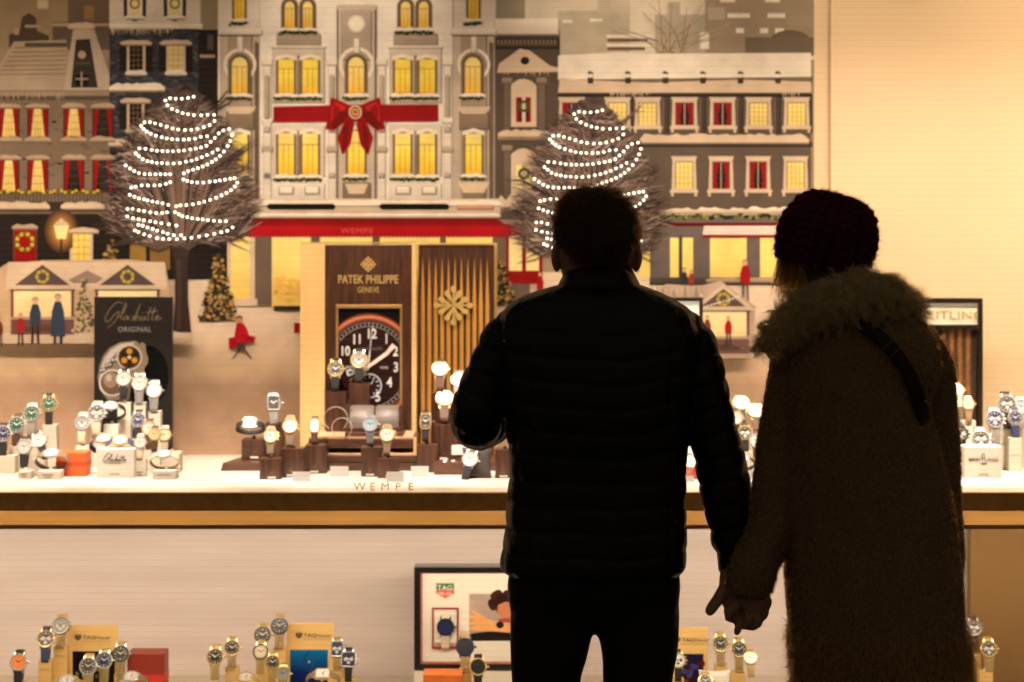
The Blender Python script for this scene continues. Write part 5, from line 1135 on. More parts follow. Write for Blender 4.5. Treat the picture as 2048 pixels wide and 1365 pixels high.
for (x0, x1, yt, Y, lab, pl, zz) in ((483, 528, 880, 5.27, 'dark wood block under the black strap ring', 1, 0.022), (531, 568, 846, 5.31, 'tall dark wood block under the jewelled watch', 0, 0.022), (519, 562, 918, 5.03, 'nearest dark wood block under the grey dial calendar watch', 1, 0), (562, 606, 898, 5.07, 'dark wood block under the gold chronograph', 1, 0), (610, 653, 891, 5.145, 'dark wood block under the white tonneau watch', 1, 0), (652, 692, 785, 5.33, 'tall dark wood block under the black dial gold watch', 0, 0.022), (698, 738, 768, 5.335, 'tallest dark wood block before the clock picture', 0, 0.022), (722, 764, 896, 5.085, 'dark wood block under the ice blue watch', 1, 0), (755, 797, 918, 5.055, 'dark wood block under the white ringed gold watch', 1, 0), (833, 875, 891, 5.165, 'dark wood block under the black tonneau watch', 0, 0), (862, 900, 786, 5.32, 'tall dark wood block behind the bright white watches', 0, 0.022), (868, 914, 850, 5.24, 'wide dark wood block under the large bright watch', 1, 0.022), (904, 940, 804, 5.33, 'dark wood block under the half hidden watch', 0, 0.022), (990, 1030, 900, 5.055, 'dark wood block touching the jacket edge', 1, 0)):
    block(x0, x1, yt, Y, ZC + zz, m_wood, lab, plaque=bool(pl), group='dark wood display blocks')
# clear acrylic wrist rings left empty
m_clear = mat('acrylic', (0.75, 0.66, 0.56), 0.15, var=0.02, coat=0.6)
for (x, y, rr, Y, lab) in ((672, 838, 24, 5.20, 'empty clear acrylic ring beside the black dial watch block'), (684, 856, 20, 5.18, 'small empty clear acrylic ring lying on the shelf')):
    mb = MB(); R_ = rr * Y / F
    n = 30; vs = []; fs = []
    for i in range(n):
        q = -0.9 + 5.0 * i / (n - 1)
        for (dr, dy) in ((-0.0007, -0.004), (0.0007, -0.004), (0.0007, 0.004), (-0.0007, 0.004)): vs.append((WX(x, Y) + (R_ + dr) * math.cos(q), Y + dy, WZ(y, Y) + (R_ + dr) * math.sin(q)))
    for i in range(n - 1):
        for k in range(4): fs.append((i * 4 + k, i * 4 + (k + 1) % 4, i * 4 + 4 + (k + 1) % 4, i * 4 + 4 + k))
    fs += [(0, 1, 2, 3), (4 * n - 4, 4 * n - 1, 4 * n - 2, 4 * n - 3)]
    mb.add(vs, fs); o = mb.build('wrist_ring', m_clear); tag(o, lab, 'wrist ring')

# ---- between the couple, and beyond the man's arm
W(1378, 922, 14, 5.05, 'bright white dial watch on the red pillow', dial='white', metal='yellow', strap='red', pitch=36)
W(1482, 806, 17, 5.28, 'bright white watch between the couple, higher of the two', dial='white', metal='yellow', strap='black', pitch=40)
W(1512, 822, 17, 5.26, 'bright white watch partly behind the woman\'s coat', dial='white', metal='yellow', strap='brown', pitch=40)
W(1472, 836, 14, 5.22, 'silver dial watch peeping past the black sleeve', dial='silver', metal='gold', strap='black')
W(1490, 866, 14.5, 5.15, 'black dial gold watch on black strap between the couple', dial='black', metal='yellow', strap='black', kind='chrono')
W(1513, 882, 14, 5.10, 'white dial watch on brown strap at the coat edge', dial='silver', metal='steel', strap='brown')
W(1488, 916, 11, 5.06, 'watch lying in a black strap loop behind the sleeve', dial='silver', strap='black', loop='ring')
for (x0, x1, yt, Y, lab) in ((1468, 1496, 850, 5.30, 'cream block under the higher bright watch between the couple'), (1500, 1526, 866, 5.275, 'cream block behind the coat edge'), (1460, 1484, 872, 5.235, 'cream block hidden behind the black sleeve'), (1479, 1502, 904, 5.14, 'cream block under the black dial gold watch'), (1503, 1525, 918, 5.09, 'cream block at the coat edge in the front row')):
    block(x0, x1, yt, Y, ZC, m_blk, lab, group='cream display blocks')

# ---- far end of the counter
W(1914, 780, 14, 5.30, 'bright white dial watch peeping past the coat shoulder', dial='white', metal='yellow', strap='cream', pitch=40)
W(1937, 808, 12.5, 5.26, 'small pink dial watch on pale bracelet before the grille', dial='pink', metal='gold', strap='gold')
W(1921, 868, 16, 5.14, 'black chronograph half hidden by the coat sleeve', dial='black', metal='black', strap='black', kind='chrono')
W(1962, 878, 17.5, 5.13, 'black chronograph on top of the monogram box', dial='dark', strap='steel', kind='chrono')
W(1990, 838, 18, 5.18, 'blue chronograph on steel bracelet at the counter end', dial='blue', strap='steel', kind='chrono')
W(2014, 808, 18, 5.23, 'black chronograph on black rubber strap, highest at the counter end', dial='dark', strap='black', kind='chrono')
W(2043, 814, 16, 5.26, 'blue and white chronograph cut by the picture edge', dial='lightblue', strap='steel', kind='chrono')
W(2031, 836, 15, 5.20, 'blue dial watch on navy strap behind the black chronograph', dial='blue', strap='blue')
for (x0, x1, yt, Y, lab) in ((1902, 1926, 816, 5.30, 'cream block hidden behind the coat shoulder'), (1925, 1952, 842, 5.26, 'cream block under the small pink watch'), (1908, 1930, 908, 5.13, 'cream block beside the coat sleeve'), (1975, 2002, 884, 5.175, 'cream block under the blue chronograph'), (1998, 2028, 854, 5.225, 'tall cream block with monogram at the counter end'), (2018, 2044, 876, 5.19, 'cream block under the navy strap watch'), (2046, 2072, 860, 5.25, 'cream block cut by the picture edge')):
    b = block(x0, x1, yt, Y, ZC, m_blk, lab, group='cream display blocks')
    if x0 in (1998, 2018): text('lettering', 'BREITLING', (x0 + x1) / 2, yt + 36, Y - 0.0004, 2.6, m_greyink, b, extrude=0.0002, stretch=1.2)

# ---- lower display
GW = 'watches in the lower display'
W = lambda *a, **k: watch(*a, **{**dict(group=GW), **k})
W(37, 1325, 17, 5.05, 'orange dial watch on black strap in the lower display', dial='orange', strap='black', kind='gem')
W(91, 1278, 17, 5.12, 'black chronograph on navy strap beside the first advert card', dial='dark', metal='gold', strap='blue', kind='chrono')
W(121, 1252, 16.5, 5.16, 'grey dial bracelet watch, highest beside the first advert card', dial='grey', metal='grey', strap='yellow', kind='chrono')
W(176, 1333, 17, 5.06, 'dark dial bracelet watch, first of three before the dark photo', dial='dark', strap='yellow', kind='bars')
W(208, 1321, 16.5, 5.09, 'blue black bracelet watch, middle of three before the dark photo', dial='blue', strap='yellow')
W(241, 1308, 16.5, 5.12, 'dark dial bracelet watch, last of three beside the red box', dial='dark', strap='yellow', bezel='dark')
W(262, 1352, 15, 5.02, 'watch lying in a dark strap loop before the red box', dial='silver', strap='taupe', loop='ring')
W(133, 1360, 16, 5.02, 'chronograph lying in a steel loop at the bottom edge', dial='silver', strap='yellow', loop='ring', kind='chrono')
W(430, 1314, 16.5, 5.07, 'black dial bracelet watch, lower of the lone pair', dial='black', metal='yellow', strap='yellow')
W(464, 1296, 15.5, 5.11, 'black dial bracelet watch, higher of the lone pair', dial='black', metal='yellow', strap='yellow')
W(525, 1270, 16.5, 5.15, 'dark ringed bracelet watch beside the blue advert card', dial='dark', metal='yellow', strap='yellow', bezel='dark')
W(559, 1252, 17, 5.19, 'watch with blue and red bezel, highest by the blue advert', dial='black', metal='yellow', strap='yellow', bezel='blue')
W(521, 1304, 15.5, 5.09, 'watch with dark bezel and cream dial on bracelet', dial='cream', metal='yellow', strap='yellow', bezel='dark')
W(545, 1325, 14.5, 5.06, 'small black dial watch on bracelet below the cream dial one', dial='black', metal='yellow', strap='yellow')
W(566, 1348, 14.5, 5.03, 'small grey dial watch on bracelet at the bottom edge', dial='grey', metal='yellow', strap='yellow')
W(491, 1354, 15, 5.03, 'jewelled watch lying in a gold loop at the bottom edge', dial='silver', metal='yellow', strap='yellow', loop='ring', kind='gem')
W(674, 1298, 15.5, 5.13, 'rectangular blue dial watch on bracelet by the blue advert', shape='rect', dial='blue', strap='yellow', kind='chrono')
W(697, 1319, 16, 5.09, 'square blue dial watch on black strap by the blue advert', shape='square', dial='blue', strap='black', kind='chrono')
W(645, 1347, 16, 5.03, 'square white watch lying in a dark strap loop', shape='square', dial='white', metal='yellow', strap='taupe', loop='ring')
W(930, 1294, 18, 5.08, 'dark faced smart watch on gold bracelet before the framed advert', dial='black', metal='black', strap='yellow', kind='smart', bezel='blue')
W(956, 1334, 17, 5.04, 'dark faced smart watch on black strap before the framed advert', dial='black', metal='yellow', strap='black', kind='smart')
W(891, 1255, 17, 5.19, 'smart watch with green and blue face set in the framed advert', dial='blue', metal='black', strap='cream', kind='smart', pitch=4)
W(1356, 1321, 15, 5.06, 'white dial chronograph with dark subdials beside the trouser leg', dial='white', metal='yellow', strap='black', kind='panda')
W(1441, 1288, 16, 5.12, 'black dial bracelet watch under the joined hands, higher one', dial='black', metal='yellow', strap='yellow', kind='bars')
W(1478, 1299, 16, 5.10, 'black dial bracelet watch just below the pointing finger', dial='black', metal='yellow', strap='yellow', kind='bars')
W(1501, 1316, 13.5, 5.07, 'small bright white dial watch on gold bracelet under the hands', dial='white', metal='yellow', strap='yellow', pitch=34)
W(1411, 1362, 15, 5.0, 'dark dial watch on the cream pillow at the bottom edge', dial='dark', metal='yellow', strap='yellow', pitch=40)
W(1948, 1256, 16, 5.10, 'black chronograph on brown strap beside the coat hem', dial='dark', metal='grey', strap='brown', kind='chrono')
W(1978, 1298, 16, 5.06, 'black chronograph on gold bracelet before the bronze panel', dial='dark', metal='yellow', strap='yellow', kind='chrono')
pillow(1398, 1340, 1462, 1404, 5.04, m_card, 'display_pillow', 'cream pillow in the lower display under the joined hands')
for (x0, x1, yt, Y, lab) in ((25, 49, 1366, 5.045, 'buff block under the orange dial watch'), (76, 102, 1321, 5.115, 'buff block under the navy strap chronograph'), (107, 134, 1294, 5.155, 'tall buff block under the grey dial watch'), (228, 254, 1350, 5.115, 'buff block beside the dark red box'), (450, 477, 1336, 5.105, 'buff block under the higher lone watch'), (512, 538, 1312, 5.145, 'buff block under the dark ringed watch'), (547, 572, 1295, 5.185, 'tall buff block beside the blue advert'), (662, 686, 1338, 5.125, 'buff block under the rectangular blue watch'), (685, 709, 1360, 5.085, 'buff block under the square blue watch'), (918, 943, 1340, 5.075, 'buff block under the bracelet smart watch'), (1344, 1368, 1359, 5.055, 'buff block under the white chronograph'), (1430, 1455, 1329, 5.115, 'buff block under the higher watch below the hands'), (1462, 1490, 1346, 5.095, 'buff block under the watch below the finger'), (1936, 1962, 1311, 5.095, 'buff block with print beside the coat hem'), (1960, 1986, 1345, 5.055, 'buff block with print before the bronze panel')):
    b = block(x0, x1, yt, Y, ZL, m_buff, lab, group='buff display blocks')
    if x0 in (1936, 1960): text('lettering', 'BREITLING', (x0 + x1) / 2, yt + 22, Y - 0.0004, 2.8, m_greyink, b, extrude=0.0002, stretch=1.1)
    if x0 in (76, 107): text('lettering', 'TAG Heuer', (x0 + x1) / 2, yt + 20, Y - 0.0004, 3, m_greyink, b, extrude=0.0002)
# ================================================================== the couple
def crom(P, n):
    P = np.array(P, float); out = []
    for i in range(len(P) - 1):
        p0, p1, p2, p3 = P[max(0, i - 1)], P[i], P[i + 1], P[min(len(P) - 1, i + 2)]
        for k in range(n):
            t = k / n; out.append(0.5 * (2 * p1 + (p2 - p0) * t + (2 * p0 - 5 * p1 + 4 * p2 - p3) * t * t + (3 * p1 - p0 - 3 * p2 + p3) * t ** 3))
    out.append(P[-1]); return np.array(out)
class Body:
    """closed lofts gathered, then fused into one continuous surface"""
    def __init__(s): s.v = []; s.f = []; s.n = 0
    def rings(s, R):
        k = len(R[0]); n0 = s.n
        for r in R: s.v.append(np.asarray(r))
        m = len(R); 
        for j in range(m - 1):
            for i in range(k): s.f.append((n0 + j * k + i, n0 + j * k + (i + 1) % k, n0 + (j + 1) * k + (i + 1) % k, n0 + (j + 1) * k + i))
        s.f.append(tuple(n0 + i for i in range(k))[::-1]); s.f.append(tuple(n0 + (m - 1) * k + i for i in range(k))); s.n += m * k; return s
    def loft(s, L, p=2.3, k=72, disp=None):
        """rows (z, cx, cy, half width, half depth)"""
        R = []
        for (z, cx, cy, hw, hd) in L:
            a = np.linspace(0, 2 * PI, k, endpoint=False); c, q = np.cos(a), np.sin(a)
            x = np.sign(c) * np.abs(c) ** (2 / p) * hw; y = np.sign(q) * np.abs(q) ** (2 / p) * hd
            r = np.stack([cx + x, cy + y, np.full(k, z)], 1)
            if disp is not None:
                nn = np.stack([x / hw ** 2 * hw, y / hd ** 2 * hd, np.zeros(k)], 1); nn /= np.linalg.norm(nn, axis=1, keepdims=True) + 1e-9
                r += nn * disp(r, a)[:, None]
            R.append(r)
        return s.rings(R)
    def tube(s, P, k=28, disp=None, flat=1.0):
        """rows (x, y, z, r); disp(arclength, angle array, pts)"""
        P = np.asarray(P, float); C = P[:, :3]; r = P[:, 3]
        T = np.gradient(C, axis=0); T /= np.linalg.norm(T, axis=1, keepdims=True) + 1e-12
        up = np.array([0, 1.0, 0]); 
        if abs(T[0] @ up) > 0.9: up = np.array([1.0, 0, 0])
        N = np.cross(T[0], up); N /= np.linalg.norm(N); R = []; sl = 0
        for i in range(len(C)):
            N = N - T[i] * (N @ T[i]); N /= np.linalg.norm(N); B = np.cross(T[i], N)
            if i: sl += np.linalg.norm(C[i] - C[i - 1])
            a = np.linspace(0, 2 * PI, k, endpoint=False); d = np.cos(a)[:, None] * N + np.sin(a)[:, None] * B * flat
            rr = np.full(k, r[i])
            if disp is not None: rr = rr + disp(sl, a, C[i] + d * r[i])
            R.append(C[i] + d * rr[:, None])
        return s.rings(R)
    def ball(s, c, r3, k=20, m=12):
        R = []
        for j in range(m + 1):
            t = PI * (0.02 + 0.96 * j / m); a = np.linspace(0, 2 * PI, k, endpoint=False)
            R.append(np.stack([c[0] + r3[0] * math.sin(t) * np.cos(a), c[1] + r3[1] * math.sin(t) * np.sin(a), np.full(k, c[2] + r3[2] * math.cos(t))], 1))
        return s.rings(R)
    def fuse(s, name, material, parent, voxel=0.005, smooth=3, factor=0.5):
        V = np.concatenate(s.v); me = bpy.data.meshes.new(name); me.from_pydata(V.tolist(), [], s.f); me.update()
        o = bpy.data.objects.new(name, me); COL.objects.link(o)
        bm = bmesh.new(); bm.from_mesh(me); bmesh.ops.recalc_face_normals(bm, faces=bm.faces); bm.to_mesh(me); bm.free()
        md = o.modifiers.new('r', 'REMESH'); md.mode = 'VOXEL'; md.voxel_size = voxel; md.use_smooth_shade = True
        if smooth: sm = o.modifiers.new('s', 'SMOOTH'); sm.factor = factor; sm.iterations = smooth
        bpy.context.view_layer.update(); dg = bpy.context.evaluated_depsgraph_get()
        new = bpy.data.meshes.new_from_object(o.evaluated_get(dg)); bpy.data.objects.remove(o)
        new.name = name; new.materials.clear(); new.materials.append(material); new.polygons.foreach_set('use_smooth', np.ones(len(new.polygons), dtype=bool))
        return link(bpy.data.objects.new(name, new), parent)
def densify(rows, step):
    """rows of numbers interpolated smoothly along the first column"""
    P = np.array(rows, float); C = crom(P, 12); t = C[:, 0]; o = np.argsort(t); t = t[o]; C = C[o]
    n = max(3, int(abs(P[-1, 0] - P[0, 0]) / step)); q = np.linspace(t[0], t[-1], n)
    return np.stack([q] + [np.interp(q, t, C[:, i]) for i in range(1, P.shape[1])], 1)
def path(rows, step=0.004):
    C = crom(rows, 16); d = np.concatenate([[0], np.cumsum(np.linalg.norm(np.diff(C[:, :3], axis=0), axis=1))]); q = np.linspace(0, d[-1], max(4, int(d[-1] / step)))
    return np.stack([np.interp(q, d, C[:, i]) for i in range(C.shape[1])], 1)
def vnoise(pts, f, seed=0.0):
    return np.array([noise.noise(Vector((p[0] * f[0] + seed, p[1] * f[1], p[2] * f[2]))) for p in pts])
def puff(s, T, A):
    f = (s / T) % 1.0; return A * (1 - np.abs(2 * f - 1) ** 4)
def strands(name, P, D, Ln, width, segs, material, parent, sag=0.0, curl=0.0, curlf=1.5, jitter=0.25, lock=None):
    """ribbon strands: roots P, directions D (n,3), lengths Ln (n,)"""
    n = len(P); D = D / (np.linalg.norm(D, axis=1, keepdims=True) + 1e-9)
    rnd = rng.normal(size=(n, 3)); S = np.cross(D, rnd); S /= np.linalg.norm(S, axis=1, keepdims=True) + 1e-9; B = np.cross(D, S)
    bend = rng.normal(size=(n, 3)) * jitter; ph = rng.uniform(0, 2 * PI, n); cf = curlf * rng.uniform(0.7, 1.3, n); pts = []
    if lock is not None:                       # strands of one lock bend and curl together
        k_ = lock.max() + 1; ph = rng.uniform(0, 2 * PI, k_)[lock] + rng.normal(size=n) * 0.25; cf = (curlf * rng.uniform(0.7, 1.3, k_))[lock]; bend = (rng.normal(size=(k_, 3)) * jitter)[lock] + rng.normal(size=(n, 3)) * jitter * 0.25
        S = rng.normal(size=(k_, 3))[lock]; S = np.cross(D, S); S /= np.linalg.norm(S, axis=1, keepdims=True) + 1e-9; B = np.cross(D, S)
    for k in range(segs + 1):
        t = k / segs; q = P + D * (Ln * t)[:, None] + bend * (Ln * t * t * 0.5)[:, None]; q[:, 2] -= sag * Ln * t * t
        if curl: q = q + (S * np.cos(ph + cf * 2 * PI * t)[:, None] + B * np.sin(ph + cf * 2 * PI * t)[:, None]) * (curl * min(1.0, t * 2.5)) - (S * np.cos(ph)[:, None] + B * np.sin(ph)[:, None]) * (curl * min(1.0, t * 2.5)) * 0.3
        pts.append(q)
    V = []; wd = np.broadcast_to(width, (n,))
    for k, q in enumerate(pts):
        t = k / segs; w_ = wd * (1 - 0.75 * t ** 2) / 2
        V += [q - S * w_[:, None], q + S * w_[:, None]]
    V = np.stack(V, 1).reshape(-1, 3); m = 2 * (segs + 1); base = np.arange(n)[:, None] * m
    Q = np.concatenate([np.stack([base[:, 0] + 2 * k, base[:, 0] + 2 * k + 1, base[:, 0] + 2 * k + 3, base[:, 0] + 2 * k + 2], 1) for k in range(segs)])
    me = arrays_mesh(name, V, Q, True); me.materials.append(material)
    return link(bpy.data.objects.new(name, me), parent)
def sample(o, n, keep=None):
    """points and normals spread evenly over a mesh object's surface (world space)"""
    me = o.data; me.calc_loop_triangles(); nv = len(me.vertices)
    co = np.empty(nv * 3, np.float32); me.vertices.foreach_get('co', co); co = co.reshape(-1, 3).astype(float)
    tri = np.empty(len(me.loop_triangles) * 3, np.int32); me.loop_triangles.foreach_get('vertices', tri); tri = tri.reshape(-1, 3)
    a, b, c = co[tri[:, 0]], co[tri[:, 1]], co[tri[:, 2]]; N = np.cross(b - a, c - a); A = np.linalg.norm(N, axis=1); N = N / (A[:, None] + 1e-12)
    if keep is not None: A = A * keep((a + b + c) / 3, N)
    i = rng.choice(len(A), n, p=A / A.sum()); u, v = rng.random(n), rng.random(n); f = u + v > 1; u[f] = 1 - u[f]; v[f] = 1 - v[f]
    return a[i] + (b[i] - a[i]) * u[:, None] + (c[i] - a[i]) * v[:, None], N[i]

m_skin = mat('skin', (0.58, 0.34, 0.24), 0.5, var=0.08, vscale=30, bump=0.05, bscale=200)
for n_ in [m_skin.node_tree.nodes['Principled BSDF']]:
    n_.inputs['Subsurface Weight'].default_value = 0.3; n_.inputs['Subsurface Radius'].default_value = (0.012, 0.004, 0.002); n_.inputs['Subsurface Scale'].default_value = 1.0
m_nylon = mat('black_nylon', (0.010, 0.0092, 0.009), 0.46, var=0.25, vscale=60, spec=0.35, bump=0.4, bscale=55, stretch=(1.6, 1.6, 0.6))
m_trouser = mat('black_trouser_cloth', (0.008, 0.007, 0.007), 0.75, var=0.2, vscale=80, bump=0.1, bscale=300, sheen=0.15)
m_shoe = mat('black_shoe_leather', (0.012, 0.010, 0.009), 0.35)
m_hairm = mat('dark_brown_hair', (0.27, 0.16, 0.078), 0.45, var=0.5, vscale=220, translucent=0.80)
m_hairbase = mat('dark_hair_base', (0.03, 0.02, 0.012), 0.6, var=0.3)

# ------------------------------------------------------------------ man in the quilted jacket
MY = 4.24
man = empty('person', (WX(1190, MY), MY, 0.0), 'man in a black quilted jacket seen from behind at the window', 'person')
mx = lambda px, dy=0.0: WX(px, MY + dy)
mz = lambda py, dy=0.0: WZ(py, MY + dy)
mr = lambda r: r * MY / F
def mp(px, py, dy, r): return (mx(px, dy), MY + dy, mz(py, dy), mr(r))
MC = mx(1193)
b = Body()
head = [(394, 1192, 0.00, 26, .045), (406, 1192, 0, 48, .068), (425, 1192, 0, 66, .088), (455, 1192, 0, 76, .099), (485, 1193, .002, 77, .100), (510, 1193, .006, 74, .096), (535, 1192, .014, 71, .088), (562, 1194, .020, 65, .080), (585, 1198, .016, 50, .060), (610, 1198, .006, 48, .056), (640, 1196, .0, 66, .065), (660, 1194, .0, 110, .075)]
b.loft(densify([(mz(py), mx(cx), MY + dy, mr(hw), hd) for py, cx, dy, hw, hd in head[::-1]], 0.008), 2.1, 40)
hx = mx(1194)
b.ball((hx, MY + 0.105, mz(520)), (0.014, 0.026, 0.022)); b.ball((hx, MY + 0.092, mz(498)), (0.011, 0.02, 0.03)); b.ball((hx, MY + 0.086, mz(575)), (0.03, 0.026, 0.02)); b.ball((hx, MY + 0.090, mz(545)), (0.024, 0.014, 0.006)); b.ball((hx, MY + 0.089, mz(553)), (0.022, 0.014, 0.006)); b.ball((hx, MY + 0.088, mz(478)), (0.055, 0.018, 0.008))
for s, px in ((-1, 1117), (1, 1268)):          # ears
    P = [(mx(px) + s * 0.004 * q, MY - 0.006 - 0.02 * math.sin(t) * 0.55, mz(516) + 0.026 * math.cos(t), 0.0062) for q, t in ((0.4, 0.0), (1.6, 0.5), (2.4, 1.1), (2.6, 1.7), (1.6, 2.4), (0.4, 3.1))]
    b.tube(path(P), 12); b.ball((mx(px) + s * 0.002, MY - 0.002, mz(517)), (0.005, 0.014, 0.022))
# trunk, legs and arms under the clothes
b.loft(densify([(0.88, MC, MY, .12, .055), (0.95, MC, MY, .145, .080), (1.1, MC, MY, .15, .090), (1.3, MC, MY, .17, .105), (1.45, MC, MY, .18, .10), (1.52, MC, MY, .12, .075), (1.56, MC, MY, .06, .055)], 0.02), 2.3, 40)
for px in (1095, 1277): b.tube(path([(mx(px), MY, 0.90, .065), (mx(px), MY, 0.7, .058), (mx(px), MY, .47, .045), (mx(px), MY - .01, .25, .042), (mx(px), MY - .01, .09, .03)], 0.02), 20); b.tube(path([(mx(px), MY - .03, .05, .028), (mx(px), MY + .06, .045, .03), (mx(px), MY + .16, .035, .026)], 0.02), 16)
ARM_R = [(1352, 650, 0, 34), (1374, 668, 0, 42), (1390, 702, 0, 46), (1404, 765, 0, 48), (1416, 822, 0, 48.5), (1428, 871, 0, 49), (1439, 919, 0.0, 50), (1448, 960, 0.0, 51), (1454, 1000, 0, 49), (1460, 1040, 0, 45), (1464, 1080, 0, 40), (1466, 1115, 0, 32), (1466, 1146, 0, 27)]
ARM_L = [(1040, 648, 0, 32), (1018, 664, 0, 41), (1001, 695, 0, 45), (982, 742, 0, 46), (962, 792, 0, 50), (954, 828, 0.0, 51.5), (957, 849, 0.045, 51), (985, 840, .13, 47), (1035, 818, .21, 42), (1080, 800, .26, 36)]
b.tube(path([(*mp(*q)[:3], mp(*q)[3] * 0.62) for q in ARM_R], 0.02), 18); b.tube(path([(*mp(*q)[:3], mp(*q)[3] * 0.62) for q in ARM_L], 0.02), 18)
def finger(b, P, k=14):
    q = path(P, 0.003); b.tube(q, k); e = q[-1]; b.ball(e[:3], (e[3] * 1.02,) * 3, 14, 10)
def hp(px, py, dy, r): return (WX(px, 4.20 + dy), 4.20 + dy, WZ(py, 4.20 + dy), r)
# right hand: palm under the cuff, thumb out, fingers laced downwards
b.tube(path([hp(1466, 1140, .02, .026), hp(1466, 1165, .012, .030), hp(1470, 1195, .004, .032), hp(1474, 1214, .004, .026)], 0.004), 18, flat=0.62)
finger(b, [hp(1460, 1164, .0, .016), hp(1447, 1184, -.004, .0150), hp(1434, 1202, -.008, .0125), hp(1424, 1216, -.010, .0118), hp(1420, 1222, -.010, .0105)])
for P in ([hp(1458, 1205, .004, .0105), hp(1457, 1226, .008, .0100), hp(1464, 1238, .0, .0090), hp(1470, 1236, -.012, .008)], [hp(1468, 1210, .0, .0105), hp(1474, 1232, -.004, .0098), hp(1479, 1248, -.008, .0090), hp(1474, 1264, -.010, .0072)], [hp(1482, 1208, .004, .0100), hp(1490, 1228, .0, .0095), hp(1499, 1240, -.014, .0085), hp(1504, 1232, -.026, .0075)], [hp(1492, 1200, .008, .0095), hp(1506, 1214, .004, .0088), hp(1517, 1218, -.012, .008), hp(1520, 1208, -.024, .007)]):
    finger(b, P)
# left hand, raised before the chest
b.tube(path([mp(1085, 798, .265, 26), mp(1110, 790, .29, 30), mp(1130, 784, .30, 24)], 0.004), 16, flat=0.7)
for k in range(4): b.tube(path([mp(1128, 772 + k * 11, .30, 9), mp(1150, 768 + k * 12, .315, 8.5), mp(1162, 772 + k * 12, .30, 7.5), mp(1158, 778 + k * 12, .285, 6.5)], 0.003), 10)
b.tube(path([mp(1108, 778, .285, 11), mp(1122, 764, .275, 10), mp(1140, 760, .272, 8)], 0.003), 10)
body = b.fuse('body', m_skin, man, 0.0031, 1)
# jacket
def jz(py): return mz(py)
TOR = [(556, 1150, 1245, .060), (566, 1128, 1272, .078), (582, 1072, 1318, .098), (600, 1030, 1352, .112), (625, 1004, 1384, .124), (660, 994, 1398, .134), (700, 992, 1400, .140), (760, 1000, 1392, .146), (820, 1008, 1384, .146), (880, 1014, 1377, .142), (940, 1018, 1372, .138), (1000, 1015, 1372, .138), (1060, 1010, 1373, .140), (1100, 1004, 1373, .142), (1132, 1001, 1371, .141), (1146, 1010, 1361, .132)]
def tor_disp(r, a):
    z = r[0, 2]; x = r[:, 0] - MC
    zz = z - 0.55 * x ** 2 * (1 if z > 1.2 else 0.15) - 0.958 + 0.003 * np.sin(x * 30)
    d = puff(zz, 0.0512, 0.0036) * (1.0 if z < 1.52 else max(0.0, (1.56 - z) / 0.04))
    wr = vnoise(r, (34, 34, 12)) * 0.0034 + vnoise(r, (90, 90, 30), 5.0) * 0.0014
    if 1.48 < z < 1.60:
        for sx in (mx(1182), mx(1283)): d = d - 0.004 * np.exp(-((r[:, 0] - sx) / 0.003) ** 2) * (r[:, 1] < MY)
    if z < 1.45: 
        for sx in (mx(1054), mx(1335)): d = d - 0.004 * np.exp(-((r[:, 0] - sx) / 0.003) ** 2) * (r[:, 1] < MY)
    return d + wr - 0.004
b = Body()
rows = densify([(jz(py), (mx(l) + mx(r_)) / 2, MY, (mx(r_) - mx(l)) / 2, hd) for py, l, r_, hd in TOR[::-1]], 0.0030)
b.loft(rows, 2.5, 190, tor_disp)
def arm_disp(T, ph, seed):
    def f(s, a, pts): return puff(s + ph + 0.006 * np.cos(a + 0.6), T, 0.0046) - 0.003 + vnoise(pts, (45, 45, 30), seed) * 0.0036
    return f
b.tube(path([mp(*q) for q in ARM_R], 0.003), 84, arm_disp(0.0515, 0.012, 3.0)); b.tube(path([mp(*q) for q in ARM_L], 0.003), 84, arm_disp(0.0515, 0.03, 8.0))
jacket = b.fuse('jacket', m_nylon, man, 0.0036, 1, 0.4)
# stand-up collar: a hollow padded band, higher at the nape
n = 90; R = []
prof = [(0.0, 1.06), (0.35, 1.03), (0.7, 1.0), (0.93, 0.985), (1.0, 0.955), (0.97, 0.915), (0.6, 0.90), (0.0, 0.93)]
for t, k in prof:
    a = np.linspace(0, 2 * PI, n, endpoint=False); back = (1 - np.sin(a)) / 2
    zt = mz(556) + (mz(506) - mz(556)) * back ** 1.3; zb = mz(590) + 0.01 * back; hw, hd = mr(63) * k, 0.074 * k
    z = zb + (zt - zb) * t; flare = 1 + 0.34 * (1 - t) 
    pf = 1 + 0.03 * np.abs(np.sin(t * PI * 2))
    R.append(np.stack([mx(1198) + np.cos(a) * hw * flare * pf, MY + 0.005 + np.sin(a) * hd * flare * pf, z], 1))
cb = Body(); cb.rings(R); V = np.concatenate(cb.v); m_ = len(prof)
fs = [f for f in cb.f if len(f) == 4] + [((m_ - 1) * n + i, (m_ - 1) * n + (i + 1) % n, (i + 1) % n, i) for i in range(n)]
col_ = mesh_obj('collar', V.tolist(), fs, m_nylon, man, True); sb = col_.modifiers.new('s', 'SUBSURF'); sb.levels = 1; sb.render_levels = 1; fix_normals(col_)
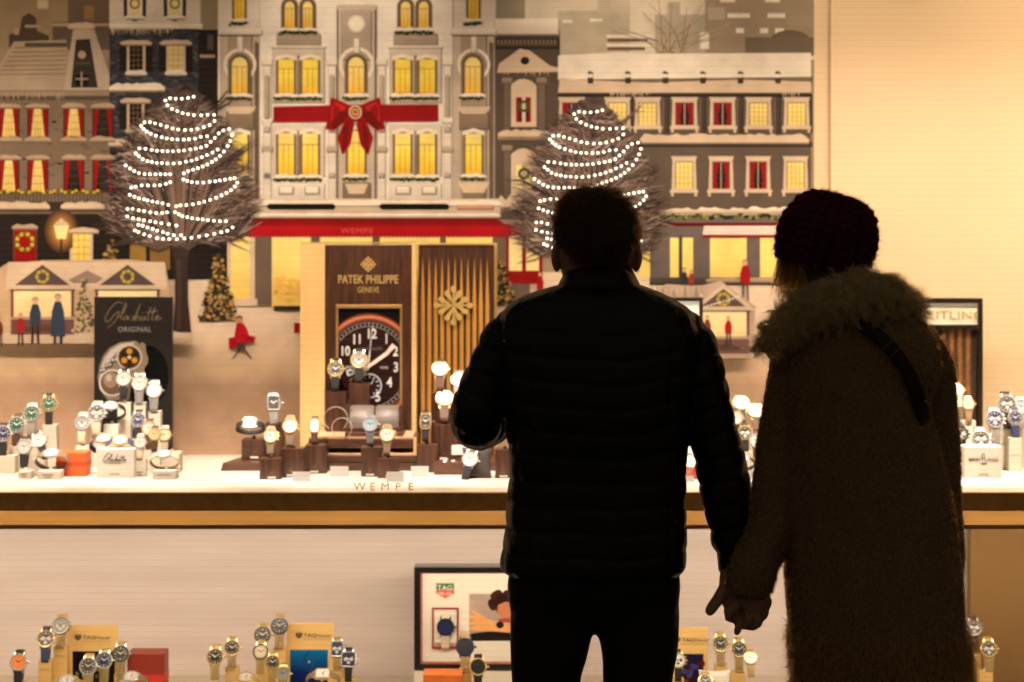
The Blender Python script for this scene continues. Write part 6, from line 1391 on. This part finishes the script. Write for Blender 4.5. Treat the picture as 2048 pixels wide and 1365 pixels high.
# leather patch below the collar
bvh = BVHTree.FromObject(jacket, bpy.context.evaluated_depsgraph_get())
def on_surface(px, py, tree, off):
    d = Vector((WX(px, 1.0), 1.0, WZ(py, 1.0) - CAM_Z)).normalized(); hit = tree.ray_cast(Vector((0, 0, CAM_Z)), d)
    return (hit[0] - d * off, hit[1]) if hit[0] is not None else (None, None)
mt = [on_surface(x, y, bvh, 0.003)[0] for y in (556, 568) for x in (1196, 1214, 1232, 1250)]
if all(p is not None for p in mt): mesh_obj('collar_patch', [tuple(p) for p in mt] + [tuple(p + Vector((0, 0.004, 0))) for p in mt], [(0, 1, 5, 4), (1, 2, 6, 5), (2, 3, 7, 6), (8, 12, 13, 9), (9, 13, 14, 10), (10, 14, 15, 11), (0, 8, 9, 1), (1, 9, 10, 2), (2, 10, 11, 3), (4, 5, 13, 12), (5, 6, 14, 13), (6, 7, 15, 14), (0, 4, 12, 8), (3, 11, 15, 7)], m_shoe, man)
# trousers
b = Body()
b.loft(densify([(mz(1234), mx(1188), MY, mr(150), .074), (mz(1222), mx(1188), MY, mr(166), .092), (mz(1200), mx(1188), MY, mr(169), .106), (mz(1165), mx(1188), MY, mr(172), .120), (mz(1125), mx(1189), MY, mr(165), .120)], 0.006), 2.4, 72, lambda r, a: vnoise(r, (20, 20, 9)) * 0.004)
def leg(pts): b.tube(path(pts, 0.008), 48, lambda s, a, p: vnoise(p, (22, 22, 7), 2.0) * 0.006)
leg([(mx(1104), MY, mz(1205), mr(84)), (mx(1103), MY, mz(1245), mr(84)), (mx(1098), MY, mz(1300), mr(76)), (mx(1092), MY, mz(1365), mr(67)), (mx(1088), MY, .52, .062), (mx(1086), MY, .30, .058), (mx(1085), MY, .04, .056)])
leg([(mx(1272), MY, mz(1205), mr(84)), (mx(1274), MY, mz(1245), mr(83)), (mx(1277), MY, mz(1300), mr(77)), (mx(1276), MY, mz(1365), mr(69)), (mx(1278), MY, .52, .063), (mx(1280), MY, .30, .058), (mx(1282), MY, .04, .056)])
b.fuse('trousers', m_trouser, man, 0.006, 7)
def shoes(xs, y, parent, m_):
    for x in xs:
        b = Body(); b.loft(densify([(0.0102, x, y + .05, .046, .140), (.03, x, y + .05, .048, .142), (.055, x, y + .035, .044, .12), (.09, x, y, .042, .07), (.11, x, y - .01, .040, .055)], 0.01), 2.4, 40); b.fuse('shoe', m_, parent, 0.006, 3)
shoes((mx(1085), mx(1282)), MY, man, m_shoe)
# hair: a dark cap plus many short strands lit from the window
b = Body()
cap = [(379, 1188, 0, 16, .025), (385, 1189, -.002, 36, .050), (400, 1190, -.004, 58, .078), (425, 1191, -.006, 74, .095), (455, 1192, -.008, 82, .103), (482, 1193, -.010, 80, .104), (503, 1194, -.018, 66, .094), (520, 1195, -.026, 54, .076)]
b.loft(densify([(mz(py), mx(cx), MY + dy - .004, mr(hw), hd) for py, cx, dy, hw, hd in cap[::-1]], 0.006), 2.1, 44, lambda r, a: vnoise(r, (18, 18, 18), 3.0) * 0.009)
hair = b.fuse('hair', m_hairbase, man, 0.005, 2)
P, N = sample(hair, 17000, lambda c, n_: ((c[:, 2] > mz(532)) & ~((c[:, 1] > MY + 0.055) & (c[:, 2] < mz(445))) & ~((np.abs(c[:, 0] - mx(1193)) > mr(56)) & (c[:, 2] < mz(486)) & (c[:, 1] > MY - 0.055))).astype(float))
topness = np.clip((P[:, 2] - mz(470)) / 0.09, 0, 1)[:, None]
crown = np.array([mx(1196), MY - 0.05, mz(378)])
flow = P - crown; flow -= N * np.sum(flow * N, axis=1, keepdims=True); flow /= np.linalg.norm(flow, axis=1, keepdims=True) + 1e-9
D = N * (0.42 + 0.22 * topness) + flow * 0.85 + np.array([0, 0, -0.2]) + rng.normal(size=P.shape) * 0.24
Ln = (0.015 + 0.012 * topness[:, 0]) * rng.uniform(0.7, 1.35, len(P))
o = strands('hair_strands', P - N * 0.002, D, Ln, 0.0008, 4, m_hairm, hair, sag=0.15, jitter=0.5)
# a little stubble-grey beard edge on the cheek
# ------------------------------------------------------------------ woman in the teddy coat
FY = 4.20
woman = empty('person', (WX(1745, FY), FY, 0.0), 'woman in a shaggy brown coat and dark red knit hat seen from behind', 'person')
wx = lambda px, dy=0.0: WX(px, FY + dy)
wz = lambda py, dy=0.0: WZ(py, FY + dy)
wr_ = lambda r: r * FY / F
def wp(px, py, dy, r): return (wx(px, dy), FY + dy, wz(py, dy), wr_(r))
m_coat = mat('brown_teddy_backing', (0.26, 0.18, 0.10), 0.9, var=0.25, vscale=120, bump=0.5, bscale=250)
m_fur = mat('brown_teddy_pile', (0.60, 0.43, 0.24), 0.8, var=0.35, vscale=90, translucent=0.68)
m_shear = mat('cream_shearling', (0.70, 0.60, 0.42), 0.8, var=0.25, vscale=60, translucent=0.62)
m_knit = mat('dark_red_wool', (0.075, 0.008, 0.014), 0.85, var=0.3, vscale=180, bump=0.4, bscale=400)
m_blonde = mat('blonde_hair', (0.72, 0.47, 0.20), 0.45, var=0.3, vscale=200, translucent=0.6)
b = Body()
hd_ = [(398, 1655, 0, 40, .05), (420, 1655, 0, 68, .08), (455, 1655, 0, 80, .094), (490, 1657, 0, 76, .096), (520, 1660, 0.0, 66, .090), (550, 1664, .008, 54, .078), (575, 1668, .012, 46, .062), (600, 1668, .010, 48, .055), (640, 1690, .0, 56, .058), (670, 1705, 0, 90, .07)]
b.loft(densify([(wz(py), wx(cx), FY + dy, wr_(hw), hd) for py, cx, dy, hw, hd in hd_[::-1]], 0.008), 2.1, 36)
fx, fy = wx(1655) - 0.040, FY + 0.080     # face turned towards the window, a little to the side
b.ball((fx - .012, fy + .016, wz(515)), (0.014, 0.018, 0.018)); b.ball((fx, fy + .004, wz(545)), (0.02, 0.016, 0.008)); b.ball((fx + .004, fy - .002, wz(562)), (0.024, 0.02, 0.016)); b.ball((fx, fy, wz(495)), (0.03, 0.02, 0.008))
WC = wx(1740)
b.loft(densify([(0.84, WC, FY, .12, .06), (0.95, WC, FY, .14, .09), (1.1, WC - .01, FY, .12, .085), (1.3, wx(1722), FY, .13, .09), (1.42, wx(1712), FY, .14, .085), (1.49, wx(1706), FY, .09, .06)], 0.02), 2.3, 36)
for px in (1700, 1800): b.tube(path([(wx(px), FY, 0.85, .062), (wx(px), FY, .65, .052), (wx(px), FY, .45, .042), (wx(px), FY, .09, .03)], 0.02), 18); b.tube(path([(wx(px), FY - .03, .05, .026), (wx(px), FY + .05, .042, .027), (wx(px), FY + .14, .032, .022)], 0.02), 14)
SL_L = [(1602, 672, 0, 40), (1590, 700, 0, 44), (1580, 742, -.005, 46), (1571, 800, -.01, 47.5), (1563, 883, -.01, 49.5), (1555, 961, -.012, 49.5), (1547, 1032, -.015, 48), (1530, 1080, -.02, 48), (1511, 1120, -.025, 50), (1501, 1152, -.03, 49), (1496, 1178, -.03, 45), (1495, 1190, -.03, 39)]
SL_R = [(1832, 672, .02, 38), (1852, 705, .03, 42), (1866, 745, .035, 42), (1872, 827, .04, 44), (1878, 941, .05, 46), (1884, 1080, .06, 45), (1887, 1130, .065, 43), (1888, 1162, .07, 38)]
b.tube(path([(*wp(*q)[:3], wp(*q)[3] * 0.6) for q in SL_L], 0.02), 16); b.tube(path([(*wp(*q)[:3], wp(*q)[3] * 0.6) for q in SL_R], 0.02), 16)
# left hand: palm from the cuff, fingers folded over his
b.tube(path([hp(1505, 1190, -.020, .026), hp(1508, 1206, -.022, .028), hp(1506, 1222, -.022, .024)], 0.004), 16, flat=0.6)
for P_ in ([hp(1526, 1190, -.012, .0100), hp(1535, 1204, -.012, .0098), hp(1529, 1218, .0, .0088), hp(1515, 1222, .010, .0078)], [hp(1519, 1204, -.017, .0100), hp(1529, 1224, -.017, .0098), hp(1521, 1237, -.004, .0088), hp(1505, 1239, .008, .0078)], [hp(1508, 1214, -.020, .0100), hp(1517, 1241, -.020, .0098), hp(1507, 1253, -.008, .0090), hp(1491, 1252, .004, .0080)], [hp(1494, 1214, -.020, .0098), hp(1498, 1242, -.019, .0094), hp(1489, 1252, -.008, .0086), hp(1478, 1246, .004, .0075)]):
    finger(b, P_)
finger(b, [hp(1486, 1194, -.020, .0115), hp(1470, 1212, -.024, .0105), hp(1460, 1226, -.022, .0095), hp(1457, 1236, -.018, .0085)])
b.tube(path([(wx(1889, .07), FY + .07, wz(1160, .07), .024), (wx(1890, .08), FY + .08, wz(1195, .08), .026), (wx(1890, .085), FY + .085, wz(1215, .085), .022)], 0.004), 14, flat=0.6)
for k in range(4): b.tube(path([(wx(1878 + k * 8, .085), FY + .085, wz(1212, .085), .0085), (wx(1877 + k * 8, .09), FY + .09, wz(1240, .09), .008), (wx(1879 + k * 7, .075), FY + .075, wz(1262 - (k in (0, 3)) * 6, .075), .007)], 0.003), 10)
b.tube(path([(wx(1876, .07), FY + .07, wz(1185, .07), .010), (wx(1868, .06), FY + .06, wz(1206, .06), .009), (wx(1866, .055), FY + .055, wz(1224, .055), .0075)], 0.003), 10)
b.fuse('body', m_skin, woman, 0.0031, 1)
# coat
CO = [(588, 1648, 1765, .060), (606, 1618, 1802, .088), (630, 1588, 1832, .112), (660, 1566, 1856, .128), (700, 1556, 1868, .138), (750, 1558, 1862, .142), (800, 1562, 1852, .145), (880, 1566, 1866, .148), (990, 1570, 1892, .152), (1080, 1573, 1904, .156), (1160, 1578, 1914, .160), (1250, 1586, 1924, .164), (1300, 1590, 1933, .166), (1365, 1594, 1943, .169), (1430, 1596, 1950, .171), (1452, 1606, 1940, .165)]
def coat_disp(r, a):
    z = r[0, 2]; k = min(1.0, max(0.25, (1.45 - z) / 0.4))
    fold = vnoise(r, (9, 9, 1.6), 1.0) * 0.020 * k + vnoise(r, (24, 24, 8), 4.0) * 0.004
    sag = -0.006 * np.exp(-((r[:, 0] - wx(1640)) / 0.02) ** 2) * (r[:, 1] < FY) * (z < 1.35)
    bump_ = 0.012 * np.exp(-((r[:, 0] - wx(1845)) / 0.04) ** 2 - ((z - wz(735)) / 0.05) ** 2) * (r[:, 1] < FY)
    return fold + sag + bump_
b = Body(); b.loft(densify([(wz(py), (wx(l) + wx(r_)) / 2, FY, (wx(r_) - wx(l)) / 2, hd) for py, l, r_, hd in CO[::-1]], 0.006), 2.35, 110, coat_disp)
sd = lambda seed: (lambda s, a, p: vnoise(p, (16, 16, 10), seed) * 0.007 - 0.002)
b.tube(path([wp(*q) for q in SL_L], 0.005), 48, sd(2.0)); b.tube(path([wp(*q) for q in SL_R], 0.005), 48, sd(6.0))
coat = b.fuse('coat', m_coat, woman, 0.005, 2)
vis = lambda c, n_: (n_[:, 1] < 0.62).astype(float)
P, N = sample(coat, 125000, vis)
HEM = wz(1248)
cl = np.array([noise.noise(Vector(p) * 70) for p in P]); cl2 = np.array([noise.noise(Vector(p) * 70 + Vector((9, 3, 1))) for p in P])
tang = np.stack([cl, cl2 * 0.4, cl2], 1)
body_m = P[:, 2] > HEM
D = N * 0.75 + np.array([0, 0, -0.42]) + tang * 1.3 + rng.normal(size=P.shape) * 0.30
strands('pile', P[body_m] - N[body_m] * 0.001, D[body_m], rng.uniform(0.0040, 0.0072, body_m.sum()), 0.0012, 3, m_fur, coat, sag=0.25, curl=0.0012, curlf=0.8, jitter=0.6)['kind'] = 'stuff'
hm = ~body_m & (rng.random(len(P)) < 0.55)
strands('hem_trim', P[hm], (N * 0.7 + np.array([0, 0, -0.75]) + tang * 1.2)[hm] + rng.normal(size=(hm.sum(), 3)) * 0.3, rng.uniform(0.012, 0.024, hm.sum()), 0.0012, 5, m_fur, coat, sag=0.2, curl=0.0030, curlf=1.0, jitter=0.5)['kind'] = 'stuff'
# shearling collar
COLLAR = [(1523, 700, -.055, 11), (1540, 682, -.07, 24), (1572, 655, -.085, 34), (1620, 624, -.10, 40), (1680, 600, -.112, 42), (1738, 590, -.105, 43), (1782, 602, -.07, 39), (1808, 622, -.005, 32), (1790, 640, .07, 28), (1730, 655, .12, 26)]
b = Body(); b.tube(path([wp(*q) for q in COLLAR], 0.005), 40, lambda s, a, p: vnoise(p, (30, 30, 30)) * 0.008)
collar = b.fuse('collar', m_shear, woman, 0.005, 2)
P0, N0 = sample(collar, 1500, lambda c, n_: (n_[:, 1] < 0.7).astype(float)); G = 14
cl = np.array([[noise.noise(Vector(p) * 40 + Vector((k * 7.1, 0, 0))) for k in range(3)] for p in P0])
D0 = N0 * 0.9 + cl * 1.1 + rng.normal(size=P0.shape) * 0.35 + np.array([0, 0, -0.25]); L0 = rng.uniform(0.015, 0.030, len(P0))
lk = np.repeat(np.arange(len(P0)), G); n = len(lk)
strands('collar_curls', P0[lk] - N0[lk] * 0.003 + rng.normal(size=(n, 3)) * 0.0022, D0[lk] + rng.normal(size=(n, 3)) * 0.10, L0[lk] * rng.uniform(0.8, 1.1, n), 0.0011, 7, m_shear, collar, sag=0.15, curl=0.0040, curlf=0.9, jitter=0.5, lock=lk)
# bag strap with buckle, laid over the coat
bvh = BVHTree.FromObject(coat, bpy.context.evaluated_depsgraph_get())
m_strap = mat('black_webbing', (0.008, 0.007, 0.007), 0.6, var=0.2, bump=0.2, bscale=500)
CL = crom([(1668, 622), (1705, 640), (1745, 664), (1783, 697), (1812, 738), (1831, 778), (1845, 822), (1855, 862)], 6)
V = []
for i, (x, y) in enumerate(CL):
    t_ = CL[min(len(CL) - 1, i + 1)] - CL[max(0, i - 1)]; t_ /= np.linalg.norm(t_); nx, ny = -t_[1], t_[0]
    for k in (-1, -0.35, 0.35, 1):
        p, nn = on_surface(x + nx * 13.5 * k, y + ny * 13.5 * k, bvh, 0.011 - 0.020 * max(0.0, (i - len(CL) + 6) / 5))
        V.append(p if p is not None else (V[-4] if len(V) >= 4 else Vector((wx(x), FY - 0.13, wz(y)))))
n = len(CL); V = [tuple(v) for v in V]; V2 = [(v[0], v[1] + 0.003, v[2]) for v in V]; o_ = len(V)
fs = [(i * 4 + k, i * 4 + k + 1, i * 4 + 5 + k, i * 4 + 4 + k) for i in range(n - 1) for k in range(3)] + [(o_ + i * 4 + k, o_ + i * 4 + 4 + k, o_ + i * 4 + 5 + k, o_ + i * 4 + k + 1) for i in range(n - 1) for k in range(3)]
fs += [(i * 4, i * 4 + 4, o_ + i * 4 + 4, o_ + i * 4) for i in range(n - 1)] + [(i * 4 + 3, o_ + i * 4 + 3, o_ + i * 4 + 7, i * 4 + 7) for i in range(n - 1)]
bag = empty('bag_strap', V[n * 2], 'black shoulder strap with metal buckle across the shaggy coat', 'strap')
mesh_obj('webbing', V + V2, fs, m_strap, bag, True)
c0 = on_surface(1783, 697, bvh, 0.016)[0]; q = math.radians(-42); mb = MB(); hw_, hh_ = 0.0115, 0.0195
M = Matrix.Translation(c0) @ Matrix.Rotation(math.radians(48), 4, 'Y')
for (x0, z0, x1, z1) in ((-hw_, -hh_, -hw_ + .0016, hh_), (hw_ - .0016, -hh_, hw_, hh_), (-hw_, hh_ - .0016, hw_, hh_), (-hw_, -hh_, hw_, -hh_ + .0016)): mb.box(x0, -0.0012, z0, x1, 0.0012, z1, 0, M)
mb.build('buckle', mat('dark_buckle_steel', (0.25, 0.22, 0.18), 0.3, metal=1.0), bag)
# knit hat
nu, nv = 260, 120; V = []; fs = []
U = 23; VR = 12; tilt = Matrix.Rotation(math.radians(17), 3, 'Y'); hc = np.array([wx(1657), FY, wz(474)])
prof = crom([(0.003, 0.089), (0.028, 0.0875), (0.056, 0.077), (0.081, 0.053), (0.096, 0.020), (0.099, -0.012), (0.096, -0.040), (0.090, -0.060), (0.084, -0.072), (0.076, -0.074)], 14)
pd = np.concatenate([[0], np.cumsum(np.linalg.norm(np.diff(prof, axis=0), axis=1))])
for j in range(nv):
    s = pd[-1] * j / (nv - 1); r = np.interp(s, pd, prof[:, 0]); z = np.interp(s, pd, prof[:, 1])
    for i in range(nu):
        a = 2 * PI * i / nu; u = a / (2 * PI) * U; v = s / pd[-1] * VR
        col_i = math.floor(u); f = u - col_i; vv = v + 0.9 * abs(f - 0.5) + 0.12 * math.sin(col_i * 2.1)
        d = 0.0105 * (math.sin(PI * f) ** 0.7) * (0.45 + 0.55 * abs(math.sin(PI * vv))) * min(1, r / 0.05) + 0.0035 * noise.noise(Vector((math.cos(a) * 2, math.sin(a) * 2, v * 0.2))) * 1.5
        rr = r + d
        V.append((rr * math.cos(a), rr * 1.04 * math.sin(a), z + d * (0.6 if z > 0.05 else 0)))
V = np.array(V) @ np.array(tilt).T + hc
Q = np.array([(j * nu + i, j * nu + (i + 1) % nu, (j + 1) * nu + (i + 1) % nu, (j + 1) * nu + i) for j in range(nv - 1) for i in range(nu)])
me = arrays_mesh('knit_hat', V, Q[:, ::-1], True); me.materials.append(m_knit); hat = link(bpy.data.objects.new('knit_hat', me), woman)
P, N = sample(hat, 14000)
m_fuzz = mat('dark_red_wool_fuzz', (0.20, 0.025, 0.035), 0.8, var=0.3, vscale=100, translucent=0.65)
strands('wool_fuzz', P, N * 0.7 + rng.normal(size=P.shape) * 0.6, rng.uniform(0.003, 0.009, len(P)), 0.0007, 3, m_fuzz, hat, curl=0.001, jitter=0.8)
# hair: short at the nape, long strands falling beside the face
b = Body(); b.loft(densify([(wz(py), wx(cx), FY + dy, wr_(hw), hd) for py, cx, dy, hw, hd in ((610, 1668, -.02, 36, .05), (585, 1664, -.012, 48, .066), (555, 1662, -.004, 60, .086), (520, 1660, 0, 70, .095), (490, 1658, 0, 76, .097))], 0.006), 2.1, 36, lambda r, a: vnoise(r, (40, 40, 12)) * 0.004)
whair = b.fuse('hair', mat('dark_blonde_nape', (0.10, 0.06, 0.03), 0.6), woman, 0.005, 2)
n = 900; t = rng.random(n) ** 1.3
P = np.stack([wx(1567) + t * (wx(1606) - wx(1567)) + rng.normal(size=n) * 0.002, FY + 0.055 - t * 0.09 + rng.normal(size=n) * 0.010, wz(500) - t * (wz(500) - wz(545))], 1)
D = np.stack([-0.06 + 0.14 * t + rng.normal(size=n) * 0.07, rng.normal(size=n) * 0.08 + 0.02, -np.ones(n)], 1)
strands('hair_locks', P, D, rng.uniform(0.06, 0.115, n) * (1 - 0.3 * t), 0.0011, 8, m_blonde, whair, curl=0.004, curlf=0.5, jitter=0.12)
shoes((wx(1700), wx(1800)), FY, woman, m_shoe)
b = Body()
for px in (1700, 1800): b.tube(path([(wx(px), FY, 0.82, .068), (wx(px), FY, .65, .058), (wx(px), FY, .45, .049), (wx(px), FY, .06, .042)], 0.01), 24)
b.loft(densify([(0.78, WC, FY, .14, .095), (0.84, WC, FY, .150, .10), (0.9, WC, FY, .150, .10)], 0.01), 2.3, 36)
b.fuse('trousers', m_trouser, woman, 0.006, 2)
# ---- lettering becomes plain mesh
bpy.context.view_layer.update()
dg = bpy.context.evaluated_depsgraph_get()
for o in [o for o in COL.objects if o.type == 'FONT']:
    me = bpy.data.meshes.new_from_object(o.evaluated_get(dg)); nm = o.name
    n = bpy.data.objects.new('lettering', me); COL.objects.link(n); n.name = nm
    n.parent = o.parent; n.matrix_parent_inverse = o.matrix_parent_inverse.copy(); n.location = o.location; n.rotation_euler = o.rotation_euler; n.scale = o.scale
    bpy.data.objects.remove(o)
    n.name = nm
bpy.context.view_layer.update()
